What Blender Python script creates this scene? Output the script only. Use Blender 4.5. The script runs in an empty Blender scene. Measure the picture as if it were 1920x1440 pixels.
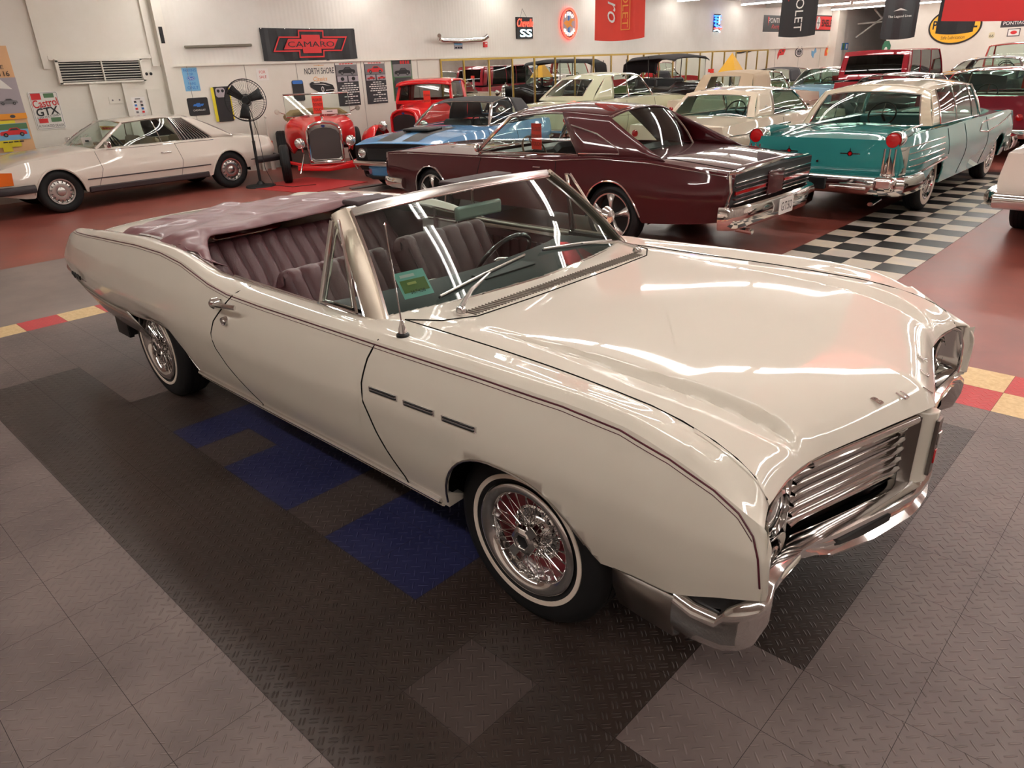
import bpy, bmesh, math, random
import numpy as np
from mathutils import Vector, Matrix
from mathutils.bvhtree import BVHTree
PI = math.pi
R = math.radians
random.seed(4)
SC = bpy.context.scene
COL = SC.collection

# ---------------------------------------------------------------- materials
def new_mat(name):
    m = bpy.data.materials.new(name); m.use_nodes = True
    return m, m.node_tree, m.node_tree.nodes['Principled BSDF']
def srgb(r, g, b):
    f = lambda c: c/12.92 if c <= .04045 else ((c+.055)/1.055)**2.4
    return (f(r/255), f(g/255), f(b/255), 1)
MATS = {}
def mat(name, col=(200, 200, 200), rough=.5, metal=0, coat=0, spec=.5, emit=None, es=1, coat_rough=.03):
    if name in MATS: return MATS[name]
    m, nt, b = new_mat(name)
    c = srgb(*col)
    b.inputs['Base Color'].default_value = c
    b.inputs['Roughness'].default_value = rough
    b.inputs['Metallic'].default_value = metal
    b.inputs['Specular IOR Level'].default_value = spec
    b.inputs['Coat Weight'].default_value = coat
    b.inputs['Coat Roughness'].default_value = coat_rough
    if emit:
        b.inputs['Emission Color'].default_value = srgb(*emit)
        b.inputs['Emission Strength'].default_value = es
    # slight procedural tone variation
    if emit is None and metal < .5:
        tc = nt.nodes.new('ShaderNodeTexCoord'); n = nt.nodes.new('ShaderNodeTexNoise')
        n.inputs['Scale'].default_value = 3.0; n.inputs['Detail'].default_value = 2
        mx = nt.nodes.new('ShaderNodeMix'); mx.data_type = 'RGBA'
        mx.inputs[6].default_value = tuple(v*.955 for v in c[:3])+(1,)
        mx.inputs[7].default_value = tuple(min(1, v*1.03) for v in c[:3])+(1,)
        nt.links.new(tc.outputs['Object'], n.inputs['Vector']); nt.links.new(n.outputs['Fac'], mx.inputs[0])
        nt.links.new(mx.outputs[2], b.inputs['Base Color'])
    MATS[name] = m
    return m
def paint(name, col, rough=.35): return mat(name, col, rough=.55, coat=1, spec=.15)
def glass_mat(name, tint=(235, 245, 240), dark=1.0, gl=-.04):
    if name in MATS: return MATS[name]
    m = bpy.data.materials.new(name); m.use_nodes = True; nt = m.node_tree; nt.nodes.clear()
    o = nt.nodes.new('ShaderNodeOutputMaterial'); mx = nt.nodes.new('ShaderNodeMixShader')
    t = nt.nodes.new('ShaderNodeBsdfTransparent'); g = nt.nodes.new('ShaderNodeBsdfGlossy'); f = nt.nodes.new('ShaderNodeFresnel')
    c = srgb(*tint); t.inputs['Color'].default_value = (c[0]*dark, c[1]*dark, c[2]*dark, 1)
    g.inputs['Roughness'].default_value = 0.01; ge = nt.nodes.new('ShaderNodeNewGeometry'); mm = nt.nodes.new('ShaderNodeMath'); mm.operation = 'MULTIPLY_ADD'; ior = 1.5+gl; mm.inputs[1].default_value = 1/ior-ior; mm.inputs[2].default_value = ior; nt.links.new(ge.outputs['Backfacing'], mm.inputs[0]); nt.links.new(mm.outputs[0], f.inputs['IOR'])
    nt.links.new(f.outputs[0], mx.inputs[0]); nt.links.new(t.outputs[0], mx.inputs[1]); nt.links.new(g.outputs[0], mx.inputs[2])
    nt.links.new(mx.outputs[0], o.inputs[0]); MATS[name] = m
    return m
def leather(name, col, sc=60, rough=.42, bump=.25):
    if name in MATS: return MATS[name]
    m = mat(name, col, rough=rough, coat=.15, coat_rough=.3); nt = m.node_tree; b = nt.nodes['Principled BSDF']
    n = nt.nodes.new('ShaderNodeTexVoronoi'); n.inputs['Scale'].default_value = sc*3
    tc = nt.nodes.new('ShaderNodeTexCoord'); bp = nt.nodes.new('ShaderNodeBump'); bp.inputs['Strength'].default_value = bump; bp.inputs['Distance'].default_value = .002
    nt.links.new(tc.outputs['Object'], n.inputs['Vector']); nt.links.new(n.outputs['Distance'], bp.inputs['Height']); nt.links.new(bp.outputs[0], b.inputs['Normal'])
    return m
CHROME = mat('chrome', (225, 222, 220), rough=.07, metal=1)
CHROME_S = mat('satin_chrome', (190, 186, 182), rough=.25, metal=1)
STEEL = mat('brushed_steel', (120, 112, 106), rough=.32, metal=1)
RUBBER = mat('tyre_rubber', (24, 23, 24), rough=.62, spec=.3)
BLACK = mat('black_trim', (14, 14, 15), rough=.5)
DARK = mat('dark_underbody', (9, 8, 8), rough=.9, spec=.1)
WHITEWALL = mat('whitewall', (226, 210, 196), rough=.5)
GLASS = glass_mat('clear_glass')
TINT = glass_mat('green_tinted_glass', (200, 225, 215), .85)
SMOKE = glass_mat('smoked_glass', (60, 60, 62), .6)
REDLENS = mat('red_lens', (170, 12, 16), rough=.15, coat=1)
AMBER = mat('amber_lens', (235, 110, 20), rough=.15, coat=1)
HEADGLASS = mat('headlamp_glass', (214, 214, 210), rough=.08, metal=.75, coat=1)
REDPAPER = mat('red_paper', (226, 52, 34), rough=.7)
WHITEPAPER = mat('white_paper', (238, 234, 230), rough=.7)

# ---------------------------------------------------------------- objects
def link(o, parent=None):
    COL.objects.link(o)
    if parent is not None: o.parent = parent
    return o
def tag(o, label, cat, group=None):
    o['label'] = label; o['category'] = cat
    if group: o['group'] = group
    return o
def thing(name, label, cat, loc=(0, 0, 0), rz=0, group=None, rot=None):
    o = bpy.data.objects.new(name, None); o.empty_display_size = .2
    link(o); o.location = loc; o.rotation_euler = rot or (0, 0, rz)
    return tag(o, label, cat, group)
class MB:
    """collects shapes into one mesh"""
    def __init__(s): s.v = []; s.f = []; s.m = []; s.mats = []
    def mi(s, m):
        if m not in s.mats: s.mats.append(m)
        return s.mats.index(m)
    def add(s, vs, fs, m):
        k = len(s.v); i = s.mi(m)
        s.v += [tuple(v) for v in vs]
        for f in fs: s.f.append([k+j for j in f]); s.m.append(i)
        return s
    def box(s, c, d, m, rot=None):
        x, y, z = d[0]/2, d[1]/2, d[2]/2
        vs = [Vector((a*x, b*y, e*z)) for a in (-1, 1) for b in (-1, 1) for e in (-1, 1)]
        if rot is not None: vs = [rot @ v for v in vs]
        vs = [v+Vector(c) for v in vs]
        return s.add(vs, [(0, 1, 3, 2), (4, 6, 7, 5), (0, 4, 5, 1), (2, 3, 7, 6), (0, 2, 6, 4), (1, 5, 7, 3)], m)
    def grid(s, rows, m, closed_u=False, closed_v=False):
        n = len(rows); k = len(rows[0]); vs = [p for r in rows for p in r]; fs = []
        for i in range(n if closed_u else n-1):
            for j in range(k if closed_v else k-1):
                a = i*k+j; b = i*k+(j+1) % k; c = ((i+1) % n)*k+(j+1) % k; d = ((i+1) % n)*k+j
                fs.append((a, b, c, d))
        return s.add(vs, fs, m)
    def tube(s, pts, r, m, n=8, closed=False, cap=True, flat=1.0, up=None, taper=None):
        pts = [Vector(p) for p in pts]; P = len(pts)
        if P < 2: return s
        rows = []; prev = None
        for i, p in enumerate(pts):
            if closed: t = pts[(i+1) % P]-pts[i-1]
            else: t = pts[min(i+1, P-1)]-pts[max(i-1, 0)]
            if t.length < 1e-9: t = Vector((1, 0, 0))
            t.normalize()
            u = Vector(up) if up is not None else (prev if prev is not None else (Vector((0, 0, 1)) if abs(t.z) < .9 else Vector((1, 0, 0))))
            a = u-t*u.dot(t)
            if a.length < 1e-6: a = t.orthogonal()
            a.normalize(); b = t.cross(a); prev = a
            rr = r*(taper[i] if taper else 1)
            rows.append([p+a*(rr*flat*math.cos(2*PI*k/n))+b*(rr*math.sin(2*PI*k/n)) for k in range(n)])
        s.grid(rows, m, closed_u=closed, closed_v=True)
        if cap and not closed:
            s.add(rows[0], [tuple(range(n))[::-1]], m); s.add(rows[-1], [tuple(range(n))], m)
        return s
    def lathe(s, prof, m, n=40, axis='y', c=(0, 0, 0), a0=0, a1=2*PI):
        """prof: (r, h) pairs revolved about axis through c"""
        rows = []; full = abs(a1-a0-2*PI) < 1e-6; N = n if full else n+1
        for k in range(N):
            a = a0+(a1-a0)*k/n; ca, sa = math.cos(a), math.sin(a); row = []
            for r, h in prof:
                if axis == 'y': row.append((c[0]+r*ca, c[1]+h, c[2]+r*sa))
                elif axis == 'x': row.append((c[0]+h, c[1]+r*ca, c[2]+r*sa))
                else: row.append((c[0]+r*ca, c[1]+r*sa, c[2]+h))
            rows.append(row)
        return s.grid(rows, m, closed_u=full)
    def poly(s, pts, m):
        return s.add(pts, [tuple(range(len(pts)))], m)
    def prism(s, pts, d, m):
        """closed polygon extruded by vector d"""
        n = len(pts); d = Vector(d); vs = [Vector(p) for p in pts]; vs += [v+d for v in vs]
        fs = [tuple(range(n))[::-1], tuple(range(n, 2*n))]+[(i, (i+1) % n, n+(i+1) % n, n+i) for i in range(n)]
        return s.add(vs, fs, m)
    def build(s, name, parent=None, smooth=True, ang=35, bevel=0, solid=0, sub=0, merge=0, loc=None, offset=-1, recalc=False):
        me = bpy.data.meshes.new(name); me.from_pydata(s.v, [], s.f)
        for m in s.mats: me.materials.append(m)
        me.polygons.foreach_set('material_index', s.m)
        if merge or recalc:
            bm = bmesh.new(); bm.from_mesh(me)
            if merge: bmesh.ops.remove_doubles(bm, verts=bm.verts, dist=merge)
            bm.faces.ensure_lookup_table()
            dead = [f for f in bm.faces if f.calc_area() < 1e-9]
            if dead: bmesh.ops.delete(bm, geom=dead, context='FACES')
            if recalc: bmesh.ops.recalc_face_normals(bm, faces=bm.faces)
            bm.to_mesh(me); bm.free()
        if smooth:
            me.polygons.foreach_set('use_smooth', [True]*len(me.polygons)); me.set_sharp_from_angle(angle=R(ang))
        me.update()
        o = bpy.data.objects.new(name, me); link(o, parent)
        if loc: o.location = loc
        if solid: q = o.modifiers.new('s', 'SOLIDIFY'); q.thickness = solid; q.offset = offset
        if bevel: q = o.modifiers.new('b', 'BEVEL'); q.width = bevel; q.segments = 2; q.limit_method = 'ANGLE'; q.angle_limit = R(40)
        if sub: q = o.modifiers.new('u', 'SUBSURF'); q.levels = sub; q.render_levels = sub
        return o
def struct(o): o['kind'] = 'structure'; return o
def copy_tree(o, parent=None):
    c = o.copy(); COL.objects.link(c); c.parent = parent
    for ch in list(o.children): copy_tree(ch, c)
    return c

# text as mesh data: returns verts (u,v) and faces
_TXT = {}
def text_geo(s, size=1.0, shear=0.0, width=None, bold=0.0, spacing=1.0):
    key = (s, shear, bold, spacing)
    if key not in _TXT:
        cu = bpy.data.curves.new('t', 'FONT'); cu.body = s; cu.size = 1; cu.shear = shear; cu.align_x = 'CENTER'; cu.align_y = 'CENTER'
        cu.offset = bold; cu.space_character = spacing; cu.resolution_u = 3
        ob = bpy.data.objects.new('t', cu); COL.objects.link(ob)
        dg = bpy.context.evaluated_depsgraph_get(); me = bpy.data.meshes.new_from_object(ob.evaluated_get(dg))
        vs = [(v.co.x, v.co.y) for v in me.vertices]; fs = [tuple(p.vertices) for p in me.polygons]
        bpy.data.objects.remove(ob); bpy.data.meshes.remove(me); bpy.data.curves.remove(cu)
        _TXT[key] = (vs, fs)
    vs, fs = _TXT[key]
    xs = [v[0] for v in vs] or [0]; ys = [v[1] for v in vs] or [0]
    w = max(xs)-min(xs); cx = (max(xs)+min(xs))/2; cy = (max(ys)+min(ys))/2; h = max(ys)-min(ys) or 1
    k = size/h; kx = width/w if (width and w) else k
    return [((x-cx)*kx, (y-cy)*k) for x, y in vs], fs
class Flat:
    """drawing on a plane: o origin, u right, v up; n outward"""
    def __init__(s, o, u, v):
        s.o = Vector(o); s.u = Vector(u).normalized(); s.v = Vector(v).normalized(); s.n = s.u.cross(s.v); s.mb = MB(); s.k = 0
    def P(s, a, b, d): return s.o+s.u*a+s.v*b+s.n*d
    def nd(s): s.k += 1; return .0015*s.k
    def slab(s, w, h, m, t=.012, cx=0, cy=0, r=0):
        pts = s.rr(cx, cy, w, h, r)
        s.mb.prism([s.P(a, b, 0) for a, b in pts], s.n*t, m); s.base = t; s.k = 0
    def rr(s, cx, cy, w, h, r):
        if r <= 0: return [(cx-w/2, cy-h/2), (cx+w/2, cy-h/2), (cx+w/2, cy+h/2), (cx-w/2, cy+h/2)]
        out = []
        for (x, y, a) in ((cx+w/2-r, cy-h/2+r, -90), (cx+w/2-r, cy+h/2-r, 0), (cx-w/2+r, cy+h/2-r, 90), (cx-w/2+r, cy-h/2+r, 180)):
            for k in range(5): out.append((x+r*math.cos(R(a+k*22.5)), y+r*math.sin(R(a+k*22.5))))
        return out
    base = 0
    def poly(s, pts, m, rot=0):
        d = s.base+s.nd(); s.mb.poly([s.P(a, b, d) for a, b in pts], m); return s
    def rect(s, cx, cy, w, h, m, r=0): return s.poly(s.rr(cx, cy, w, h, r), m)
    def disc(s, cx, cy, rx, ry, m, n=28): return s.poly([(cx+rx*math.cos(2*PI*k/n), cy+ry*math.sin(2*PI*k/n)) for k in range(n)], m)
    def ring(s, pts, t, m):
        """outline strip of a closed polygon (scaled inwards about centroid by absolute t)"""
        d = s.base+s.nd(); n = len(pts)
        cx = sum(p[0] for p in pts)/n; cy = sum(p[1] for p in pts)/n; inn = []
        for i in range(n):
            p0 = Vector(pts[i-1]); p1 = Vector(pts[i]); p2 = Vector(pts[(i+1) % n])
            e1 = (p1-p0).normalized(); e2 = (p2-p1).normalized()
            n1 = Vector((-e1.y, e1.x)); n2 = Vector((-e2.y, e2.x)); b = (n1+n2)
            if b.length < 1e-6: b = n1
            b.normalize(); q = p1+b*(t/max(.4, b.dot(n1))); inn.append((q.x, q.y))
        s.mb.grid([[s.P(*p, d) for p in pts], [s.P(*p, d) for p in inn]], m, closed_v=True); return s
    def text(s, str_, cx, cy, size, m, rot=0, d=None, **k):
        vs, fs = text_geo(str_, size, **k); dd = s.base+s.nd(); c, q = math.cos(rot), math.sin(rot)
        s.mb.add([s.P(cx+x*c-y*q, cy+x*q+y*c, dd) for x, y in vs], fs, m); return s
    def lines(s, cx, cy, ws, dy, h, m):
        for k, w in enumerate(ws):
            n = max(1, int(w/.07)); x = cx-w/2
            for q in range(n): s.rect(x+w/n*(q+.5), cy-dy*k, w/n*.82, h, m)
        return s
    def done(s, name, label=None, cat=None, parent=None, group=None):
        o = s.mb.build(name, parent, smooth=False)
        if label: tag(o, label, cat, group)
        return o

# ---------------------------------------------------------------- interpolation
def pch(tab):
    """smooth monotone interpolation through (x, value) pairs"""
    tab = sorted(tab); X = np.array([t[0] for t in tab], float); Y = np.array([t[1] for t in tab], float)
    if len(X) == 1: return lambda x: float(Y[0])
    h = np.diff(X); d = np.diff(Y)/h; m = np.zeros(len(X)); m[0] = d[0]; m[-1] = d[-1]
    for i in range(1, len(X)-1):
        if d[i-1]*d[i] > 0:
            w1 = 2*h[i]+h[i-1]; w2 = h[i]+2*h[i-1]; m[i] = (w1+w2)/(w1/d[i-1]+w2/d[i])
    def f(x):
        if x <= X[0]: return float(Y[0])
        if x >= X[-1]: return float(Y[-1])
        i = int(np.searchsorted(X, x)-1); i = max(0, min(i, len(h)-1)); t = (x-X[i])/h[i]
        return float((2*t**3-3*t**2+1)*Y[i]+(t**3-2*t**2+t)*h[i]*m[i]+(-2*t**3+3*t**2)*Y[i+1]+(t**3-t**2)*h[i]*m[i+1])
    return f
def curve(pts, sharp=(), n=4, closed=False):
    """Catmull-Rom through points of any dimension, broken at sharp indices"""
    P = [np.array(p, float) for p in pts]; out = []; K = len(P)
    def tan(i, side):
        if i in sharp or i == 0 or i == K-1:
            return (P[i+1]-P[i]) if (side > 0 and i < K-1) else (P[i]-P[i-1])
        return (P[i+1]-P[i-1])/2
    for i in range(K-1):
        a, b = P[i], P[i+1]; L = np.linalg.norm(b-a)
        ta = tan(i, 1); tb = tan(i+1, -1)
        la, lb = np.linalg.norm(ta), np.linalg.norm(tb)
        if la > 1e-9: ta = ta*min(1, L/la)
        if lb > 1e-9: tb = tb*min(1, L/lb)
        for k in range(n):
            t = k/n; out.append((2*t**3-3*t**2+1)*a+(t**3-2*t**2+t)*ta+(-2*t**3+3*t**2)*b+(t**3-t**2)*tb)
    out.append(P[-1])
    return out
def bvh_of(o):
    me = o.data; return BVHTree.FromPolygons([v.co for v in me.vertices], [tuple(p.vertices) for p in me.polygons])
def on_side(bvh, pts, side=-1, off=.002, sub=.05):
    """project an (x,z) polyline on the body flank; side -1 = local -y flank"""
    out = []
    for i in range(len(pts)-1):
        a = Vector(pts[i]); b = Vector(pts[i+1]); k = max(1, int((b-a).length/sub))
        for j in range(k+(i == len(pts)-2)):
            p = a+(b-a)*(j/k); h = bvh.ray_cast(Vector((p.x, side*3, p.y)), Vector((0, -side, 0)))
            if h[0] is not None: out.append(h[0]+Vector((0, side*off, 0)))
    return out
def on_top(bvh, pts, off=.002, sub=.05):
    out = []
    for i in range(len(pts)-1):
        a = Vector(pts[i]); b = Vector(pts[i+1]); k = max(1, int((b-a).length/sub))
        for j in range(k+(i == len(pts)-2)):
            p = a+(b-a)*(j/k); h = bvh.ray_cast(Vector((p.x, p.y, 3)), Vector((0, 0, -1)))
            if h[0] is not None: out.append(h[0]+Vector((0, 0, off)))
    return out
def patch(body, poly, plane, name, parent, off=.0015, sel=None, mt=None):
    """copy of the body skin inside a convex polygon: plane 'xz-' / 'xz+' (flanks) or 'xy' (top)"""
    bm = bmesh.new(); bm.from_mesh(body.data)
    n = len(poly); cx = sum(p[0] for p in poly)/n; cy = sum(p[1] for p in poly)/n
    def P3(p): return Vector((p[0], 0, p[1])) if plane[:2] == 'xz' else Vector((p[0], p[1], 0))
    if plane == 'xz-': kill = [f for f in bm.faces if f.calc_center_median().y > -.3]
    elif plane == 'xz+': kill = [f for f in bm.faces if f.calc_center_median().y < .3]
    else: kill = [f for f in bm.faces if abs(f.normal.z) < .05]
    if sel: kill += [f for f in bm.faces if f not in kill and not sel(f.calc_center_median(), f.normal)]
    bmesh.ops.delete(bm, geom=list(set(kill)), context='FACES')
    c = P3((cx, cy))
    for i in range(n):
        a = P3(poly[i]); b = P3(poly[(i+1) % n]); ax = Vector((0, 1, 0)) if plane[:2] == 'xz' else Vector((0, 0, 1))
        no = (b-a).cross(ax)
        if no.dot(c-a) > 0: no = -no
        g = bm.verts[:]+bm.edges[:]+bm.faces[:]
        bmesh.ops.bisect_plane(bm, geom=g, plane_co=a, plane_no=no, clear_outer=True, dist=1e-5)
    bm.normal_update()
    for v in bm.verts:
        d = v.normal
        if plane == 'xz-' and d.y > 0: d = -d
        if plane == 'xz+' and d.y < 0: d = -d
        if plane == 'xy' and d.z < 0: d = -d
        v.co += d*off
    me = bpy.data.meshes.new(name); bm.to_mesh(me); bm.free()
    for m in body.data.materials: me.materials.append(mt or m)
    me.polygons.foreach_set('use_smooth', [True]*len(me.polygons)); me.set_sharp_from_angle(angle=R(35))
    o = bpy.data.objects.new(name, me); link(o, parent)
    return o

# ---------------------------------------------------------------- car parts
def loft_body(name, xs, prof, mats, parent, arches=(), skip=None, matf=None, side_n=99, thick=.012, rev=False):
    """prof(x) -> list of (x,y,z) half profile, bottom-outer to centre top. arches: (xc,half,top,exp)."""
    rows = []
    for x in xs:
        h = [np.array(p) for p in prof(x)]
        az = 0
        for (xc, a, top, e) in arches:
            d = abs((h[0][0]-xc)/a)
            if d < 1: az = max(az, top*(1-d**e)**(1/e))
        if az > h[0][2]:
            k = 0
            while k < len(h)-1 and h[k+1][2] < az and k < side_n: k += 1
            a, b = h[k], h[k+1]; t = (az-a[2])/max(1e-6, b[2]-a[2]); q = a+(b-a)*max(0, min(1, t))
            for j in range(k+1): h[j] = q.copy()
        rows.append([(p[0], -p[1], p[2]) for p in h]+[(p[0], p[1], p[2]) for p in h[::-1][1:]])
    K = len(rows[0]); mb = MB(); vs = [p for r in rows for p in r]; H = K//2
    base = len(mb.v); mb.v += vs
    for i in range(len(rows)-1):
        for j in range(K-1):
            q = [i*K+j, (i+1)*K+j, (i+1)*K+j+1, i*K+j+1]
            c = sum((Vector(vs[t]) for t in q), Vector())/4; jj = j if j < H else K-2-j
            if skip and skip(c, jj): continue
            mb.f.append(q); mb.m.append(mb.mi(matf(c, jj) if matf else mats))
    o = mb.build(name, parent, merge=.0004, ang=28)
    if thick: q = o.modifiers.new('s', 'SOLIDIFY'); q.thickness = thick; q.offset = -1 if not rev else 1
    return o
def stations(a, b, arches=(), extra=(), step=.08):
    xs = set(np.round(np.arange(a, b+1e-6, step), 4)); xs |= {a, b}; xs |= set(extra)
    for (xc, h, t, e) in arches:
        for k in range(0, 25):
            u = math.cos(PI*k/24); xs.add(round(xc+h*u, 4))
        xs |= {round(xc-h*1.0005, 4), round(xc+h*1.0005, 4), round(xc-h*.9995, 4), round(xc+h*.9995, 4)}
    return sorted(x for x in xs if a-1e-6 <= x <= b+1e-6)
def lin(a, b, t): return tuple(a[i]+(b[i]-a[i])*t for i in range(len(a)))
EXPOSURE = -.08
XW, YF, ZC = -13.6, 37.0, 3.80
def n_(nt, t, **k):
    n = nt.nodes.new(t)
    for a, b in k.items(): setattr(n, a, b)
    return n
def m_(nt, op, a, b=None, c=None):
    n = nt.nodes.new('ShaderNodeMath'); n.operation = op
    for i, v in enumerate((a, b, c)):
        if v is None: continue
        if isinstance(v, (int, float)): n.inputs[i].default_value = v
        else: nt.links.new(v, n.inputs[i])
    return n.outputs[0]
def tread_mat(name, col, double, col2=None, period=.040, rough=.5):
    """moulded diamond tread: dashes on a diagonal basket lattice"""
    m, nt, b = new_mat(name); L = nt.links
    geo = n_(nt, 'ShaderNodeNewGeometry'); sp = n_(nt, 'ShaderNodeSeparateXYZ'); L.new(geo.outputs['Position'], sp.inputs[0])
    X, Y = sp.outputs[0], sp.outputs[1]; k = .70711/period
    if double:
        X1 = m_(nt, 'MULTIPLY', m_(nt, 'ADD', X, Y), k*1.05); Y1 = m_(nt, 'MULTIPLY', m_(nt, 'SUBTRACT', Y, X), k*1.05)
    else:
        X1 = m_(nt, 'MULTIPLY', m_(nt, 'ADD', X, Y), k); Y1 = m_(nt, 'MULTIPLY', m_(nt, 'SUBTRACT', Y, X), k)
    fx_ = m_(nt, 'FLOOR', X1); fy_ = m_(nt, 'FLOOR', Y1)
    lx = m_(nt, 'SUBTRACT', m_(nt, 'FRACT', X1), .5); ly = m_(nt, 'SUBTRACT', m_(nt, 'FRACT', Y1), .5)
    par = m_(nt, 'MODULO', m_(nt, 'ABSOLUTE', m_(nt, 'ADD', fx_, fy_)), 2.0)
    inv = m_(nt, 'SUBTRACT', 1.0, par)
    a = m_(nt, 'ADD', m_(nt, 'MULTIPLY', lx, par), m_(nt, 'MULTIPLY', ly, inv))
    c = m_(nt, 'ADD', m_(nt, 'MULTIPLY', ly, par), m_(nt, 'MULTIPLY', lx, inv))
    if double:
        c = m_(nt, 'SUBTRACT', m_(nt, 'ABSOLUTE', m_(nt, 'ADD', c, m_(nt, 'MULTIPLY', m_(nt, 'MULTIPLY', a, a), .0))), .17)
        wa, wc = .40, .085
    else: wa, wc = .60, .095
    d = m_(nt, 'ADD', m_(nt, 'POWER', m_(nt, 'ABSOLUTE', m_(nt, 'DIVIDE', a, wa)), 2.0), m_(nt, 'POWER', m_(nt, 'ABSOLUTE', m_(nt, 'DIVIDE', c, wc)), 2.0))
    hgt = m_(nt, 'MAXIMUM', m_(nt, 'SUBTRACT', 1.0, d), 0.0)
    bp = n_(nt, 'ShaderNodeBump'); bp.inputs['Strength'].default_value = 1.0; bp.inputs['Distance'].default_value = .0045 if not double else .006
    L.new(m_(nt, 'POWER', hgt, .5), bp.inputs['Height']); L.new(bp.outputs[0], b.inputs['Normal'])
    no = n_(nt, 'ShaderNodeTexNoise'); no.inputs['Scale'].default_value = 1.6; no.inputs['Detail'].default_value = 6; no.inputs['Roughness'].default_value = .65
    L.new(geo.outputs['Position'], no.inputs['Vector'])
    mx = n_(nt, 'ShaderNodeMix', data_type='RGBA'); c1 = srgb(*col); c2 = srgb(*(col2 or [min(255, v*1.22) for v in col]))
    mx.inputs[6].default_value = c1; mx.inputs[7].default_value = c2
    cr = n_(nt, 'ShaderNodeMapRange'); cr.inputs[1].default_value = .35; cr.inputs[2].default_value = .68; L.new(no.outputs['Fac'], cr.inputs[0]); L.new(cr.outputs[0], mx.inputs[0])
    hl_mix = n_(nt, 'ShaderNodeMix', data_type='RGBA'); L.new(m_(nt, 'MULTIPLY', m_(nt, 'POWER', hgt, .5), .32), hl_mix.inputs[0]); L.new(mx.outputs[2], hl_mix.inputs[6]); hl_mix.inputs[7].default_value = srgb(*[min(255, v*1.5) for v in col]); L.new(hl_mix.outputs[2], b.inputs['Base Color'])  # raised dashes painted lighter: a highlight put into the base colour
    rr = n_(nt, 'ShaderNodeMapRange'); rr.inputs[3].default_value = rough-.06; rr.inputs[4].default_value = rough+.1; L.new(no.outputs['Fac'], rr.inputs[0]); L.new(rr.outputs[0], b.inputs['Roughness'])
    return m
def blotch(name, c1, c2, scale=1.2, rough=.35, r2=None, bump=0, detail=7, lo=.35, hi=.65):
    m, nt, b = new_mat(name); L = nt.links
    geo = n_(nt, 'ShaderNodeNewGeometry'); no = n_(nt, 'ShaderNodeTexNoise'); no.inputs['Scale'].default_value = scale; no.inputs['Detail'].default_value = detail; no.inputs['Roughness'].default_value = .65
    L.new(geo.outputs['Position'], no.inputs['Vector']); cr = n_(nt, 'ShaderNodeMapRange'); cr.inputs[1].default_value = lo; cr.inputs[2].default_value = hi; L.new(no.outputs['Fac'], cr.inputs[0])
    mx = n_(nt, 'ShaderNodeMix', data_type='RGBA'); mx.inputs[6].default_value = srgb(*c1); mx.inputs[7].default_value = srgb(*c2); L.new(cr.outputs[0], mx.inputs[0]); L.new(mx.outputs[2], b.inputs['Base Color'])
    rr = n_(nt, 'ShaderNodeMapRange'); rr.inputs[3].default_value = rough; rr.inputs[4].default_value = r2 or rough+.15; L.new(no.outputs['Fac'], rr.inputs[0]); L.new(rr.outputs[0], b.inputs['Roughness'])
    if bump:
        bp = n_(nt, 'ShaderNodeBump'); bp.inputs['Distance'].default_value = bump; L.new(no.outputs['Fac'], bp.inputs['Height']); L.new(bp.outputs[0], b.inputs['Normal'])
    return m
WALL = blotch('white_wall_panel', (226, 220, 208), (233, 228, 218), scale=.9, rough=.55)
WALL_U = blotch('ribbed_white_wall', (222, 217, 208), (232, 228, 221), scale=.7, rough=.5)
def _rib():
    nt = WALL_U.node_tree; b = nt.nodes['Principled BSDF']; g = n_(nt, 'ShaderNodeNewGeometry'); s = n_(nt, 'ShaderNodeSeparateXYZ'); nt.links.new(g.outputs['Position'], s.inputs[0])
    w = m_(nt, 'SINE', m_(nt, 'MULTIPLY', s.outputs[1], 2*PI/.10)); bp = n_(nt, 'ShaderNodeBump'); bp.inputs['Distance'].default_value = .003; bp.inputs['Strength'].default_value = .3
    nt.links.new(w, bp.inputs['Height']); nt.links.new(bp.outputs[0], b.inputs['Normal'])
_rib()
CEIL = blotch('ceiling_white', (205, 200, 192), (220, 215, 208), scale=.6, rough=.8)
RED_FLOOR = blotch('red_epoxy_floor', (116, 55, 47), (156, 86, 75), scale=1.1, rough=.26, r2=.5, lo=.3, hi=.7)
GREY_FLOOR = blotch('grey_concrete', (112, 100, 96), (138, 124, 118), scale=1.5, rough=.35)
# ---- shell
def plane(name, pts, m, kind='structure', t=.1, n=(0, 0, -1)):
    mb = MB(); mb.prism(pts, Vector(n)*t, m); o = mb.build(name, smooth=False, recalc=True)
    if kind: o['kind'] = kind
    return o
plane('floor', [(XW, -9, 0), (9, -9, 0), (9, YF+8, 0), (XW, YF+8, 0)], RED_FLOOR, n=(0, 0, -1))
plane('ceiling', [(XW, -9, ZC), (9, -9, ZC), (9, YF+8, ZC), (XW, YF+8, ZC)], CEIL, n=(0, 0, 1))
mb = MB(); ZT = 2.10
mb.box((XW-.1, (YF+8-9)/2, ZT/2), (.2, YF+17, ZT), WALL); mb.box((XW-.1, -2.525, (ZT+ZC)/2), (.2, 12.95, ZC-ZT), WALL); mb.box((XW-.1, (YF+8+3.95)/2, (ZT+ZC)/2), (.2, YF+8-3.95, ZC-ZT), WALL_U)
struct(mb.build('wall_left', smooth=False))
plane('wall_right', [(9, -9, 0), (9, YF+8, 0), (9, YF+8, ZC), (9, -9, ZC)], blotch('wall_right_panel', (140, 130, 124), (176, 166, 158), scale=.5, rough=.6), n=(1, 0, 0))
plane('wall_near', [(XW, -9, 0), (9, -9, 0), (9, -9, ZC), (XW, -9, ZC)], WALL, n=(0, -1, 0))
plane('wall_far', [(-11.35, YF, 0), (9, YF, 0), (9, YF, ZC), (-11.35, YF, ZC)], WALL, n=(0, 1, 0))
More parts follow.
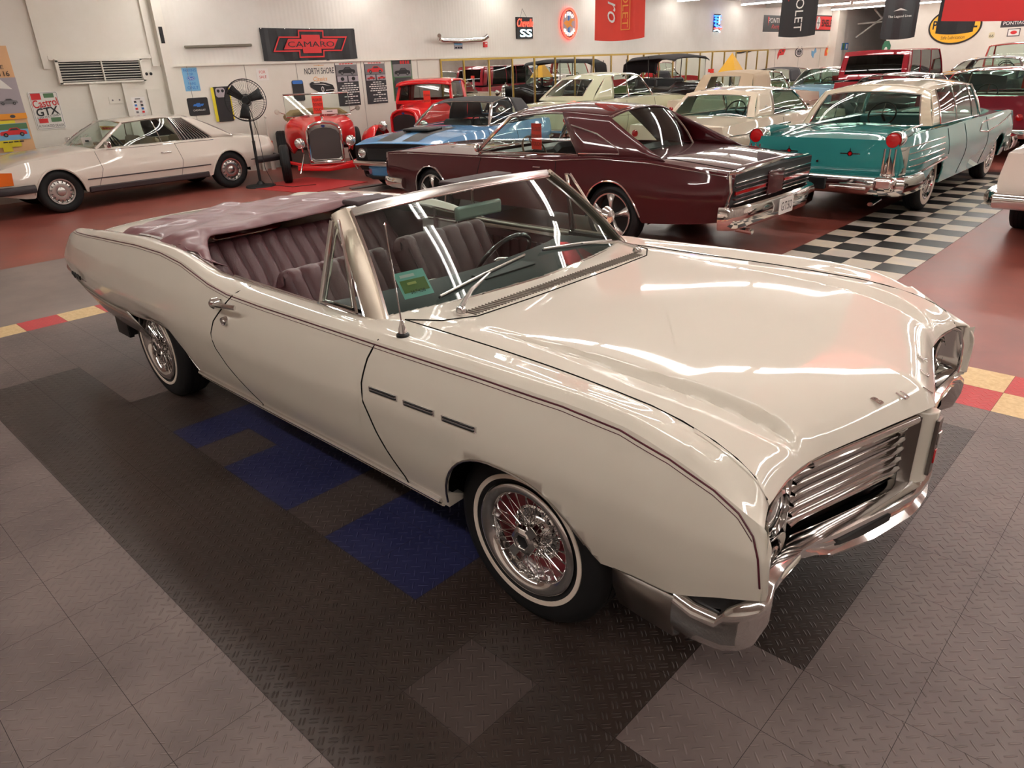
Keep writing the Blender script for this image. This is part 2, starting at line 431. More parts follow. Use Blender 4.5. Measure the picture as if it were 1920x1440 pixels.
plane('wall_alcove', [(XW, YF+8, 0), (-11.35, YF+8, 0), (-11.35, YF+8, ZC), (XW, YF+8, ZC)], WALL, n=(0, 1, 0))
mb = MB(); mb.box((XW+.02, (YF+3.9)/2, ZT), (.05, YF-3.9, .045), WALL); struct(mb.build('trim_1', smooth=False))
# vertical seams in the lower panelling
mb = MB()
for y in (4.4, 5.6, 6.8, 8.5, 10.2, 30.2, 32.6, 35.0): mb.box((XW+.004, y, 1.05), (.008, .008, 2.06), mat('seam_grey', (170, 162, 152), rough=.8))
struct(mb.build('trim_2', smooth=False))
mb = MB(); mb.box((XW+.06, 4.0, ZC/2), (.16, .17, ZC), WALL); mb.box((XW+.12, 3.99, 2.62), (.05, .07, .28), BLACK); struct(mb.build('trim_3', smooth=False))
# frame around the upper recess left of the pilaster
mb = MB()
for (y, z, w, h) in ((1.96, 2.95, .10, 1.7), (3.80, 2.95, .10, 1.7), (2.88, 2.27, 1.73, .07), (1.72, .9, .9, 0)):
    if h: mb.box((XW+.02, y, z), (.05, w, h), WALL)
for (y, w) in ((2.62, .14), (3.16, .10)): mb.box((XW+.03, y, .93), (.06, w, 1.86), WALL)
mb.box((XW+.02, 3.70, .9), (.03, .32, 1.62), WALL)
struct(mb.build('trim_4', smooth=False))
mb = MB()
for y in (3.60, 3.68):
    mb.lathe([(0, 0), (.028, 0)], BLACK, n=16, axis='x', c=(XW+.04, y, 1.97))
struct(mb.build('trim_5', smooth=False))
# column in far corner and beams
mb = MB(); mb.box((XW+.18, 36.3, ZC/2), (.36, .9, ZC), WALL); struct(mb.build('trim_6', smooth=False))
for i, y in enumerate((15, 29)):
    mb = MB(); mb.box((-2.3, y, ZC-.09), (22.6, .16, .18), CEIL); struct(mb.build('trim_%d' % (7+i), smooth=False))
mb = MB()
for a, b in (((-13.3, 38.5, 2.5), (-11.6, 38.5, 3.7)), ((-13.3, 38.5, 3.1), (-11.5, 38.5, 3.15)), ((-12.6, 38.5, 3.7), (-11.6, 38.5, 2.7))): mb.tube([a, b], .04, CEIL, n=6)
struct(mb.build('trim_9'))
mb = MB(); mb.box((-12.9, YF+7.95, 1.05), (.9, .06, 2.1), mat('door_grey', (150, 140, 128), rough=.6)); struct(mb.build('door_1', smooth=False))

# ---- interlocking floor mats
T = .31284957; OX, OY = -.3809, -1.0955
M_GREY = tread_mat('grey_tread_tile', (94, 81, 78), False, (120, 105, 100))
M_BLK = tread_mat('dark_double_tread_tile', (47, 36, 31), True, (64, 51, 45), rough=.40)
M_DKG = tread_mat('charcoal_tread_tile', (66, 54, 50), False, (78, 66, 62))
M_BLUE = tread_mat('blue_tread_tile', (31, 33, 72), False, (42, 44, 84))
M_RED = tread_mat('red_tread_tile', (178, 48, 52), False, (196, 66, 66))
M_CRM = blotch('cream_flake_tile', (206, 172, 120), (226, 198, 150), scale=40, rough=.45)
FM = mat('tile_seam', (44, 36, 34), rough=.9)
def tile_kind(i, j):
    if i == -17 or j in (10, 11): return M_CRM if (i+j) % 2 == 0 else M_RED
    if i < -17 or j > 11: return None
    if (i, j) == (1, -1): return M_DKG
    if -7 <= i <= -1 and 0 <= j <= 5:
        if j == 0: return M_DKG if i in (-6, -3) else M_BLUE
        if j == 1: return M_BLUE if i in (-7, -5, -4, -1, -2) else M_DKG if i in (-3,) else M_BLUE
        return M_BLUE if (i*7+j*3) % 4 else M_DKG
    if -12 <= i <= 3 and -2 <= j <= 8:
        if i == 3 and j in (0, 1): return M_GREY
        if i <= -10 and j >= 0: return M_GREY
        return M_BLK
    return M_GREY
# each laid tile: nearest ones singly so the seams read
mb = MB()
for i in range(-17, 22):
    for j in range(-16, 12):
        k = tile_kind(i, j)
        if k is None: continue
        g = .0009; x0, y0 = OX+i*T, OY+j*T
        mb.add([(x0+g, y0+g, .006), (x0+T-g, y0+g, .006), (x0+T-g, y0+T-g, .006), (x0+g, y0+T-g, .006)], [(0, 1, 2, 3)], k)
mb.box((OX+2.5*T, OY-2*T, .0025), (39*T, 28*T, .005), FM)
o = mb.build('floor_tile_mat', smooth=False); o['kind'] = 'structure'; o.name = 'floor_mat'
# checkered vinyl runner
CK_W = blotch('checker_white', (204, 195, 186), (224, 210, 186), scale=2.5, rough=.28); CK_B = blotch('checker_black', (30, 29, 30), (48, 45, 44), scale=3, rough=.25)
mb = MB()
for i in range(4):
    for j in range(26):
        x0, y0 = -1.56+i*.30, 3.75+j*.305
        mb.box((x0+.15, y0+.1525, .002), (.298, .303, .004), CK_W if (i+j) % 2 else CK_B)
o = mb.build('floor_checker', smooth=False); o['kind'] = 'structure'
# worn grey concrete patch and a scuff
mb = MB(); mb.box((-6.9, .6, .002), (2.4, 12.0, .004), GREY_FLOOR); mb.box((-9.0, 4.6, .002), (.5, 5, .004), GREY_FLOOR); o = mb.build('floor_patch', smooth=False); o['kind'] = 'structure'
mb = MB(); sc_ = blotch('dark_oil_stain', (58, 44, 30), (96, 80, 74), scale=26, rough=.4, lo=.42, hi=.5)
mb.poly([(1.115-.0+.075*math.cos(a)*(1+.2*math.sin(3*a)), -.80+.06*math.sin(a)*(1+.2*math.sin(5*a)), .0068) for a in np.linspace(0, 2*PI, 25)[:-1]], sc_)
o = mb.build('floor_stain', smooth=False); o['kind'] = 'structure'

# ---- fluorescent strip lights
TUBE = mat('lit_fluorescent_tube', (255, 255, 255), emit=(253, 249, 243), es=34)
FIX = mat('light_fixture_white', (225, 225, 222), rough=.4)
def fixture(x, y, k):
    t = thing('fluorescent_light', k, 'ceiling light', (x, y, 0), group='fluorescent strip lights on the ceiling')
    mb = MB(); mb.box((0, 0, ZC-.06), (2.38, .16, .12), FIX); mb.build('fixture', t, smooth=False)
    for s in (-1, 1):
        mb = MB(); mb.tube([(-1.17, s*.06, ZC-.145), (1.17, s*.06, ZC-.145)], .019, TUBE, n=6); mb.build('tube', t)
    return t
ROWS = [-3.4, 1.0, 4.2, 8.6, 13.0, 17.4, 21.8, 26.4, 31.0, 35.2]
first = None
for r_, y in enumerate(ROWS):
    for c_, x in enumerate(np.arange(-12.2, 8, 2.5)):
        if y < 3 and x < -10 or (y < 0 and x < -5): continue
        lb = 'white twin tube fluorescent strip fixed to the ceiling above the cars'
        if first is None: first = fixture(float(x), y, lb)
        else:
            q = copy_tree(first); q.location = (float(x), y, 0)
W = bpy.data.worlds.new('world'); SC.world = W; W.use_nodes = True; W.node_tree.nodes['Background'].inputs[0].default_value = (.9, .88, .85, 1); W.node_tree.nodes['Background'].inputs[1].default_value = .15
# ================================================================ the white convertible
HW = paint('cream_white_paint', (222, 213, 199), .3)
BURG = leather('burgundy_vinyl', (76, 38, 41), rough=.5)
BURG_D = mat('burgundy_boot_vinyl', (114, 76, 79), rough=.46, coat=.1)
def _folds():
    nt = BURG_D.node_tree; b = nt.nodes['Principled BSDF']; tc = nt.nodes.new('ShaderNodeTexCoord'); mp = nt.nodes.new('ShaderNodeMapping'); mp.inputs['Scale'].default_value = (3.2, 1.5, 2); n = nt.nodes.new('ShaderNodeTexNoise'); n.inputs['Scale'].default_value = 1.6; n.inputs['Detail'].default_value = 1; n.inputs['Distortion'].default_value = .9
    bp = nt.nodes.new('ShaderNodeBump'); bp.inputs['Strength'].default_value = .7; bp.inputs['Distance'].default_value = .06
    nt.links.new(tc.outputs['Object'], mp.inputs[0]); nt.links.new(mp.outputs[0], n.inputs['Vector']); nt.links.new(n.outputs['Fac'], bp.inputs['Height']); nt.links.new(bp.outputs[0], b.inputs['Normal'])
_folds()
PIN = mat('maroon_pinstripe', (86, 22, 38), rough=.4)
DASH = mat('dark_grey_dash', (48, 52, 52), rough=.7)
SEAM = mat('seam_shadow_rubber', (22, 20, 19), rough=.9, spec=.1)

hero = thing('convertible_car', 'cream white open convertible with burgundy seats, largest car, in the foreground', 'car')
y1 = pch([(-4.7, .86), (-4.2, .90), (-3.6, .915), (-2.5, .915), (-1, .905), (0, .92), (.45, .935), (.7, .94), (1, .94)])
zb = pch([(-4.7, .60), (-4.4, .545), (-4.0, .525), (-3.57, .515), (-3.15, .53), (-2.926, .548), (-2.74, .545), (-2.62, .505), (-2.54, .44), (-2.46, .385), (-2.38, .35), (-1.5, .345), (-.4, .35), (0, .36), (.43, .475), (.64, .49), (.85, .56), (1, .615)])
y3 = pch([(-4.7, .885), (-4.3, .93), (-3.6, .975), (-2.5, 1.0), (-1, 1.005), (0, 1.005), (.5, .995), (.8, .972), (1, .955)])
z3 = pch([(-4.7, .72), (-3.5, .70), (-2, .69), (-.7, .735), (0, .77), (.5, .76), (1, .74)])
y5 = pch([(-4.7, .865), (-4.2, .90), (-3.5, .925), (-2.5, .93), (-1.8, .95), (0, .957), (.5, .95), (1, .935)])
z5 = pch([(-4.7, .90), (-4.4, .945), (-4.0, .965), (-3.53, .998), (-2.9, 1.032), (-2.55, 1.036), (-2.3, 1.018), (-2.0, .962), (-1.8, .945), (-1.5, .948), (-.66, .968), (-.1, .982), (.25, .985), (.45, .973), (.65, .935), (.82, .885), (.93, .845), (1, .82)])
z7 = pch([(-4.7, .88), (-4.2, .945), (-3.5, .985), (-2.9, 1.025), (-2.4, 1.012), (-2.0, .985), (-1.6, .98), (-.7, .986), (0, .990), (.45, .978), (.65, .960), (.8, .934), (.9, .904), (.96, .874), (1, .832)])
y7 = pch([(-4.7, .72), (-3.3, .76), (-2.6, .80), (-2, .85), (-1.2, .84), (-.78, .83), (-.72, .765), (-.3, .77), (.2, .79), (.6, .815), (.85, .835), (1, .85)])
zc = pch([(-4.7, .90), (-4.2, .97), (-3.5, 1.0), (-.7, .995), (-.4, .998), (0, 1.006), (.4, .992), (.65, .972), (.8, .948), (.9, .920), (.96, .888), (1, .836)])
FR = [.80, .895, .895, .895, .89, .865, .85, .835, .82, .83, .905, .985]
TL = [-4.55, -4.57, -4.55, -4.53, -4.46, -4.32, -4.28, -4.30, -4.35, -4.38, -4.4, -4.4]
def xmap(u, i):
    if u > .45: return .45+(u-.45)*(FR[i]-.45)/.55
    if u < -3.6: return -3.6+(u+3.6)*(TL[i]+3.6)/(-1.1)
    return u
def groove(x, y):
    """long scallop pressed into each side of the hood"""
    if x < -.36 or x > .80: return 0
    yi = float(np.interp(x, [-.36, -.1, .1, .3, .45, .6, .72, .77, .80], [.655, .640, .625, .622, .605, .585, .572, .588, .628])); yo = float(np.interp(x, [-.36, -.1, .15, .37, .52, .62, .70, .76, .80], [.658, .682, .714, .742, .738, .722, .700, .670, .630]))
    if y <= yi or y >= yo or yo-yi < .003: return 0
    s = (y-yi)/(yo-yi); D = .030*min(1, max(0, (x+.36)/.9))**.8*min(1, (.80-x)/.10+.25)
    return -D*(min(1, s/.25) if s < .25 else (1-(s-.25)/.75)**.85)
def hprof(u):
    a, b, c, d, e, f = y1(u), zb(u), y3(u), z3(u), y5(u), z5(u)
    g, h, k = y7(u), z7(u), zc(u)
    bm = max(b+.02, .0)
    ctl = [(a-.09, b+.004), (a, b), (a+(c-a)*.62, b+(d-b)*.45), (c, d), (c-.012, d+(f-d)*.45), (e, f), (e-.04, f+.022 if u < .7 else f+.022*(1-(u-.7)/.3)+.010), (g, h)]
    if u > -.9:
        ctl += [(.70, h+.006), (.55, h+(k-h)*.75), (.28, h+(k-h)*.93), (0, k)]
    else:
        ctl += [(g*.85, h+(k-h)*.3), (g*.6, h+(k-h)*.7), (g*.3, h+(k-h)*.93), (0, k)]
    P = [(xmap(u, i), y, z) for i, (y, z) in enumerate(ctl)]
    sub = curve(P, sharp=(1, 3, 5, 7), n=4)
    if u > -.5:
        # finer skin across the hood, with the pressed scallops
        head = sub[:4*7+1]; tail = sub[4*7:]; out = []
        for i in range(len(tail)-1):
            for j in range(3): out.append(tail[i]+(tail[i+1]-tail[i])*(j/3))
        out.append(tail[-1]); out = out[1:]
        sub = head+out
    else:
        head = sub[:4*7+1]; tail = sub[4*7:]; out = []
        for i in range(len(tail)-1):
            for j in range(3): out.append(tail[i]+(tail[i+1]-tail[i])*(j/3))
        out.append(tail[-1]); out = out[1:]; sub = head+out
    return [(p[0], p[1], p[2]+(groove(p[0], p[1]) if u > -.5 else 0)) for p in sub]
HARCH = [(.025, .405, .695, 2.5)]
hw = [(-.66, 0), (-.675, .2), (-.70, .4), (-.735, .6), (-.775, .74), (-.80, .80)]
hx = stations(-4.7, 1.0, HARCH, extra=(-3.15, -2.62, -2.54, -2.46, -.80, -.72, -.70, .45), step=.05)
hx = sorted(set(hx) | set(np.round(np.arange(-.82, -.65, .01), 4)) | set(np.round(np.arange(.4, 1.0, .025), 4)))
def hskip(c, j): return j >= 28 and -3.25 < c.x < -.80 or (j >= 28 and -.80 <= c.x < -.72 and abs(c.y) < .80)
def hskip2(c, j):
    if j >= 28 and -.82 <= c.x < -.66 and abs(c.y) < .80 and c.x < np.interp(abs(c.y), [p[1] for p in hw], [p[0] for p in hw])-.004: return True
    if j >= 28 and -3.25 < c.x < -.80: return True
    return False
hbody = loft_body('body', hx, hprof, HW, hero, HARCH, skip=hskip2, side_n=26)
hb = bvh_of(hbody)

# rear end cap
mb = MB(); ring = [(p[0], -p[1], p[2]) for p in hprof(-4.7)]+[(p[0], p[1], p[2]) for p in hprof(-4.7)[::-1][1:]]
mb.poly(ring, HW); mb.build('rear_panel', hero, smooth=False)
for s in (-1, 1): mb = MB(); mb.box((-4.50, .52*s, .70), (.14, .62, .13), REDLENS); mb.build('tail_lamp', hero, bevel=.02)
mb = MB(); mb.tube([(-4.56, -.84, .62), (-4.60, -.74, .61), (-4.64, 0, .61), (-4.60, .74, .61), (-4.56, .84, .62)], .07, CHROME, n=12, flat=.6, up=(0, 0, 1)); mb.build('rear_bumper', hero)
# lower metal apron behind the rear wheel
mb = MB(); pts = on_side(hb, [(-4.45, .60), (-4.1, .565), (-3.7, .55), (-3.3, .55)], -1, .004)
lo = [(p.x+.16, p.y+.05, max(.355, p.z-.15)) for i, p in enumerate(pts)]
mb.grid([pts, lo], CHROME_S); mb.build('lower_trim_panel', hero, solid=.006)
# doors, hood, boot lid as skins of their own
dpoly = [(-.55, 1.03), (-.622, .985), (-.685, .865), (-.70, .795), (-.695, .684), (-.66, .578), (-.60, .473), (-.53, .37), (-1.72, .37), (-1.80, .47), (-1.90, .56), (-1.975, .66), (-1.955, .74), (-1.90, .83), (-1.79, .945), (-1.66, 1.03)]
dcon = [(-.585, 1.03), (-.70, .80), (-.70, .72), (-.585, .37), (-1.70, .37), (-1.96, .60), (-1.965, .73), (-1.66, 1.03)]
gapf = [(-.58, 1.0), (-.63, .975), (-.672, .90), (-.70, .80), (-.70, .72), (-.668, .60), (-.615, .47), (-.59, .40), (-.585, .365)]
gapr = [(-1.68, 1.0), (-1.70, .975), (-1.80, .90), (-1.92, .79), (-1.962, .72), (-1.96, .64), (-1.90, .56), (-1.80, .47), (-1.70, .37)]
for s, pl in ((-1, 'xz-'), (1, 'xz+')):
    d = patch(hbody, [(-.62, 1.06), (-.705, .80), (-.705, .72), (-.595, .34), (-1.70, .34), (-1.965, .62), (-1.965, .72), (-1.64, 1.06)], pl, 'door', hero, off=.001, sel=lambda c, n: c.z < 1.2 and c.x > -2.4)
    for gp in (gapf, gapr):
        g = on_side(hb, gp, s, .0005, sub=.03)
        if len(g) > 2: mb = MB(); mb.tube(g, .0035, SEAM, n=5); mb.build('door_seam', hero)
    dk = on_side(hb, [(-1.84, .905), (-1.62, .925)], s, .03)
    if s == -1:
        mb = MB()
        a = on_side(hb, [(-1.845, .90)], s, 0) or [Vector((-1.845, -.99, .90))]
        y = -.985
        mb.tube([(-1.85, y+.02, .895), (-1.85, y-.025, .897), (-1.83, y-.038, .90), (-1.72, y-.04, .912), (-1.66, y-.036, .918), (-1.635, y-.02, .914)], .011, CHROME, n=8, flat=1.1)
        mb.lathe([(0, -.0), (.026, 0), (.026, -.03), (.015, -.04), (0, -.04)], CHROME, n=16, c=(-1.845, y+.0, .897))
        mb.build('door_handle', d)
        mb = MB(); mb.lathe([(0, -.012), (.012, -.012), (.014, -.004), (.018, -.010), (.021, -.004), (.021, .02)], CHROME, n=20, c=(-1.79, -1.0, .818)); mb.build('door_lock', d)
hood_poly = [(1.1, -.03), (1.1, .03), (.84, .86), (.30, .797), (-.70, .768), (-.475, .55), (-.462, 0), (-.475, -.55), (-.70, -.768), (.30, -.797), (.84, -.86)]
hood = patch(hbody, [(1.05, -.5), (1.05, .5), (.88, .852), (-.60, .766), (-.475, .60), (-.475, -.60), (-.60, -.766), (.88, -.852)], 'xy', 'hood', hero, off=.0015, sel=lambda c, n: c.z > .78 and c.x > -.75 and abs(c.y) < .9)
mb = MB()
for s in (-1, 1):
    g = on_top(hb, [(x, s*y7(x)) for x in (-.70, -.5, -.2, .1, .3, .45)]+[(xmap(u, 7), s*(y7(u)-.002)) for u in (.6, .75, .85, .93, .99)], .0005, sub=.06)
    if len(g) > 2: mb.tube(g, .0032, SEAM, n=5)
g = on_top(hb, [(-.70, -.766), (-.56, -.70), (-.485, -.58), (-.470, -.3), (-.468, 0), (-.470, .3), (-.485, .58), (-.56, .70), (-.70, .766)], .0008, sub=.05)
mb.tube(g, .0032, SEAM, n=5); mb.build('hood_seam', hero)
# side pinstripes and mouldings
for s in (-1, 1):
    mb = MB(); path = [(-4.25, .955), (-4.0, .962), (-3.53, .995), (-2.9, 1.029), (-2.55, 1.033), (-2.3, 1.014), (-2.0, .958), (-1.8, .941), (-1.5, .943), (-.66, .963), (-.1, .977), (.25, .980), (.45, .968), (.6, .932), (.73, .885), (.80, .846), (.845, .80), (.868, .75), (.878, .66), (.872, .585)]
    g = on_side(hb, [(a, b-.006) for a, b in path], s, .0016, sub=.05)
    mb.tube(g, .0028, PIN, n=5)
    g = on_side(hb, [(a, b-.019) for a, b in path[:-3]], s, .0014, sub=.05); mb.tube(g, .0012, PIN, n=5)
    mb.build('pinstripe', hero)
    mb = MB(); g = on_side(hb, [(-2.40, .372), (-1.5, .367), (-.9, .368), (-.38, .372)], s, .004)
    mb.tube(g, .014, CHROME, n=8, flat=.9, up=(0, 0, 1)); mb.tube([(p.x, p.y+s*(-.012), p.z-.022) for p in g], .010, HW, n=6)
    mb.build('rocker_moulding', hero)
    # arch trims
    mb = MB(); g = []
    for k in range(33):
        a = PI*k/32; c, q = math.cos(a), math.sin(a); e = 2/2.5
        x = .025+.405*(abs(c)**e)*(1 if c >= 0 else -1); z = .695*abs(q)**e
        if z > zb(x)-.0: g.append((x, z+.003))
    gg = on_side(hb, g, s, .001, sub=.04); mb.tube(gg, .0045, CHROME_S, n=6); mb.build('wheel_arch_trim', hero); mb = MB()
    gg = on_side(hb, [(-3.9, .53), (-3.5, .525), (-3.15, .538), (-2.926, .556), (-2.74, .553), (-2.63, .518), (-2.55, .452), (-2.47, .395), (-2.40, .362)], s, .001, sub=.04); mb.tube(gg, .0045, CHROME_S, n=6)
    mb.build('wheel_arch_trim', hero)
    # top edge moulding along the cockpit
    mb = MB(); g = on_top(hb, [(-2.95, s*.815), (-2.6, s*.812), (-2.3, s*.835), (-2, s*.862), (-1.5, s*.855), (-.86, s*.85)], .002)
    mb.tube(g, .009, CHROME, n=6, flat=.6, up=(0, 0, 1))
    g = on_top(hb, [(-3.15, s*.80), (-2.9, s*.79), (-2.6, s*.805), (-2.3, s*.83)], .003)
    mb.tube(g, .018, STEEL, n=8, flat=.5, up=(0, 0, 1))
    mb.build('cockpit_edge_moulding', hero)
# fender ports
for k, x in enumerate((-.648, -.445, -.24)):
    mb = MB(); x2 = x+.165
    base = on_side(hb, [(x, .792+.004*k), (x2, .799+.004*k)], -1, .004)
    a, b = base[0], base[-1]
    mb.box(((a.x+b.x)/2, (a.y+b.y)/2+.002, (a.z+b.z)/2), (.168, .006, .021), CHROME, rot=Matrix.Rotation(-math.atan2(b.z-a.z, b.x-a.x), 3, 'Y'))
    for q in (-.0055, .0055): mb.box(((a.x+b.x)/2, (a.y+b.y)/2-.0025, (a.z+b.z)/2+q), (.148, .004, .0040), BLACK, rot=Matrix.Rotation(-math.atan2(b.z-a.z, b.x-a.x), 3, 'Y'))
    mb.build('fender_port', hero, smooth=False)
# script badge on the rear quarter
f = Flat((-4.12, -.938, .645), (1, -.02, -.02), (0, -.1, 1)); f.mb.tube([f.P(-.10+.012*k, .018*math.sin(k*1.5), .006) for k in range(14)], .007, BLACK, n=5); f.rect(.11, -.008, .09, .014, CHROME_S); f.done('script_badge', parent=hero)
# wheel wells, underbody
mb = MB()
for s in (-1, 1):
    for xc in (.0, -3.124):
        mb.lathe([(.0, .50*s), (.44, .50*s), (.44, .86*s)], DARK, n=24, c=(xc, 0, .30), a0=.12, a1=PI-.12)
mb.box((-1.55, 0, .36), (2.3, 1.70, .06), DARK); mb.box((-1.9, 0, .42), (4.9, .9, .06), DARK); mb.box((-3.95, 0, .48), (.9, 1.5, .10), DARK); mb.box((.60, 0, .47), (.20, 1.5, .14), DARK); mb.box((.10, 0, .6), (1.1, .95, .3), DARK)
mb.box((-3.66, -.87, .40), (.20, .03, .20), BLACK); mb.box((-3.60, -.78, .40), (.10, .2, .17), BLACK)
mb.build('underbody', hero, smooth=False)

# ---------------- wheels
RED_RIM = mat('red_painted_rim', (120, 14, 30), rough=.35, coat=.6)
def tyre_prof(Rw, rim, w, s):
    h = w/2; return [(rim-.005, s*-h*.55), (rim, s*-h*.8), (rim+.03, -s*h*.98), (Rw-.05, -s*h), (Rw-.015, -s*h*.86), (Rw, -s*h*.62), (Rw, -s*h*.45), (Rw-.006, -s*h*.44), (Rw-.006, -s*h*.40), (Rw, -s*h*.39), (Rw, -s*h*.05), (Rw-.006, -s*h*.04), (Rw-.006, s*h*.04), (Rw, s*h*.05), (Rw, s*h*.39), (Rw-.006, s*h*.40), (Rw-.006, s*h*.44), (Rw, s*h*.45), (Rw, s*h*.62), (Rw-.015, s*h*.86), (Rw-.05, s*h), (rim+.03, s*h*.98), (rim, s*h*.8), (rim-.005, s*h*.55)]
def wire_wheel(parent, loc, s):
    """s = -1 outer face towards -y"""
    mb = MB(); mb.lathe(tyre_prof(.343, .205, .205, s), RUBBER, n=72); w = mb.build('wheel', parent, loc=loc, ang=40)
    h = .1025*s
    mb = MB(); mb.lathe([(.238, h*.985), (.2385, h*1.02), (.255, h*1.025), (.2555, h*.985)], WHITEWALL, n=72); mb.build('whitewall_stripe', w)
    mb = MB(); mb.lathe([(.216, h*.86), (.220, h*.98), (.214, h*1.03), (.204, h*1.05), (.190, h*1.02), (.178, h*.90), (.172, h*.80), (.168, h*.70), (.165, h*.3), (.160, h*.1)], CHROME, n=72)
    mb.build('rim', w)
    mb = MB(); mb.lathe([(.175, h*.15), (.12, h*.12), (.07, h*.18), (.0, h*.18)], RED_RIM, n=48); mb.build('brake_backing', w)
    mb = MB(); mb.lathe([(.105, h*.16), (.106, h*.34), (.098, h*.38), (.088, h*.30), (.07, h*.32), (.055, h*.5), (.03, h*.58), (0, h*.58)], CHROME, n=40)
    for k in range(20):
        a = 2*PI*k/20; mb.lathe([(.006, h*.34), (.0055, h*.42), (0, h*.43)], CHROME, n=6, c=(.0965*math.cos(a), 0, .0965*math.sin(a)))
    mb.build('hub_plate', w)
    N = 44; P = None
    for k in range(N):
        lay = k % 2; a = 2*PI*k/N; da = R(26) if (k//2) % 2 else -R(26)
        mb = MB(); r0 = .042; r1 = .176 if lay else .172; z0 = h*(.80 if lay else .55); z1 = h*(.84 if lay else .66); b = a+da*(.55 if lay else 1)
        mb.tube([(r0*math.cos(b), z0, r0*math.sin(b)), (r1*math.cos(a), z1, r1*math.sin(a))], .0013, CHROME, n=5, cap=False)
        e = (r1-.012)/r1; mb.tube([(r0+(r1-r0)*0, 0, 0), (r0, 0, 0)], .001, CHROME) if False else None
        p1 = Vector((r1*math.cos(a), z1, r1*math.sin(a))); p0 = Vector((r0*math.cos(b), z0, r0*math.sin(b))); q = p1+(p0-p1).normalized()*.018
        mb.tube([p1, q], .0030, CHROME, n=6); mb.build('spoke', w)
    mb = MB(); mb.lathe([(.040, h*.40), (.046, h*.80), (.048, h*.86), (.030, h*.88)], CHROME, n=30)
    mb.lathe([(.056, h*.84), (.060, h*.90), (.058, h*1.08), (.042, h*1.16), (.030, h*1.16), (.027, h*1.08), (0, h*1.08)], CHROME, n=6)
    for k in (0, 1):
        a = .9+PI*k; mb.box((.068*math.cos(a), h*.98, .068*math.sin(a)), (.05, .03, .036), CHROME, rot=Matrix.Rotation(-a, 3, 'Y'))
    mb.build('knock_off_cap', w, bevel=.002, ang=30)
    mb = MB(); mb.lathe([(0, h*1.10), (.026, h*1.10)], BLACK, n=16); mb.build('cap_emblem', w)
    return w
wf = wire_wheel(hero, (0, -.772, .341), -1)
wr = wire_wheel(hero, (-3.124, -.772, .341), -1)
for o, l in ((wf, (0, .772, .341)), (wr, (-3.124, .772, .341))):
    c = copy_tree(o, hero); c.location = l; c.rotation_euler = (0, 0, PI)

# ---------------- front end
zt = .825
def fx(y):  # hood leading edge in plan
    a = abs(y)
    return float(np.interp(a, [0, .28, .55, .70, .86], [.975, .90, .822, .812, .825]))
mb = MB()   # dark cavity
back = [(fx(y)-.17, y, z) for y in np.linspace(-.86, .86, 13) for z in (.56,)]
mb.grid([[(fx(y)-.15, y, .56) for y in np.linspace(-.87, .87, 25)], [(fx(y)-.15, y, .835) for y in np.linspace(-.87, .87, 25)]], BLACK)
mb.grid([[(fx(y)-.15, y, .56) for y in np.linspace(-.87, .87, 25)], [(fx(y)+.02, y, .56) for y in np.linspace(-.87, .87, 25)]], BLACK)
mb.build('grille_cavity', hero)
for s in (-1, 1):
    for k in range(6):
        z = .806-k*.036; y0, y1_ = .064, .60-.0*k; mb = MB(); n = 14; rows = []
        ys = np.linspace(y0, y1_, n)
        for y in ys:
            x = fx(y)-.022; e = min(1, (y-y0)/.04+.3)*1.0
            d = .028*(1 if y > y0+.05 else .3+.7*(y-y0)/.05)
            rows.append([(x-.055, s*y, z+.016), (x-.025, s*y, z+.015), (x+d*.42, s*y, z-.004), (x+d*.42, s*y, z-.010), (x-.012, s*y, z-.015), (x-.05, s*y, z-.013)])
        mb.grid(rows, CHROME, closed_v=True); mb.build('grille_bar', hero, ang=50)
    mb = MB()
    for k in range(14):
        y = .11+k*.036; mb.box((fx(y)-.075, s*y, .716), (.07, .006, .20), CHROME_S)
    mb.build('grille_support', hero, smooth=False)
    # chrome opening surround
    mb = MB(); pth = [(fx(y)-.002, s*y, np.interp(y, [.06, .55, .86], [.822, .828, .822])-.004) for y in (.07, .2, .3, .42, .52, .56, .62, .70, .78, .84, .87)]
    mb.tube([(a+.004, b, c-.008) for a, b, c in pth[:6]], .0135, CHROME, n=8); mb.tube(pth[5:]+[(.845, s*.897, .80), (.862, s*.905, .74), (.868, s*.905, .66), (.865, s*.90, .61)], .007, CHROME, n=8); mb.build('grille_surround', hero)
    # head lamp pair
    mb = MB()
    mb.grid([[(.80, s*.615, z), (.745, s*.64, z), (.735, s*.76, z), (.745, s*.87, z), (.80, s*.895, z), (.86, s*.903, z)] for z in (.58, .64, .70, .76, .82)], CHROME)
    mb.build('headlamp_bezel', hero)
    for k, (y, z) in enumerate(((.692, .705), (.832, .700))):
        mb = MB(); mb.lathe([(.074, -.01), (.076, .03), (.072, .045), (.066, .04)], CHROME, n=32, axis='x', c=(.745, s*y, z)); o = mb.build('headlamp', hero)
        mb = MB(); mb.lathe([(.068, .028), (.055, .040), (.03, .048), (0, .05)], HEADGLASS, n=32, axis='x', c=(.745, s*y, z)); mb.build('lens', o)
        mb = MB(); mb.lathe([(.075, .02), (.075, .055), (.066, .06)], CHROME, n=32, axis='x', c=(.745, s*y, z)); mb.build('trim_ring', o)
    # fender inner return
    mb = MB(); mb.grid([[(.885-.02*(i == 0)*0, s*.95, z) for i in (0,)]+[(.882, s*.945, z), (.868, s*.918, z), (.85, s*.905, z), (.74, s*.895, z)] for z in (.60, .68, .76, .815)], HW); mb.build('fender_return', hero)
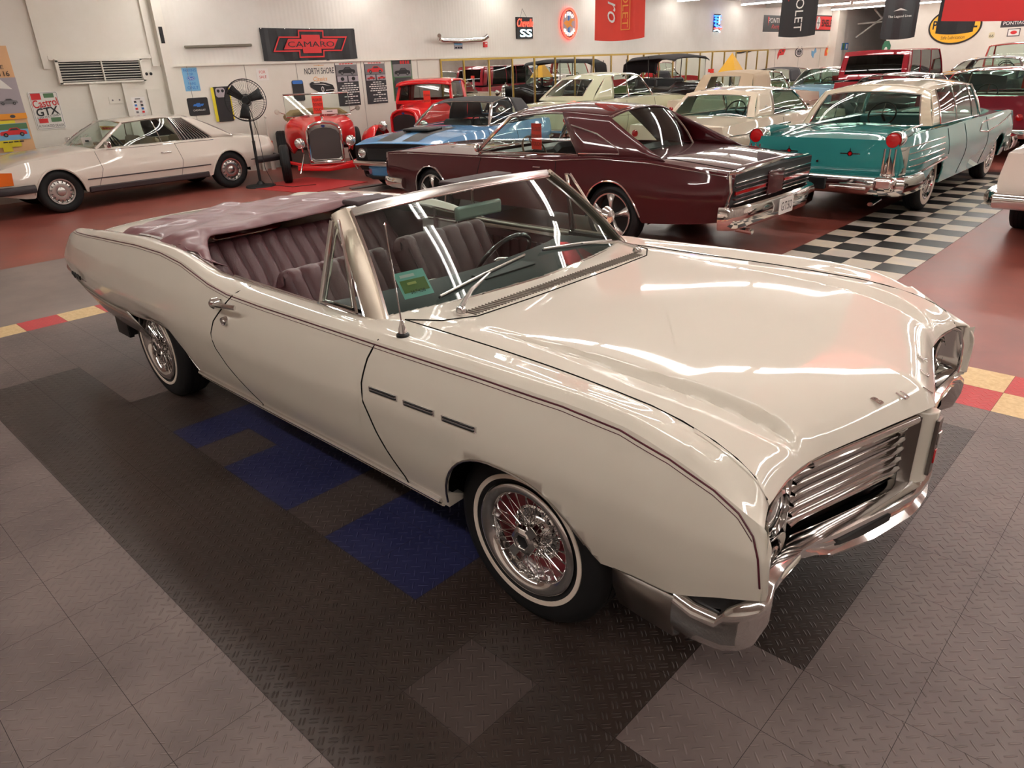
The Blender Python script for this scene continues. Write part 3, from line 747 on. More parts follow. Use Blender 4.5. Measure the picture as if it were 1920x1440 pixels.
# centre blade with emblem
mb = MB(); mb.prism([(.90, -.05, .565), (.985, -.03, .565), (1.004, -.012, .57), (1.004, .012, .57), (.985, .03, .565), (.90, .05, .565)], (0, 0, .255), HW); mb.build('centre_blade', hero, bevel=.004)
for s in (-1, 1):
    mb = MB(); mb.prism([(.935, s*.048, .565), (.955, s*.046, .565), (.972, s*.052, .565), (.955, s*.060, .565), (.93, s*.064, .565)], (0, 0, .25), STEEL); mb.build('grille_divider', hero, bevel=.003)
mb = MB(); mb.box((1.008, 0, .70), (.012, .046, .20), STEEL); mb.box((1.016, 0, .735), (.010, .030, .045), CHROME); mb.box((1.016, 0, .668), (.006, .022, .05), REDLENS); mb.build('emblem', hero, bevel=.003)
for k, c in enumerate('BUICK'):
    y = (k-2)*.11; x = .955-abs(y)*.37; pz = on_top(hb, [(x, y), (x+.001, y)], .001)
    z = pz[0].z if pz else .85
    f = Flat((x, y, z+.002), (.3*(1 if y > 0 else -1 if y < 0 else 0)*-1, 1, 0), (-.9, 0, .38)); f.text(c, 0, 0, .034, CHROME, bold=.02); o = f.done('hood_letter', parent=hero)
    q = o.modifiers.new('s', 'SOLIDIFY'); q.thickness = .004; q.offset = 1
# front bumper
def bsec(x, y, zt_, zb_, d, nx, ny):
    """bumper cross section, outward normal (nx,ny)"""
    if abs(y) > .86: pr = [(-.05, zt_-.012), (-.03, zt_), (-.004, zt_-.004), (d*.8, zt_-.02), (d, zt_-.035), (d, zt_-.05), (d*.95, (zt_+zb_)/2), (d*.9, zb_+.04), (d*.6, zb_+.02), (d*.1, zb_), (-.05, zb_+.01)]
    else:
        k = max(.25, min(1, (zt_-zb_)/.12)); pr = [(-.07, zt_-.016), (-.05, zt_-.004), (-.004, zt_), (d*.95, zt_-.016*k), (d, zt_-.030*k), (d*.55, zt_-.046*k), (d*.35, zt_-.062*k), (d*.40, zb_+.044*k), (d*.95, zb_+.030*k), (d*.5, zb_), (-.05, zb_+.006)]
    return [(x+nx*a, y+ny*a, z) for a, z in pr]
mb = MB(); rows = []
path = [(.635, -.94, .51, .378, .012, 0, -1), (.70, -.945, .50, .378, .016, .02, -1), (.77, -.945, .505, .388, .018, .1, -1), (.795, -.945, .545, .395, .02, .15, -1), (.84, -.943, .580, .42, .02, .3, -.95), (.872, -.93, .602, .45, .018, .7, -.7), (.882, -.905, .615, .49, .018, .95, -.3), (.872, -.875, .64, .56, .016, 1, 0),
        (.860, -.80, .635, .575, .02, 1, 0), (.845, -.66, .615, .56, .03, .98, -.1), (.842, -.57, .600, .52, .04, .95, -.2), (.862, -.48, .592, .475, .045, .95, -.2), (.915, -.28, .585, .445, .045, .96, -.2), (.965, -.09, .575, .445, .04, 1, -.1), (.975, -.04, .572, .445, .035, 1, -.05), (.975, 0, .572, .445, .035, 1, 0)]
path += [(x, -y, a, b, c, d, -e) for x, y, a, b, c, d, e in path[-2::-1]]
for p in path: rows.append(bsec(*p))
mb.grid(rows, CHROME); mb.poly(rows[0], CHROME); mb.poly(rows[-1], CHROME)
bump = mb.build('front_bumper', hero, ang=40)
for s in (-1, 1):
    mb = MB(); mb.prism([(.90, s*.18, .515), (.835, s*.43, .520), (.835, s*.43, .495), (.90, s*.18, .490)], (.066, 0, 0), BLACK); mb.build('bumper_slot', bump, smooth=False)
    mb = MB(); mb.box((.866, s*.74, .590), (.02, .13, .02), mat('turn_lamp', (200, 190, 170), rough=.1, coat=1)); mb.build('turn_lamp', bump, bevel=.006)
    mb = MB()
    mb.grid([[(.425, s*.936, .478), (.50, s*.94, .488), (.64, s*.945, .496)], [(.43, s*.938, .42), (.50, s*.94, .42), (.64, s*.944, .42)], [(.445, s*.925, .355), (.52, s*.93, .352), (.64, s*.935, .350)], [(.46, s*.88, .335), (.52, s*.89, .33), (.64, s*.90, .33)]], STEEL); mb.build('lower_valance', hero, solid=.006)
    mb = MB(); mb.prism([(.655, s*.925, .53), (.86, s*.925, .60), (.86, s*.90, .60), (.655, s*.88, .53)], (0, 0, -.06), BLACK); mb.build('bumper_filler', hero, smooth=False)

# ---------------- windshield
PIL = mat('pillar_champagne_metal', (186, 172, 156), rough=.38, metal=.85)
hw = [(-.66, 0), (-.675, .2), (-.70, .4), (-.735, .6), (-.775, .74), (-.80, .80)]
def ws(y, t):
    a = abs(y)/.80; xb = np.interp(abs(y), [p[1] for p in hw], [p[0] for p in hw]); xt = -1.115-.06*a**2.2
    zb_ = .995-.012*a**2; zt2 = 1.362-.028*a**2; yy = y*(1-.185*t)
    x = xb+(xt-xb)*t; z = zb_+(zt2-zb_)*t
    return (x+.012*math.sin(PI*t), yy, z+.012*math.sin(PI*t))
mb = MB(); mb.grid([[ws(y, t) for y in np.linspace(-.795, .795, 25)] for t in np.linspace(0, 1, 9)], glass_mat('windshield_glass', (206, 222, 216), .85)); mb.build('windshield', hero)
mb = MB(); top = [Vector(ws(y, 1.0)) for y in np.linspace(-.80, .80, 17)]
rows = []
for p in top: rows.append([(p.x+.022, p.y, p.z-.012), (p.x+.012, p.y, p.z+.008), (p.x-.010, p.y, p.z+.018), (p.x-.045, p.y, p.z+.012), (p.x-.055, p.y, p.z-.008), (p.x-.02, p.y, p.z-.02)])
mb.grid(rows, CHROME_S, closed_v=True); mb.poly(rows[0], CHROME_S); mb.poly(rows[-1], CHROME_S)
mb.tube([p+Vector((.024, 0, -.014)) for p in top], .007, CHROME, n=6)
mb.build('header_rail', hero, bevel=.002, ang=45)
for s in (-1, 1):
    mb = MB(); rows = []
    for t in np.linspace(-.03, 1.03, 10):
        p = Vector(ws(s*.80, t)); w_ = .030
        rows.append([(p.x+.022, p.y-s*.012, p.z+.004), (p.x+.020, p.y+s*.010, p.z+.012), (p.x-.014, p.y+s*.034, p.z-.002), (p.x-.052, p.y+s*.040, p.z-.020), (p.x-.056, p.y+s*.024, p.z-.024), (p.x-.02, p.y+s*.0, p.z-.012)])
    mb.grid(rows, PIL, closed_v=True); mb.poly(rows[0], PIL); mb.poly(rows[-1], PIL)
    mb.tube([Vector(ws(s*.795, t))+Vector((.026, 0, .006)) for t in np.linspace(-.02, 1, 10)], .0065, CHROME, n=6)
    mb.tube([Vector(ws(s*.80, t))+Vector((-.056, s*.040, -.02)) for t in np.linspace(-.02, 1, 10)], .006, CHROME, n=6)
    mb.build('windshield_pillar', hero, ang=40)
mb = MB(); mb.tube([Vector(ws(y, -.02))+Vector((.004, 0, .0)) for y in np.linspace(-.80, .80, 25)], .012, CHROME, n=8); mb.build('windshield_base_trim', hero)
# vent windows
for s in (-1, 1):
    A = Vector((-.905, s*.845, .992)); B = Vector((-1.165, s*.845, .992)); T = Vector((-1.13, s*.755, 1.32)); T2 = Vector((-1.10, s*.745, 1.325))
    mb = MB(); mb.poly([A, B, T, T2], GLASS); o = mb.build('vent_window', hero, smooth=False)
    mb = MB(); mb.tube([B+Vector((0, 0, -.02)), T], .011, CHROME, n=8, flat=1.4, up=(1, 0, 0)); mb.tube([A, T2], .007, CHROME, n=6); mb.tube([A, B], .006, CHROME, n=6)
    mb.tube([A+Vector((-.04, -s*.01, .012)), B+Vector((.03, -s*.01, .012)), T+Vector((.012, -s*.01, -.03)), T2+Vector((-.005, -s*.01, -.05)), A+Vector((-.04, -s*.01, .012))], .005, CHROME, n=6); mb.build('vent_frame', o)
    mb = MB(); mb.box((-1.03, s*.842, .978), (.30, .03, .022), BLACK); mb.build('belt_seal', hero, bevel=.003)
# sticker
a = Vector(ws(-.70, .09)); b = Vector(ws(-.53, .09)); c = Vector(ws(-.70, .34)); u = (b-a); v = (c-a); v -= u.normalized()*v.dot(u.normalized())
f = Flat(a+u*.5+v*.5+Vector((-.018, 0, -.004)), u, v)
TEAL_S = mat('sticker_teal', (150, 206, 196), rough=.5); f.rect(0, 0, .135, .125, TEAL_S); f.rect(0, -.008, .115, .06, mat('sticker_green', (110, 130, 60), rough=.5)); f.lines(-.015, .040, [.08], .01, .014, WHITEPAPER); f.lines(-.01, .002, [.05], .01, .012, mat('sticker_sand', (196, 190, 110), rough=.5)); f.text('367428', 0, -.040, .016, BLACK); f.done('window_sticker', parent=hero)
# cowl grille
mb = MB()
for k in range(62):
    y = -.57+k*(1.14/61); x = -.535; p = on_top(hb, [(x-.032, y), (x+.032, y)], .002, sub=.1)
    if len(p) >= 2: mb.tube([p[0], p[-1]], .0034, mat('vent_slot_grey', (112, 102, 94), rough=.7), n=5)
mb.build('cowl_vent', hero)
# wipers
def wiper(py, tip, b0, b1):
    mb = MB(); P0 = Vector((-.555, py, 1.0)); T = Vector(tip)
    mb.lathe([(.022, 0), (.024, .012), (.016, .03), (0, .034)], CHROME, n=16, axis='z', c=(P0.x, P0.y, .995))
    mb.tube([P0+Vector((0, 0, .022)), P0+(T-P0)*.35+Vector((0, 0, .035)), T], .008, CHROME_S, n=6, taper=[1.4, 1, .6]); o = mb.build('wiper_arm', hero)
    mb = MB(); B0 = Vector(b0); B1 = Vector(b1); mb.tube([B0, B0+(B1-B0)*.5+Vector((.004, 0, .006)), B1], .005, CHROME_S, n=6); mb.tube([B0+Vector((-.006, 0, -.008)), B1+Vector((-.006, 0, -.008))], .006, BLACK, n=5); mb.build('wiper_blade', o)
def wsp(y, t, o=.018):
    p = Vector(ws(y, t)); return p+Vector((o, 0, o*.9))
wiper(-.60, wsp(-.28, .13), wsp(-.56, .05), wsp(-.04, .20))
wiper(.60, wsp(.40, .13), wsp(.10, .20), wsp(.66, .05))
# antenna
mb = MB(); p = on_top(hb, [(-.545, -.90), (-.544, -.90)], 0)[0]
mb.lathe([(.024, 0), (.024, .008), (.016, .014)], BLACK, n=20, axis='z', c=p); mb.lathe([(.016, .012), (.014, .03), (.009, .045), (.005, .06), (0, .06)], CHROME, n=20, axis='z', c=p)
mb.tube([p+Vector((0, 0, .05)), p+Vector((-.04, .003, .395))], .0028, CHROME, n=6); mb.lathe([(0, 0), (.005, .004), (0, .012)], CHROME, n=8, axis='z', c=p+Vector((-.04, .003, .393))); mb.build('antenna', hero)

# ---------------- interior
mb = MB()
mb.grid([[(x, y, z) for y, z in ((-.82, .96), (-.80, .80), (-.79, .42), (-.6, .38), (0, .40), (.6, .38), (.79, .42), (.80, .80), (.82, .96))] for x in (-3.3, -2.9, -2.4, -1.9, -1.3, -.85)], BURG)
mb.build('interior_tub', hero)
def pleat_seat(name, x0, z0, x1, z1, y0, y1_, thick, cush, n=9):
    """pleated backrest from bottom (x0,z0) to top (x1,z1) and cushion reaching forward by cush"""
    mb = MB(); W = y1_-y0; rows = []
    prof = [(x0, z0), (x0+(x1-x0)*.5+.015, z0+(z1-z0)*.5), (x1+.012, z1-.06), (x1-.005, z1-.015), (x1-.05, z1), (x1-thick+.02, z1-.02), (x1-thick, z1-.08), (x0-thick, z0)]
    M = 8*n
    for i in range(M+1):
        t = i/M; y = y0+W*t; e = min(t, 1-t)*W; rd = 1 if e > .06 else (1-(1-e/.06)**2)**.5
        pl = abs(math.sin(PI*n*t)) if .07 < t < .93 else 1; row = []
        for k, (x, z) in enumerate(prof):
            o = -.020*(1-pl**.5) if k in (0, 1, 2, 3) else 0
            oz = -.012*(1-pl**.5) if k in (3, 4) else 0
            zz = z+oz-(1-rd)*.07*(1 if k in (2, 3, 4, 5) else .3 if k == 1 else 0)
            xx = x+o-(1-rd)*(.05 if k in (0, 1, 2, 3) else -.03)
            row.append((xx, y, zz))
        rows.append(row)
    mb.grid(rows, BURG, closed_v=True); mb.poly(rows[0], BURG); mb.poly(rows[-1], BURG); o = mb.build(name, hero, ang=60)
    mb = MB()
    for yy in (y0+.035, y1_-.035): mb.tube([(x0+.012, yy, z0), (x0+(x1-x0)*.5+.02, yy, z0+(z1-z0)*.5), (x1+.01, yy, z1-.07), (x1-.03, yy, z1-.012)], .004, mat('seat_piping', (70, 34, 40), rough=.5), n=5)
    mb.build('piping', o)
    mb = MB(); rows = []
    for i in range(M+1):
        t = i/M; y = y0+W*t; pl = abs(math.sin(PI*n*t))
        d = -.010*(1-pl**.5); rows.append([(x0-.02, y, z0-.02), (x0+.03, y, z0+.04+d), (x0+cush*.6, y, z0+.055+d), (x0+cush-.04, y, z0+.045+d), (x0+cush, y, z0), (x0+cush-.02, y, z0-.12)])
    mb.grid(rows, BURG); mb.build('seat_cushion', o, ang=60)
    return o
pleat_seat('rear_seat', -2.50, .62, -2.72, .985, -.72, .72, .16, .45, n=15)
pleat_seat('front_seat', -1.52, .60, -1.70, 1.0, -.70, -.04, .13, .50, n=6)
pleat_seat('front_seat', -1.52, .60, -1.70, 1.03, .03, .70, .13, .50, n=6)
mb = MB()
for s in (-1, 1):
    for i in range(14): mb.tube([(-1.95+i*.075, s*.79, .55), (-1.95+i*.075, s*.80, .90)], .03, BURG, n=6, flat=.35, up=(0, 1, 0))
mb.build('door_pleats', hero)
mb = MB(); mb.tube([(-2.0, .805, .955), (-1.0, .805, .955)], .014, CHROME, n=8); mb.build('inner_door_rail', hero); mb = MB(); mb.tube([(-2.0, -.805, .955), (-1.2, -.805, .955)], .012, CHROME, n=8); mb.build('inner_door_rail', hero)
# silver quarter panel inside, far side
SILV = mat('quilted_silver_panel', (200, 190, 186), rough=.3, metal=.3)
mb = MB(); mb.box((-2.26, .79, .86), (.34, .02, .19), SILV); q = mb.build('quarter_trim_panel', hero, bevel=.004)
mb = MB(); mb.box((-2.27, .775, .86), (.05, .02, .20), CHROME); mb.tube([(-2.45, .775, .77), (-2.08, .775, .77)], .01, CHROME, n=6); mb.tube([(-2.45, .775, .95), (-2.08, .775, .95)], .008, CHROME, n=6); mb.build('quarter_trim_strip', q)
mb = MB(); rows = []
for y in np.linspace(-.79, .79, 21):
    xb = np.interp(abs(y), [p[1] for p in hw], [p[0] for p in hw]); rows.append([(xb-.005, y, .978), (xb-.10, y, .985), (xb-.30, y, .980), (xb-.43, y, .965), (xb-.46, y, .92), (xb-.42, y, .70), (xb-.36, y, .55)])
mb.grid(rows, DASH); mb.build('dashboard', hero)
mb = MB(); mb.box((-.90, .0, .984), (.10, .34, .012), BLACK); mb.build('defroster_vent', hero, bevel=.003)
# steering wheel
C0 = Vector((-1.30, .40, .885)); ax = Vector((-.82, 0, .57)).normalized(); e1 = Vector((0, 1, 0)); e2 = ax.cross(e1)
mb = MB(); mb.tube([C0+(e1*math.cos(a)+e2*math.sin(a))*.19 for a in np.linspace(0, 2*PI, 41)[:-1]], .012, mat('wheel_rim_dark', (40, 22, 24), rough=.3, coat=1), n=10, closed=True); sw = mb.build('steering_wheel', hero)
mb = MB()
for a in (0, PI): mb.tube([C0+ax*-.03, C0+(e1*math.cos(a)+e2*math.sin(a))*.185], .012, CHROME_S, n=6, flat=.5)
mb.tube([C0-ax*.02, C0-ax*.35], .03, BURG, n=10); mb.lathe([(.05, -.02), (.05, .01), (.03, .02), (0, .022)], CHROME, n=20, axis='z', c=C0); mb.build('wheel_spokes', sw)
# mirror
mb = MB(); mb.tube([(-1.09, 0, 1.35), (-1.09, 0, 1.28)], .008, CHROME, n=6); mr = mb.build('mirror_stem', hero)
mb = MB(); mb.box((-1.07, .015, 1.25), (.028, .30, .066), mat('mirror_housing', (158, 166, 160), rough=.25, coat=.6)); mb.build('rear_view_mirror', mr, bevel=.013)
# sun visors folded back over the rail
for y, w in ((-.50, .20), (.16, .40)):
    mb = MB(); mb.box((-1.225, y, 1.368-.02*abs(y)), (.12, w, .022), mat('visor_brown', (62, 46, 48), rough=.7)); mb.build('sun_visor', hero, bevel=.009)
# door mirror far side
mb = MB(); p0 = Vector((-1.02, .92, .985)); mb.tube([p0, p0+Vector((0, .05, .06))], .01, CHROME, n=8)
for v in (0,): mb.lathe([(0, .045), (.035, .035), (.052, .01), (.054, .0), (0, .0)], CHROME, n=24, axis='x', c=p0+Vector((0, .05, .085)))
mb.build('door_mirror', hero)

# convertible boot cover: its own soft vinyl skin
def boot_z(x, y):
    v = (abs(y)/.84); z = 1.03+.035*(1-v**3)
    z += .055*math.exp(-((x+2.66)/.16)**2)*math.exp(-((y-.42)/.16)**2)
    z += .018*math.exp(-((x+2.75)/.2)**2)
    z += .016*math.sin(9*x+4*y)*math.sin(5*y-3*x)*(.4+.6*v)+.010*math.sin(23*x-9*y+1)*v+.006*math.sin(14*y+19*x)+.016*abs(math.sin(10*x+2.2*y))*max(0, v-.5)*2
    return z
mb = MB(); rows = []
NX, NY = 34, 70
for j in range(NY+1):
    y = -.865+1.73*j/NY; row = []; v = abs(y)/.865
    xr = -3.42-.16*(1-v**2)+.025*math.sin(y*17)+.015*math.sin(y*31); xf = -2.60-.06*(1-v**2)+.018*math.sin(y*13)+.10*max(0, v-.75)/.25
    if y < -.6: xf += .42*((-.6-y)/.265)**1.3
    for i in range(NX+1):
        t = i/NX; x = xr+(xf-xr)*t; z = boot_z(x, y)
        if t < .08: z -= .05*(1-t/.08)**1.5*(1+.4*math.sin(y*23))
        if v > .90: z -= .05*((v-.90)/.10)**1.2*(1+.35*math.sin(x*16))
        if t > .93: z -= .035*((t-.93)/.07)**1.5
        zf = 1.02+.0*t
        if x > -2.55: z -= .09*(x+2.55)
        row.append((x, y, max(z, .985 if v < .8 else .97)))
    rows.append(row)
mb.grid(rows, BURG_D); bc = mb.build('boot_cover', hero, solid=.006, sub=1, ang=180)
bc.modifiers.move(1, 0)
# hanging front near corner of the cover
mb = MB(); rows = []
for j in range(17):
    s_ = j/16; x = -2.60+.36*s_; row = []
    for i in range(9):
        t = i/8; row.append((x+.012*math.sin(7*t+3*s_), -.815+.085*t+.010*math.sin(14*s_)+.018*t*math.sin(23*s_+2), 1.045-.02*s_-(.13-.09*s_)*t-.03*s_*s_))
    rows.append(row)
mb.grid(rows, BURG_D); mb.build('boot_cover_flap', hero, solid=.004, ang=180)
# white folded cushion on the front seat
t_ = MB(); rows = []
t_.box((0, 0, .11), (.10, .30, .22), mat('white_cushion_cloth', (226, 226, 212), rough=.8)); cu = t_.build('cushion', None, bevel=.03, loc=(-1.30, -.17, .665)); cu.rotation_euler = (0, -.2, .1)
tag(cu, 'white folded cushion on the front seat behind the windshield of the cream convertible', 'cushion')
# ================================================================ the other cars
TAN = leather('tan_vinyl', (150, 128, 104)); BLKV = leather('black_vinyl', (26, 26, 28)); TEALV = leather('teal_vinyl', (60, 122, 128)); BRNV = leather('brown_vinyl', (96, 66, 46))
def wheel(parent, loc, style, Rw=.34, w=.20, s=-1):
    """s=-1: outer face towards local -y"""
    rim = Rw*.60 if style != 'alloy' else Rw*.74
    mb = MB(); mb.lathe(tyre_prof(Rw, rim, w, s), RUBBER, n=40); o = mb.build('wheel', parent, loc=loc, ang=40); h = w/2*s
    def lat(name, prof, m, n=36):
        q = MB(); q.lathe(prof, m, n=n); return q.build(name, o)
    if style in ('white', 'thin'):
        a, b = (rim+.012, rim+.075) if style == 'white' else (rim+.03, rim+.05)
        lat('whitewall', [(a, h*.97), (a, h*1.02), (b, h*1.03), (b, h*.97)], WHITEWALL)
    if style == 'white':
        lat('rim', [(rim+.008, h*.9), (rim, h*1.06), (rim-.02, h*1.0), (rim-.03, h*.7), (0, h*.65)], CHROME)
        q = MB()
        for k in range(26):
            a = 2*PI*k/26; q.tube([(.06*math.cos(a), h*1.05, .06*math.sin(a)), ((rim-.03)*math.cos(a), h*.85, (rim-.03)*math.sin(a))], .005, CHROME, n=5)
        q.build('spokes', o); lat('hub_cap', [(.065, h*.8), (.062, h*1.15), (.03, h*1.3), (0, h*1.32)], CHROME)
    elif style == 'alloy':
        lat('rim', [(rim+.006, h*.95), (rim, h*1.05), (rim-.015, h*1.0), (rim-.02, h*.3), (rim-.03, -h*.2)], CHROME)
        for k in range(5):
            a = 2*PI*k/5+.3; q = MB(); c, t = math.cos(a), math.sin(a); e = Vector((-t, 0, c))
            A = Vector((.05*c, h*.75, .05*t)); B = Vector(((rim-.015)*c, h*.92, (rim-.015)*t)); M_ = (A+B)/2+Vector((0, h*.10, 0))
            q.grid([[A-e*.012, A+Vector((0, h*.08, 0)), A+e*.012], [M_-e*.019, M_+Vector((0, h*.2, 0)), M_+e*.019], [B-e*.050, B+Vector((0, h*.08, 0)), B+e*.050]], mat('polished_alloy', (226, 222, 218), rough=.22, metal=.75))
            q.build('spoke', o, solid=.012)
        lat('hub_cap', [(.036, h*.6), (.034, h*.95), (.026, h*1.0), (0, h*.98)], CHROME); lat('brake_disc', [(rim-.03, h*.1), (0, h*.1)], BLACK)
    elif style == 'slots':
        lat('rim', [(rim+.005, h*.92), (rim, h*1.04), (rim-.018, h*1.02), (rim-.03, h*.75), (rim-.035, h*.72)], CHROME_S)
        lat('disc', [(rim-.035, h*.72), (rim-.075, h*.86), (.07, h*.80), (.06, h*.95), (.03, h*1.05), (0, h*1.05)], CHROME_S)
        q = MB()
        for k in range(15):
            a = 2*PI*k/15; q.box(((rim-.052)*math.cos(a), h*.84, (rim-.052)*math.sin(a)), (.028, .008, .012), BLACK, rot=Matrix.Rotation(-a, 3, 'Y'))
        q.build('slots', o, smooth=False)
    elif style == 'steel':
        lat('rim', [(rim+.004, h*.9), (rim, h*1.0), (rim-.02, h*.5), (0, h*.3)], RED_RIM); lat('hub_cap', [(.06, h*.3), (.055, h*.55), (0, h*.6)], CHROME)
    else:
        lat('rim', [(rim+.006, h*.93), (rim, h*1.04), (rim-.02, h*.95), (rim-.05, h*.75)], CHROME)
        lat('hub_cap', [(rim-.05, h*.7), (rim-.07, h*.95), (.05, h*1.0), (.04, h*1.12), (0, h*1.14)], CHROME)
    return o
def wheels(t, wb, style, Rw, y, w=.20):
    a = wheel(t, (0, -y, Rw), style, Rw, w)
    for (x, yy) in ((-wb, -y), (0, y), (-wb, y)):
        c = copy_tree(a, t); c.location = (x, yy, Rw)
        if yy > 0: c.rotation_euler = (0, 0, PI)
def bumper(t, name, path, z0, h, d=.06, m=CHROME, guards=()):
    """path (x,y) from one side round to the other; outward = away from the car centre"""
    mb = MB(); rows = []; n = len(path)
    for i, (x, y) in enumerate(path):
        a = Vector(path[max(0, i-1)]); b = Vector(path[min(n-1, i+1)]); tg = (b-a).normalized(); nn = Vector((tg.y, -tg.x))
        cx = path[n//2][0]; sgn = 1 if cx > -1.5 else -1
        if nn.x*sgn < -.2 or (abs(nn.x) < .2 and nn.y*y < 0): nn = -nn
        pr = [(-.03, z0), (0, z0-.0), (d*.7, z0+h*.12), (d, z0+h*.4), (d, z0+h*.65), (d*.6, z0+h*.93), (0, z0+h), (-.04, z0+h*.96)]
        rows.append([(x+nn.x*a_, y+nn.y*a_, z) for a_, z in pr])
    mb.grid(rows, m, closed_v=True); mb.poly(rows[0], m); mb.poly(rows[-1], m); o = mb.build(name, t, ang=40)
    for (x, y) in guards:
        g = MB(); g.box((x, y, z0+h*.5), (.07, .06, h*1.5), m); g.build('bumper_guard', o, bevel=.02)
    return o
def round_lamp(t, name, c, r, m=HEADGLASS, axis='x', d=1, trim=CHROME):
    mb = MB(); mb.lathe([(r*1.02, -.02*d), (r*1.15, .0), (r*1.12, .025*d), (r, .02*d)], trim, n=24, axis=axis, c=c); o = mb.build(name, t)
    mb = MB(); mb.lathe([(r, .01*d), (r*.8, .028*d), (r*.4, .038*d), (0, .04*d)], m, n=24, axis=axis, c=c); mb.build('lens', o)
    return o
def seat(t, name, x, z, y0, y1_, m, h=.5, cush=.45):
    mb = MB(); n = 6; rows = []
    for i in range(13):
        u = i/12; y = y0+(y1_-y0)*u; e = min(u, 1-u)*(y1_-y0); rd = 1 if e > .05 else math.sqrt(max(0, 1-(1-e/.05)**2))
        pts = [(x+cush, z), (x+cush, z+.08), (x+.08, z+.12), (x-.06, z+h*.7), (x-.09, z+h-.03), (x-.14, z+h), (x-.20, z+h-.05), (x-.12, z)]
        rows.append([(a-(1-rd)*.03*(1 if a > x-.1 else -1), y, b-(1-rd)*.05*(b > z+.2)) for a, b in pts])
    mb.grid(rows, m, closed_v=True); mb.poly(rows[0], m); mb.poly(rows[-1], m); return mb.build(name, t, ang=50)
def greenhouse(t, g, paint_m, glass=GLASS, frame=CHROME, roof_m=None, soft=False):
    L = g['lines']; yb = pch(g['yb']); zb = pch(g['zb']); yt = pch(g['yt']); zt_ = pch(g['zt']); cr = g.get('crown', .05); fb, ft, rb, rt = g.get('bow', (.1, .04, .06, .04)); roof_m = roof_m or paint_m
    def P(xb, xt, v, s):
        b = Vector((xb, s*yb(xb), zb(xb))); tt = Vector((xt, s*yt(xt), zt_(xt))); p = b+(tt-b)*v; p.y += s*.02*math.sin(PI*v)*g.get('bulge', 1); return p
    x0, x1 = L[0], L[-1]
    # roof
    mb = MB(); rows = []
    for i in range(15):
        u = i/14; x = x0[1]+(x1[1]-x0[1])*u; row = []
        for j in range(17):
            v = -1+j/8; k = 1-v*v; fx_ = ft*k*(1-u)**3-rt*k*u**3; row.append((x+fx_, v*yt(x), zt_(x)+cr*(1-abs(v)**2.4)*g.get('cf', lambda u: 1)(u)))
        rows.append(row)
    mb.grid(rows, roof_m); roof = mb.build('roof', t, solid=.015, ang=60)
    # ends
    xr_ = g.get('rl', x1)
    for nm, e, bow_b, bow_t, sg, typ in (('windshield', x0, fb, ft, 1, 'g'), ('rear_window', xr_, rb, rt, -1, g.get('rear', 'g'))):
        xb, xt = e[0], e[1]; rows = []
        for i in range(7):
            w = i/6; row = []
            for j in range(15):
                v = -1+j/7; k = 1-v*v; s = 1 if v >= 0 else -1
                B = Vector((xb+sg*bow_b*k, v*(yb(xb) if not (sg < 0 and 'rl' in g) else g['rly']), zb(xb)+.01*k)); T_ = Vector((xt+sg*bow_t*k, v*yt(xt), zt_(xt)+cr*(1-abs(v)**2.4)*.9))
                row.append(B+(T_-B)*w+Vector((sg*.03*math.sin(PI*w), 0, .01*math.sin(PI*w))))
            rows.append(row)
        ins = g.get('rear_inset') if sg < 0 else None
        mb = MB()
        if typ == 'g' and not ins:
            mb.grid(rows, glass); mb.build(nm, t)
            fr = [r[0] for r in rows]+rows[-1]+[r[-1] for r in rows[::-1]]+rows[0][::-1]
            mb = MB(); mb.tube(fr, .012, frame, n=6, closed=True); mb.build(nm+'_trim', t)
        else:
            i0, i1, j0, j1 = ins or (9, 9, 9, 9); m1 = MB()
            for a in range(6):
                for b in range(14):
                    q = [rows[a][b], rows[a][b+1], rows[a+1][b+1], rows[a+1][b]]; gl = ins and i0 <= a < i1 and j0 <= b < j1
                    (m1 if gl else mb).add(q, [(0, 1, 2, 3)], glass if gl else paint_m)
            mb.build('rear_roof_panel', t, merge=.0005)
            if ins:
                m1.build(nm, t, merge=.0005); o_ = Vector((sg*.004, 0, .002))
                fr = [rows[i0][b]+o_ for b in range(j0, j1+1)]+[rows[a][j1]+o_ for a in range(i0+1, i1+1)]+[rows[i1][b]+o_ for b in range(j1-1, j0-1, -1)]+[rows[a][j0]+o_ for a in range(i1-1, i0, -1)]
                m2 = MB(); m2.tube(fr, .010, frame, n=6, closed=True); m2.build(nm+'_trim', t)
    # sides
    for s in (-1, 1):
        for k in range(len(L)-1):
            a, b = L[k], L[k+1]; typ = a[2]; n = 6; rows = []
            for i in range(n+1):
                u = i/n; rows.append([P(a[0]+(b[0]-a[0])*u, a[1]+(b[1]-a[1])*u, w/6, s) for w in range(7)])
            if typ == 'g':
                q = MB(); q.grid(rows, glass); q.build('side_window', t)
                fr = [r[0] for r in rows]+rows[-1]+[r[-1] for r in rows[::-1]]+rows[0][::-1]
                q = MB(); q.tube([p+Vector((0, s*.004, 0)) for p in fr], .008, frame, n=6, closed=True); q.build('window_frame', t)
            elif typ == 'v':
                q = MB(); q.grid(rows, BLACK); q.build('quarter_backing', t); q = MB()
                for i in range(10):
                    u = (i+.5)/10; q.tube([P(a[0]+(b[0]-a[0])*u, a[1]+(b[1]-a[1])*u, w/4, s)+Vector((0, s*.012, 0)) for w in range(5)], .010, CHROME_S, n=4)
                q.build('quarter_louvre', t)
            else:
                q = MB(); q.grid(rows, paint_m); q.build('roof_pillar', t, solid=.02)
        q = MB(); q.tube([P(e[0], e[1], w/6, s)+Vector((0, 0, 0)) for e in (x0,) for w in range(7)], .022, g.get('apillar', frame), n=8); q.build('windshield_pillar', t)
    return P
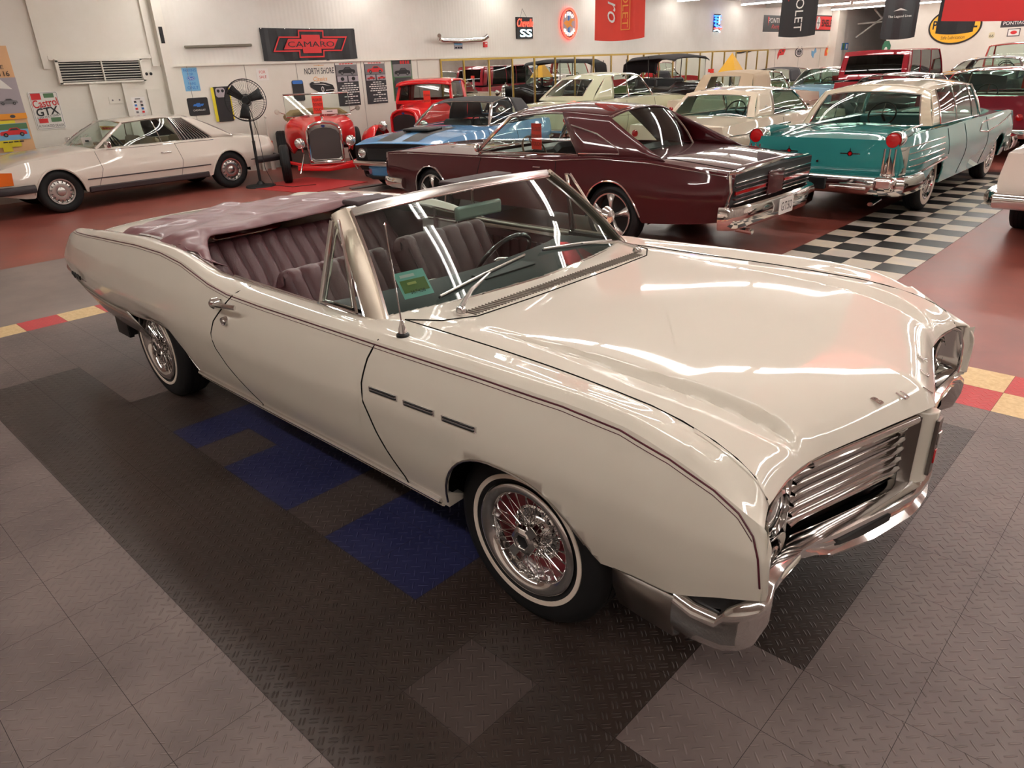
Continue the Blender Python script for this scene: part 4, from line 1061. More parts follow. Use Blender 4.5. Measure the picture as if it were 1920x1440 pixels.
def make_car(S):
    t = thing(S.get('name', 'car'), S['label'], 'car', S['loc'], S['rz'])
    W_ = pch(S['W']); zb_ = pch(S['zb']); zm = pch(S['zm']); ys = pch(S['ysh']); zs = pch(S['zsh']); yt = pch(S['yt']); zt_ = pch(S['zt']); zc_ = pch(S['zc']); yb_ = pch(S.get('yb', [(x, v-.07) for x, v in S['W']]))
    N, Tl = S['nose'], S['tail']; Fx = S.get('F', [0]*7); Tx = S.get('T', [0]*7); a0 = S.get('fstart', N-.5); b0 = S.get('tstart', Tl+.5)
    def prof(u):
        c = [(yb_(u)-.08, zb_(u)), (yb_(u), zb_(u)), (W_(u), zm(u)), (ys(u), zs(u)), (yt(u), zt_(u)), (yt(u)*.55, zt_(u)+(zc_(u)-zt_(u))*.8), (0, zc_(u))]
        P = []
        for i, (y, z) in enumerate(c):
            x = u
            if u > a0: x += Fx[i]*((u-a0)/(N-a0))**2
            if u < b0: x += Tx[i]*((b0-u)/(b0-Tl))**2
            P.append((x, y, z))
        return [tuple(p) for p in curve(P, sharp=S.get('sharp', (1, 3)), n=5)]
    ar = S['arches']; cab = S['cab']
    xs = stations(Tl, N, ar, extra=(cab[0], cab[1], a0, b0), step=.09)
    def skip(c, j): return j >= 20 and cab[0] < c.x < cab[1]
    mf = S.get('matf')
    body = loft_body('body', xs, prof, S['paint'], t, ar, skip=skip, matf=mf, side_n=13)
    bb = bvh_of(body)
    for nm, u in (('front_panel', N), ('rear_panel', Tl)):
        p = prof(u); ring = [(q[0], -q[1], q[2]) for q in p]+[(q[0], q[1], q[2]) for q in p[::-1][1:]]; K = len(p)
        mb = MB(); top = list(range(K)); m_ = S.get(nm, S['paint'])
        for i in range(K-1):
            a, b = p[i], p[i+1]; mb.add([(a[0], -a[1], a[2]), (b[0], -b[1], b[2]), (b[0], b[1], b[2]), (a[0], a[1], a[2])], [(0, 1, 2, 3)], m_)
        mb.build(nm, t, merge=.0003)
    mb = MB(); mb.box(((N-.35+Tl+.35)/2, 0, .36), ((N-.3)-(Tl+.3), 1.0, .08), DARK); mb.box((-S['wb']/2, 0, .36), (S['wb']-.95, 1.55, .08), DARK)
    for s in (-1, 1):
        for xc in (0, -S['wb']): mb.lathe([(0, .48*s), (ar[0][1]+.03, .48*s), (ar[0][1]+.03, (S['wy']+.02)*s)], DARK, n=16, c=(xc, 0, S['R']-.02), a0=-.1, a1=PI+.1)
    mb.build('underbody', t, smooth=False)
    wheels(t, S['wb'], S['wheel'], S['R'], S['wy'], S.get('ww', .19))
    # interior
    im = S.get('interior', BLKV); zf = .36
    mb = MB(); yi = yt(cab[1])-.02
    mb.grid([[(x, y, z) for y, z in ((-yi, zt_(x)-.01), (-yi, .45), (-.4, .42), (.4, .42), (yi, .45), (yi, zt_(x)-.01))] for x in (cab[0], (cab[0]+cab[1])/2, cab[1])], im)
    for x in cab: mb.poly([(x, -yi, zt_(x)-.01), (x, -yi, .42), (x, yi, .42), (x, yi, zt_(x)-.01)], im)
    mb.build('interior_tub', t, smooth=False)
    mb = MB(); mb.box((cab[1]-.22, 0, zs(cab[1])-.06), (.36, 2*yi-.02, .14), im); mb.build('dashboard', t, bevel=.03)
    sx = S.get('seats', (cab[1]-1.05, cab[0]+.55)); hh = S.get('sh', .50)
    seat(t, 'front_seat', sx[0], .50, -yi+.06, -.04, im, hh); seat(t, 'front_seat', sx[0], .50, .04, yi-.06, im, hh)
    if len(sx) > 1: seat(t, 'rear_seat', sx[1], .50, -yi+.08, yi-.08, im, hh-.05, .4)
    C0 = Vector((cab[1]-.55, .36, zs(cab[1])+.02)); ax = Vector((-.85, 0, .5)).normalized(); e1 = Vector((0, 1, 0)); e2 = ax.cross(e1)
    mb = MB(); mb.tube([C0+(e1*math.cos(a)+e2*math.sin(a))*.19 for a in np.linspace(0, 2*PI, 29)[:-1]], .013, S.get('swm', BLACK), n=6, closed=True)
    for a in (.2, PI-.2, -PI/2): mb.tube([C0, C0+(e1*math.cos(a)+e2*math.sin(a))*.18], .01, CHROME_S, n=5)
    mb.tube([C0, C0-ax*.3], .02, BLACK, n=6); mb.build('steering_wheel', t)
    if 'gh' in S: greenhouse(t, S['gh'], S.get('roof', S['paint']), S.get('glass', GLASS), S.get('frame', CHROME), S.get('roofm'))
    # chrome / seam lines  (x,z) polylines on both flanks
    for nm, m_, r, pts in S.get('lines', ()):
        for s in (-1, 1):
            g = on_side(bb, pts, s, .001)
            if len(g) > 1: mb = MB(); mb.tube(g, r, m_, n=6); mb.build(nm, t)
    for nm, m_, r, pts in S.get('top_lines', ()):
        g = on_top(bb, pts, .001)
        if len(g) > 1: mb = MB(); mb.tube(g, r, m_, n=6); mb.build(nm, t)
    return t, body, bb

def archline(xc, a, top, e=2.3, n=20, up=.003, lo=.0):
    out = []
    for k in range(n+1):
        th = lo+(PI-2*lo)*k/n; c, s = math.cos(th), math.sin(th); out.append((xc+a*abs(c)**(2/e)*(1 if c >= 0 else -1), top*s**(2/e)+up))
    return [p for p in out if p[1] > .3]
SEAMM = mat('panel_seam', (12, 10, 10), rough=.9)

# ---------------- burgundy hardtop
BUR = paint('metallic_burgundy_paint', (64, 9, 16), .25)
A = [(0, .39, .68, 2.3), (-2.92, .40, .70, 2.3)]
gto, gb, gbv = make_car(dict(name='hardtop_coupe', label='metallic burgundy two door hardtop with chrome five spoke wheels behind the cream convertible', loc=(-6.13, 4.95, 0), rz=PI, wb=2.92, R=.335, wy=.80, ww=.22, wheel='alloy', paint=BUR,
    nose=.98, tail=-4.30, F=[-.05, 0, 0, .0, -.06, -.02, 0], T=[.10, .06, 0, -.02, .0, .0, 0],
    W=[(-4.3, .90), (-3.8, .95), (-2, .955), (0, .955), (.98, .90)], zb=[(-4.3, .40), (-3.7, .33), (-3.3, .30), (.5, .30), (.98, .36)], zm=[(-4.3, .62), (0, .58), (.98, .55)],
    ysh=[(-4.3, .87), (-2.5, .90), (-1.5, .90), (.98, .88)], zsh=[(-4.3, .85), (-3.4, .93), (-2.7, .945), (-2.1, .895), (-1, .875), (.5, .85), (.98, .82)],
    yt=[(-4.3, .78), (-2.5, .74), (-.9, .74), (.98, .80)], zt=[(-4.3, .87), (-3.4, .94), (-2.7, .955), (-1, .89), (.6, .86), (.98, .81)], zc=[(-4.3, .90), (-3.2, .965), (-2.6, .96), (-.9, .915), (.4, .90), (.98, .84)],
    arches=A, cab=(-2.98, -.80), seats=(-1.80, -2.55), sh=.53, glass=GLASS, swm=BRNV,
    gh=dict(lines=[(-.80, -1.20, 'g'), (-2.40, -2.02, 'p'), (-3.52, -2.68)], rl=(-3.02, -2.66), rly=.60, yb=[(-3.5, .82), (-.82, .80)], zb=[(-3.5, .93), (-2.4, .935), (-.82, .90)], yt=[(-2.68, .60), (-1.20, .61)], zt=[(-2.68, 1.315), (-1.9, 1.355), (-1.20, 1.30)], crown=.085, bow=(.12, .05, .10, .06)),
    rear_panel=BLACK,
    lines=[('belt_moulding', CHROME, .005, [(.9, .80), (.5, .828), (-1, .852), (-2.1, .872), (-2.7, .922), (-3.4, .908), (-4.25, .83)]),
           ('arch_trim', CHROME, .009, archline(0, .395, .685, lo=.35)), ('arch_trim', CHROME, .009, archline(-2.92, .405, .705, lo=.35)),
           ('door_seam', SEAMM, .004, [(-.95, .86), (-.90, .6), (-.75, .32)]), ('door_seam', SEAMM, .004, [(-2.15, .88), (-2.18, .6), (-2.05, .45), (-2.05, .32)])],
    top_lines=[('trunk_seam', SEAMM, .004, [(-3.45, .70), (-4.28, .72)]), ('trunk_seam', SEAMM, .004, [(-3.45, -.70), (-4.28, -.72)])]))
# tail slats, bumper, plate
for k in range(6):
    for s in (-1, 1):
        mb = MB(); mb.box((-4.315, s*.52, .585+k*.038), (.03, .66, .012), CHROME if k in (0, 5) else BUR); mb.build('tail_slat', gto, bevel=.003)
mb = MB(); mb.box((-4.32, 0, .69), (.03, .34, .24), BUR); mb.build('tail_centre', gto, bevel=.01)
for s in (-1, 1): mb = MB(); mb.box((-4.318, s*.53, .68), (.02, .62, .05), REDLENS); mb.build('tail_lamp', gto, bevel=.005)
mb = MB(); mb.tube([(-4.26, -.88, .86), (-4.31, -.80, .865), (-4.33, 0, .90), (-4.31, .80, .865), (-4.26, .88, .86)], .014, CHROME, n=6)
for s in (-1, 1): mb.tube([(-4.27, s*.88, .85), (-4.30, s*.895, .70), (-4.26, s*.90, .55)], .014, CHROME, n=6)
mb.build('tail_trim', gto)
bp_ = bumper(gto, 'rear_bumper', [(-4.22, -.96), (-4.30, -.935), (-4.35, -.88), (-4.38, -.6), (-4.40, 0), (-4.38, .6), (-4.35, .88), (-4.30, .935), (-4.22, .96)], .34, .22, .04)
f = Flat((-4.46, .0, .46), (0, -1, 0), (0, 0, 1)); f.slab(.31, .155, WHITEPAPER, .01, r=.01); f.text('G:T:SO', 0, 0, .085, BLACK, width=.25); f.done('licence_plate', parent=bp_)
mb = MB(); mb.tube([(-4.25, .62, .30), (-4.42, .62, .29)], .03, CHROME, n=10); mb.build('exhaust_tip', gto)
bumper(gto, 'front_bumper', [(.55, -.95), (.8, -.96), (.97, -.9), (1.03, -.5), (1.05, 0), (1.03, .5), (.97, .9), (.8, .96), (.55, .95)], .36, .15, .05)
for s in (-1, 1):
    round_lamp(gto, 'headlamp', (.985, s*.78, .70), .075); round_lamp(gto, 'headlamp', (.985, s*.60, .70), .075)
    mb = MB(); mb.tube([(-.98, s*.93, .90), (-.98, s*.99, .95)], .01, CHROME, n=6); mb.lathe([(0, -.03), (.04, -.02), (.05, .0), (0, .0)], CHROME, n=16, axis='x', c=(-.98, s*.99, .97)); mb.build('door_mirror', gto)
    g = on_side(gbv, [(-1.95, .79), (-1.84, .79)], s, .018)
    if len(g) > 1: mb = MB(); mb.tube(g, .010, CHROME, n=6); mb.build('door_handle', gto)
    mb = MB(); mb.tube([(-2.22, s*.715, 1.24), (-2.60, s*.74, 1.16), (-2.92, s*.80, 1.02), (-2.96, s*.825, .97), (-2.42, s*.835, .955)], .008, CHROME, n=6); mb.build('roof_side_moulding', gto)

# ---------------- turquoise and cream hardtop sedan
TQ = paint('turquoise_paint', (40, 122, 120), .28); CRR = paint('warm_cream_roof_paint', (206, 192, 168), .3)
A = [(0, .40, .66, 2.3), (-3.11, .39, .60, 2.2)]
old, ob, obv = make_car(dict(name='fifties_sedan', label='turquoise fifties sedan with cream roof, round red tail lamps and wide whitewall tyres', loc=(-2.02, 11.0, 0), rz=PI/2, wb=3.11, R=.36, wy=.79, ww=.20, wheel='white', paint=TQ,
    nose=1.0, tail=-4.42, F=[-.1, -.05, 0, 0, 0, .02, .04], T=[.12, .06, -.02, -.05, .0, .0, .02],
    W=[(-4.42, .90), (-3.8, .97), (-2, .98), (0, .985), (.7, .98), (1, .93)], zb=[(-4.42, .42), (-3.6, .34), (-2.6, .29), (.5, .30), (1, .36)], zm=[(-4.42, .66), (0, .66), (1, .66)],
    ysh=[(-4.42, .86), (-2.5, .90), (-1, .90), (1, .88)], zsh=[(-4.42, .96), (-3.4, .985), (-2.6, .975), (-1, .975), (.5, .96), (1, .92)],
    yt=[(-4.42, .70), (-2.5, .76), (-1, .76), (1, .72)], zt=[(-4.42, .90), (-3.4, .955), (-2.6, .965), (-1, .96), (.6, .93), (1, .90)], zc=[(-4.42, .91), (-3.9, 1.0), (-3.1, 1.03), (-2.6, 1.02), (-1, 1.0), (.5, 1.02), (1, .97)],
    arches=A, cab=(-3.15, -.75), seats=(-1.7, -2.6), sh=.42, interior=TEALV, glass=TINT, roof=CRR,
    gh=dict(lines=[(-.80, -1.02, 'g'), (-1.20, -1.25, 'g'), (-1.98, -2.0, 'g'), (-2.72, -2.62, 'p'), (-3.05, -2.80)], yb=[(-3.1, .80), (-.8, .80)], zb=[(-3.1, 1.0), (-.8, .98)], yt=[(-2.8, .64), (-1.0, .66)], zt=[(-2.8, 1.385), (-1.9, 1.425), (-1.02, 1.385)], crown=.085, bow=(.35, .12, .38, .12), rear_inset=(0, 5, 1, 13)),
    lines=[('body_side_strip', CHROME, .007, [(-4.2, .86), (-2.9, .865)]), ('body_side_strip', CHROME, .007, [(-4.2, .79), (-2.95, .80)]), ('body_side_strip', CHROME, .007, [(-4.2, .72), (-3.0, .735)]), ('body_side_strip', CHROME, .007, [(-4.2, .65), (-3.0, .67)]),
           ('spear_moulding', CHROME, .016, [(-2.85, .62), (-3.4, .585), (-4.2, .53)]), ('front_sweep', CHROME, .010, [(.85, .90), (-.2, .80), (-.9, .76), (-1.3, .80), (-1.1, .90), (.2, .93)]), ('door_seam', SEAMM, .004, [(-.85, .95), (-.85, .32)]), ('door_seam', SEAMM, .004, [(-1.98, .95), (-1.98, .32)]), ('door_seam', SEAMM, .004, [(-2.75, .95), (-2.80, .65)])],
    top_lines=[('trunk_seam', SEAMM, .004, [(-3.25, .66), (-4.40, .62)]), ('trunk_seam', SEAMM, .004, [(-3.25, -.66), (-4.40, -.62)])]))
for s in (-1, 1):
    mb = MB(); mb.tube([(-3.55, s*.80, 1.0), (-3.95, s*.815, 1.01), (-4.3, s*.82, .985)], .05, TQ, n=10, taper=[.3, .9, 1.1]); mb.build('rear_fin', old)
    mb = MB(); mb.tube([(-3.5, s*.80, 1.045), (-4.25, s*.82, 1.035)], .012, CHROME, n=6); mb.build('fin_moulding', old)
    mb = MB(); mb.lathe([(.075, .18), (.092, .1), (.098, -.03), (.09, -.06)], CHROME, n=24, axis='x', c=(-4.40, s*.80, .955)); mb.build('tail_lamp_pod', old)
    mb = MB(); mb.lathe([(.085, -.03), (.07, -.050), (.03, -.058), (0, -.060)], REDLENS, n=24, axis='x', c=(-4.42, s*.80, .955)); mb.build('tail_lamp', old)
    mb = MB(); mb.grid([[(x, s*y, z) for x, y in ((-4.34, .70), (-4.44, .72), (-4.46, .79), (-4.44, .86), (-4.34, .91), (-4.25, .925))] for z in (.56, .62, .70, .80, .88)], CHROME)
    for q in (.735, .79, .85): mb.tube([(-4.463, s*q, .58), (-4.463, s*q, .87)], .012, CHROME, n=6)
    mb.build('tail_chrome_pillar', old)
    f = Flat((-4.46, s*.36, .80), (0, -1, 0), (-.1, 0, 1)); f.rect(0, 0, .22, .012, CHROME); f.disc(0, 0, .03, .03, CHROME); f.poly([(-.012, 0), (.012, 0), (0, .07)], CHROME); f.disc(0, 0, .018, .018, REDLENS); f.done('trunk_emblem', parent=old)
mb = MB(); mb.lathe([(.018, 0), (.014, -.012), (0, -.012)], CHROME, n=14, axis='x', c=(-4.46, .0, .70)); mb.build('trunk_lock', old)
bo = bumper(old, 'rear_bumper', [(-3.95, -1.0), (-4.25, -1.0), (-4.45, -.95), (-4.54, -.80), (-4.52, -.6), (-4.50, 0), (-4.52, .6), (-4.54, .80), (-4.45, .95), (-4.25, 1.0), (-3.95, 1.0)], .36, .22, .06)
for s in (-1, 1):
    mb = MB(); mb.box((-4.53, s*.81, .50), (.16, .24, .17), CHROME); mb.build('bumper_pod', bo, bevel=.05)
mb = MB(); mb.box((-4.575, 0, .47), (.02, .34, .14), BLACK); mb.build('plate_recess', bo, bevel=.01)
mb = MB(); mb.box((-4.575, -.42, .44), (.03, .42, .035), CHROME); mb.box((-4.575, .42, .44), (.03, .42, .035), CHROME); mb.build('bumper_bar', bo, bevel=.01)
mb = MB(); mb.tube([(-4.3, -.70, .29), (-4.56, -.70, .27)], .035, CHROME, n=10, flat=.7); mb.build('exhaust_tip', old)
bumper(old, 'front_bumper', [(.5, -1.0), (.85, -1.0), (1.02, -.92), (1.1, -.5), (1.12, 0), (1.1, .5), (1.02, .92), (.85, 1.0), (.5, 1.0)], .36, .22, .06, guards=((1.15, -.5), (1.15, .5)))
for s in (-1, 1): round_lamp(old, 'headlamp', (1.03, s*.78, .80), .08); round_lamp(old, 'headlamp', (1.03, s*.60, .80), .08)
mb = MB(); mb.box((1.0, 0, .66), (.06, 1.5, .2), CHROME_S); mb.build('grille', old, bevel=.02)

# ---------------- white two door coupe by the left wall
MW = paint('ivory_paint', (228, 218, 206), .3)
A = [(0, .385, .66, 2.2), (-2.82, .37, .655, 2.2)]
RUBT = mat('rubber_strip_grey', (58, 50, 52), rough=.6)
mer, mb_, mbv = make_car(dict(name='coupe', label='ivory white seventies two door coupe parked along the left wall below the louvred vent', loc=(-12.42, 1.12, 0), rz=-PI/2, wb=2.82, R=.325, wy=.74, ww=.20, wheel='slots', paint=MW,
    nose=.84, tail=-3.74, F=[-.1, -.02, 0, -.05, -.12, -.06, -.04], T=[.15, .08, 0, .03, .05, .02, 0],
    W=[(-3.86, .80), (-3.3, .88), (-2, .895), (0, .895), (.84, .83)], zb=[(-3.86, .42), (-3.3, .34), (-2.4, .27), (.4, .27), (.84, .36)], zm=[(-3.86, .60), (0, .55), (.84, .55)],
    ysh=[(-3.86, .74), (-2.5, .80), (-1, .82), (.84, .76)], zsh=[(-3.86, .80), (-2.7, .87), (-1.5, .885), (-.6, .87), (.3, .80), (.84, .70)],
    yt=[(-3.86, .66), (-2.5, .72), (-.9, .74), (.84, .68)], zt=[(-3.86, .82), (-2.7, .90), (-.7, .90), (.3, .83), (.84, .72)], zc=[(-3.86, .83), (-2.8, .915), (-.6, .925), (.3, .86), (.84, .74)],
    arches=A, cab=(-2.9, -.62), seats=(-1.55, -2.3), sh=.48, interior=TAN,
    gh=dict(lines=[(-.66, -1.20, 'g'), (-1.72, -1.68, 'g'), (-2.05, -1.95, 'v'), (-2.62, -2.20, 'p'), (-3.0, -2.36)], yb=[(-3.0, .74), (-.66, .76)], zb=[(-3.0, .89), (-.66, .89)], yt=[(-2.4, .57), (-1.2, .58)], zt=[(-2.36, 1.235), (-1.8, 1.27), (-1.2, 1.235)], crown=.04, bow=(.16, .05, .14, .05), apillar=MW),
    lines=[('rub_strip', RUBT, .010, [(.75, .46), (.40, .46)]), ('rub_strip', RUBT, .010, [(-.40, .46), (-2.44, .46)]), ('rub_strip', RUBT, .010, [(-3.22, .46), (-3.7, .47)]), ('door_seam', SEAMM, .003, [(-.62, .86), (-.66, .6), (-.55, .30)]), ('door_seam', SEAMM, .003, [(-1.90, .87), (-1.96, .6), (-1.90, .30)]),
           ('arch_lip', MW, .012, archline(0, .392, .672, lo=.3)), ('arch_lip', MW, .012, archline(-2.82, .377, .667, lo=.3)), ('belt_trim', CHROME, .005, [(-.8, .868), (-2.6, .862)])]))
mb = MB()
for s in (-1, 1):
    q = MB(); q.box((-1.4, s*.83, .30), (2.0, .06, .10), mat('dark_sill', (50, 36, 38), rough=.4)); q.build('sill', mer, bevel=.02)
    q = MB(); q.prism([(.80, s*.83, .50), (.62, s*.885, .50), (.60, s*.875, .68), (.76, s*.80, .69)], (0, s*.012, 0), AMBER); q.build('turn_lamp', mer, bevel=.004)
    q = MB(); q.box((.80, s*.66, .60), (.06, .30, .17), mat('black_headlamp_glass', (34, 34, 36), rough=.1, coat=1)); q.build('headlamp', mer, bevel=.01)
    q = MB(); q.box((-3.73, s*.62, .66), (.06, .30, .15), mat('tail_lamp_orange', (196, 74, 40), rough=.2, coat=1)); q.build('tail_lamp', mer, bevel=.008)
    for k in range(4): r_ = MB(); r_.box((-3.762, s*.62, .605+.036*k), (.01, .30, .006), BLACK); r_.build('lamp_rib', mer)
    q = MB(); q.box((-.80, s*.93, .95), (.07, .15, .10), CHROME); q.build('door_mirror', mer, bevel=.02)
    g = on_side(mbv, [(-1.80, .74), (-1.62, .74)], s, .015)
    if len(g) > 1: q = MB(); q.tube(g, .009, CHROME, n=6); q.build('door_handle', mer)
q = MB(); q.box((.86, 0, .58), (.05, .9, .2), BLACK); q.build('grille', mer, bevel=.01)
bumper(mer, 'front_bumper', [(.35, -.88), (.7, -.89), (.95, -.82), (1.02, -.4), (1.03, 0), (1.02, .4), (.95, .82), (.7, .89), (.35, .88)], .36, .12, .06, m=RUBT)
bumper(mer, 'rear_bumper', [(-3.3, -.88), (-3.6, -.88), (-3.82, -.8), (-3.89, -.4), (-3.90, 0), (-3.89, .4), (-3.82, .8), (-3.6, .88), (-3.3, .88)], .38, .12, .06, m=RUBT)

# ---------------- sky blue convertible with black top
BL = paint('sky_blue_paint', (96, 152, 200), .28)
A = [(0, .38, .66, 2.3), (-2.74, .38, .66, 2.3)]
BTOP = mat('black_canvas_top', (44, 43, 46), rough=.75)
mus, mb_, muv = make_car(dict(name='muscle_convertible', label='sky blue convertible with black fabric top and black hood stripes beside the burgundy hardtop', loc=(-8.62, 6.0, 0), rz=R(-72), wb=2.74, R=.335, wy=.76, wheel='cap', paint=BL,
    nose=.80, tail=-3.75, F=[-.12, -.05, -.02, .02, .03, .07, .10], T=[.1, .05, 0, 0, 0, 0, 0],
    W=[(-3.75, .86), (-3, .91), (0, .91), (.8, .84)], zb=[(-3.75, .38), (-3, .28), (.4, .28), (.8, .34)], zm=[(-3.75, .58), (0, .56), (.8, .54)],
    ysh=[(-3.75, .82), (-1, .86), (.8, .80)], zsh=[(-3.75, .84), (-2.6, .88), (-1, .86), (.4, .82), (.8, .75)],
    yt=[(-3.75, .74), (-1, .72), (.8, .66)], zt=[(-3.75, .86), (-1, .88), (.4, .84), (.8, .765)], zc=[(-3.75, .88), (-1, .92), (.2, .89), (.8, .79)],
    arches=A, cab=(-2.9, -1.0), seats=(-1.75, -2.4), sh=.46, front_panel=BLACK,
    gh=dict(lines=[(-1.02, -1.50, 'g'), (-2.3, -2.25, 'p'), (-3.05, -2.80)], yb=[(-3.0, .76), (-.78, .78)], zb=[(-3, .90), (-.78, .89)], yt=[(-2.8, .60), (-1.5, .61)], zt=[(-2.80, 1.26), (-2.1, 1.31), (-1.50, 1.25)], crown=.04, bow=(.12, .05, .1, .06), rear_inset=(1, 5, 3, 11)),
    roof=BTOP, lines=[('door_seam', SEAMM, .004, [(-.85, .84), (-.8, .3)]), ('door_seam', SEAMM, .004, [(-1.98, .86), (-1.98, .3)])]))
for s in (-1, 1):
    g1 = on_top(muv, [(x, s*.10) for x in (-.5, 0, .4, .78)], .004); g2 = on_top(muv, [(x, s*.40) for x in (-.5, 0, .4, .76)], .004); n = min(len(g1), len(g2))
    mb = MB(); mb.grid([g1[:n], g2[:n]], BLACK); mb.build('hood_stripe', mus)
    round_lamp(mus, 'headlamp', (.80, s*.68, .62), .070)
mb = MB(); mb.box((-.05, 0, .925), (.5, .5, .05), BLACK); mb.build('hood_scoop', mus, bevel=.02)
mb = MB(); mb.box((.80, 0, .60), (.05, 1.15, .20), BLACK); g_ = mb.build('grille', mus, bevel=.01)
f = Flat((.842, 0, .60), (0, 1, 0), (0, 0, 1)); f.poly([(-.09, .0), (-.03, .025), (.02, .02), (.05, .055), (.075, .045), (.055, .02), (.05, -.01), (.09, -.03), (.03, -.02), (-.02, -.015), (-.05, -.05), (-.05, -.01)], CHROME); f.done('grille_emblem', parent=g_)
bumper(mus, 'front_bumper', [(.35, -.92), (.6, -.92), (.82, -.84), (.92, -.4), (.94, 0), (.92, .4), (.82, .84), (.6, .92), (.35, .92)], .42, .09, .04)
mb = MB(); mb.prism([(.70, -.7, .40), (.86, -.5, .38), (.88, 0, .38), (.86, .5, .38), (.70, .7, .40)], (-.05, 0, -.15), BL); mb.build('chin_valance', mus, bevel=.01)
mb = MB(); mb.prism([(.72, -.72, .27), (.90, -.5, .26), (.92, 0, .26), (.90, .5, .26), (.72, .72, .27)], (-.05, 0, -.06), BLACK); mb.build('chin_spoiler', mus, bevel=.01)
bumper(mus, 'rear_bumper', [(-3.4, -.92), (-3.7, -.9), (-3.82, 0), (-3.7, .9), (-3.4, .92)], .42, .1, .04)

# ---------------- row of roofs behind
def sedan(name, label, loc, rz, pm, roofm, roofz=1.5, wb=2.95, nose=.9, tail=-4.1, W=.93, belt=.95, interior=BLKV, glass=GLASS, kind='hardtop', wheel_='thin', trunk=None, yt=.62, frontp=None, **kw):
    A = [(0, .38, .64, 2.2), (-wb, .37, .60, 2.2)]
    G = {'hardtop': dict(lines=[(-.85, -1.30, 'g'), (-2.25, -2.15, 'p'), (-2.95, -2.62)], bow=(.16, .07, .22, .10)),
         'sedan': dict(lines=[(-.80, -1.15, 'g'), (-1.75, -1.75, 'g'), (-2.55, -2.45, 'p'), (-3.05, -2.75)], bow=(.22, .10, .28, .12)),
         'bubble': dict(lines=[(-.85, -1.25, 'g'), (-1.85, -1.80, 'g'), (-2.45, -2.30, 'p'), (-3.25, -2.55)], bow=(.18, .10, .30, .20)),
         'soft': dict(lines=[(-.85, -1.30, 'g'), (-2.0, -1.95, 'p'), (-3.0, -2.75)], bow=(.14, .05, .12, .08)),
         'suv': dict(lines=[(-.75, -1.25, 'g'), (-2.0, -2.0, 'g'), (-2.9, -2.9, 'g'), (-3.75, -3.6, 'p'), (-3.95, -3.78)], bow=(.1, .05, .04, .03)),
         'pickup': dict(lines=[(-.65, -.95, 'g'), (-1.75, -1.70, 'p'), (-1.95, -1.85)], bow=(.08, .04, .03, .02))}[kind]
    G = dict(G); l0, l1 = G['lines'][0], G['lines'][-1]
    G.update(yb=[(l1[0], W-.14), (l0[0], W-.14)], zb=[(l1[0], belt+.005), (l0[0], belt+.005)], yt=[(l1[1], yt), (l0[1], yt+.01)], zt=[(l1[1], roofz-.10), ((l1[1]+l0[1])/2, roofz-.06), (l0[1], roofz-.10)], crown=.06)
    if kind == 'suv': G['zt'] = [(l1[1], roofz-.05), (l0[1], roofz-.06)]; G['crown'] = .03
    if kw.get('inset'): G['rear_inset'] = kw['inset']
    z2 = kw.get('fin', 0)
    t, b, bv = make_car(dict(name=name, label=label, loc=loc, rz=rz, wb=wb, R=.34, wy=W-.17, wheel=wheel_, paint=pm, nose=nose, tail=tail, F=[-.1, -.04, 0, 0, 0, .02, .03], T=[.1, .05, 0, -.02, 0, 0, 0],
        W=[(tail, W-.06), (tail+.7, W), (0, W), (nose, W-.06)], zb=[(tail, .40), (tail+.8, .31), (.4, .30), (nose, .38)], zm=[(tail, .62), (nose, .62)],
        ysh=[(tail, W-.10), (-2, W-.06), (nose, W-.10)], zsh=[(tail, belt-.06+z2), (-2.6, belt-.02), (-.5, belt-.02), (nose, belt-.10)], yt=[(tail, W-.20), (nose, W-.22)],
        zt=[(tail, belt-.06), (-2.6, belt), (-.5, belt), (nose, belt-.10)], zc=[(tail, belt-.03), (-2.8, belt+.04), (-.6, belt+.04), (nose, belt-.04)],
        arches=A, cab=(l1[0]-.05 if kind not in ('pickup',) else l1[0]+.05, l0[0]+.05), seats=(-1.7, -2.5) if kind != 'pickup' else (-1.45,), sh=min(.5, roofz-.95), interior=interior, glass=glass, roof=roofm, gh=G, frame=kw.get('frame', CHROME),
        lines=[('side_moulding', CHROME, .007, [(nose-.1, .70), (tail+.15, .72)]), ('door_seam', SEAMM, .004, [(-.88, belt-.05), (-.85, .33)]), ('door_seam', SEAMM, .004, [(-2.05, belt-.05), (-2.05, .33)])]))
    y = W
    bumper(t, 'rear_bumper', [(tail+.4, -y-.01), (tail+.1, -y), (tail-.08, -y+.08), (tail-.14, 0), (tail-.08, y-.08), (tail+.1, y), (tail+.4, y+.01)], .40, .16, .05)
    bumper(t, 'front_bumper', [(nose-.4, -y-.01), (nose-.1, -y), (nose+.08, -y+.08), (nose+.14, 0), (nose+.08, y-.08), (nose-.1, y), (nose-.4, y+.01)], .40, .16, .05)
    for s in (-1, 1):
        round_lamp(t, 'headlamp', (nose+.0, s*(y-.22), .74), .085)
        if not kw.get('nolamp'): mb = MB(); mb.lathe([(.06, .02), (.055, -.03), (0, -.045)], REDLENS, n=20, axis='x', c=(tail, s*(y-.2), .74)); mb.build('tail_lamp', t)
    mb = MB(); mb.box((nose+.0, 0, .62), (.05, 1.0, .18), CHROME_S); mb.build('grille', t, bevel=.02)
    return t, b, bv
CREAMG = paint('pale_green_cream_paint', (206, 208, 176), .3)
IV = paint('ivory_cream_paint', (220, 206, 184), .3)
sedan('fifties_coupe', 'pale green cream rounded fifties coupe seen over the roof of the burgundy hardtop', (-9.75, 14.5, 0), PI/2, CREAMG, CREAMG, roofz=1.64, belt=1.08, kind='bubble', glass=GLASS, interior=BLKV, W=.92, inset=(1, 5, 2, 12), yt=.60)
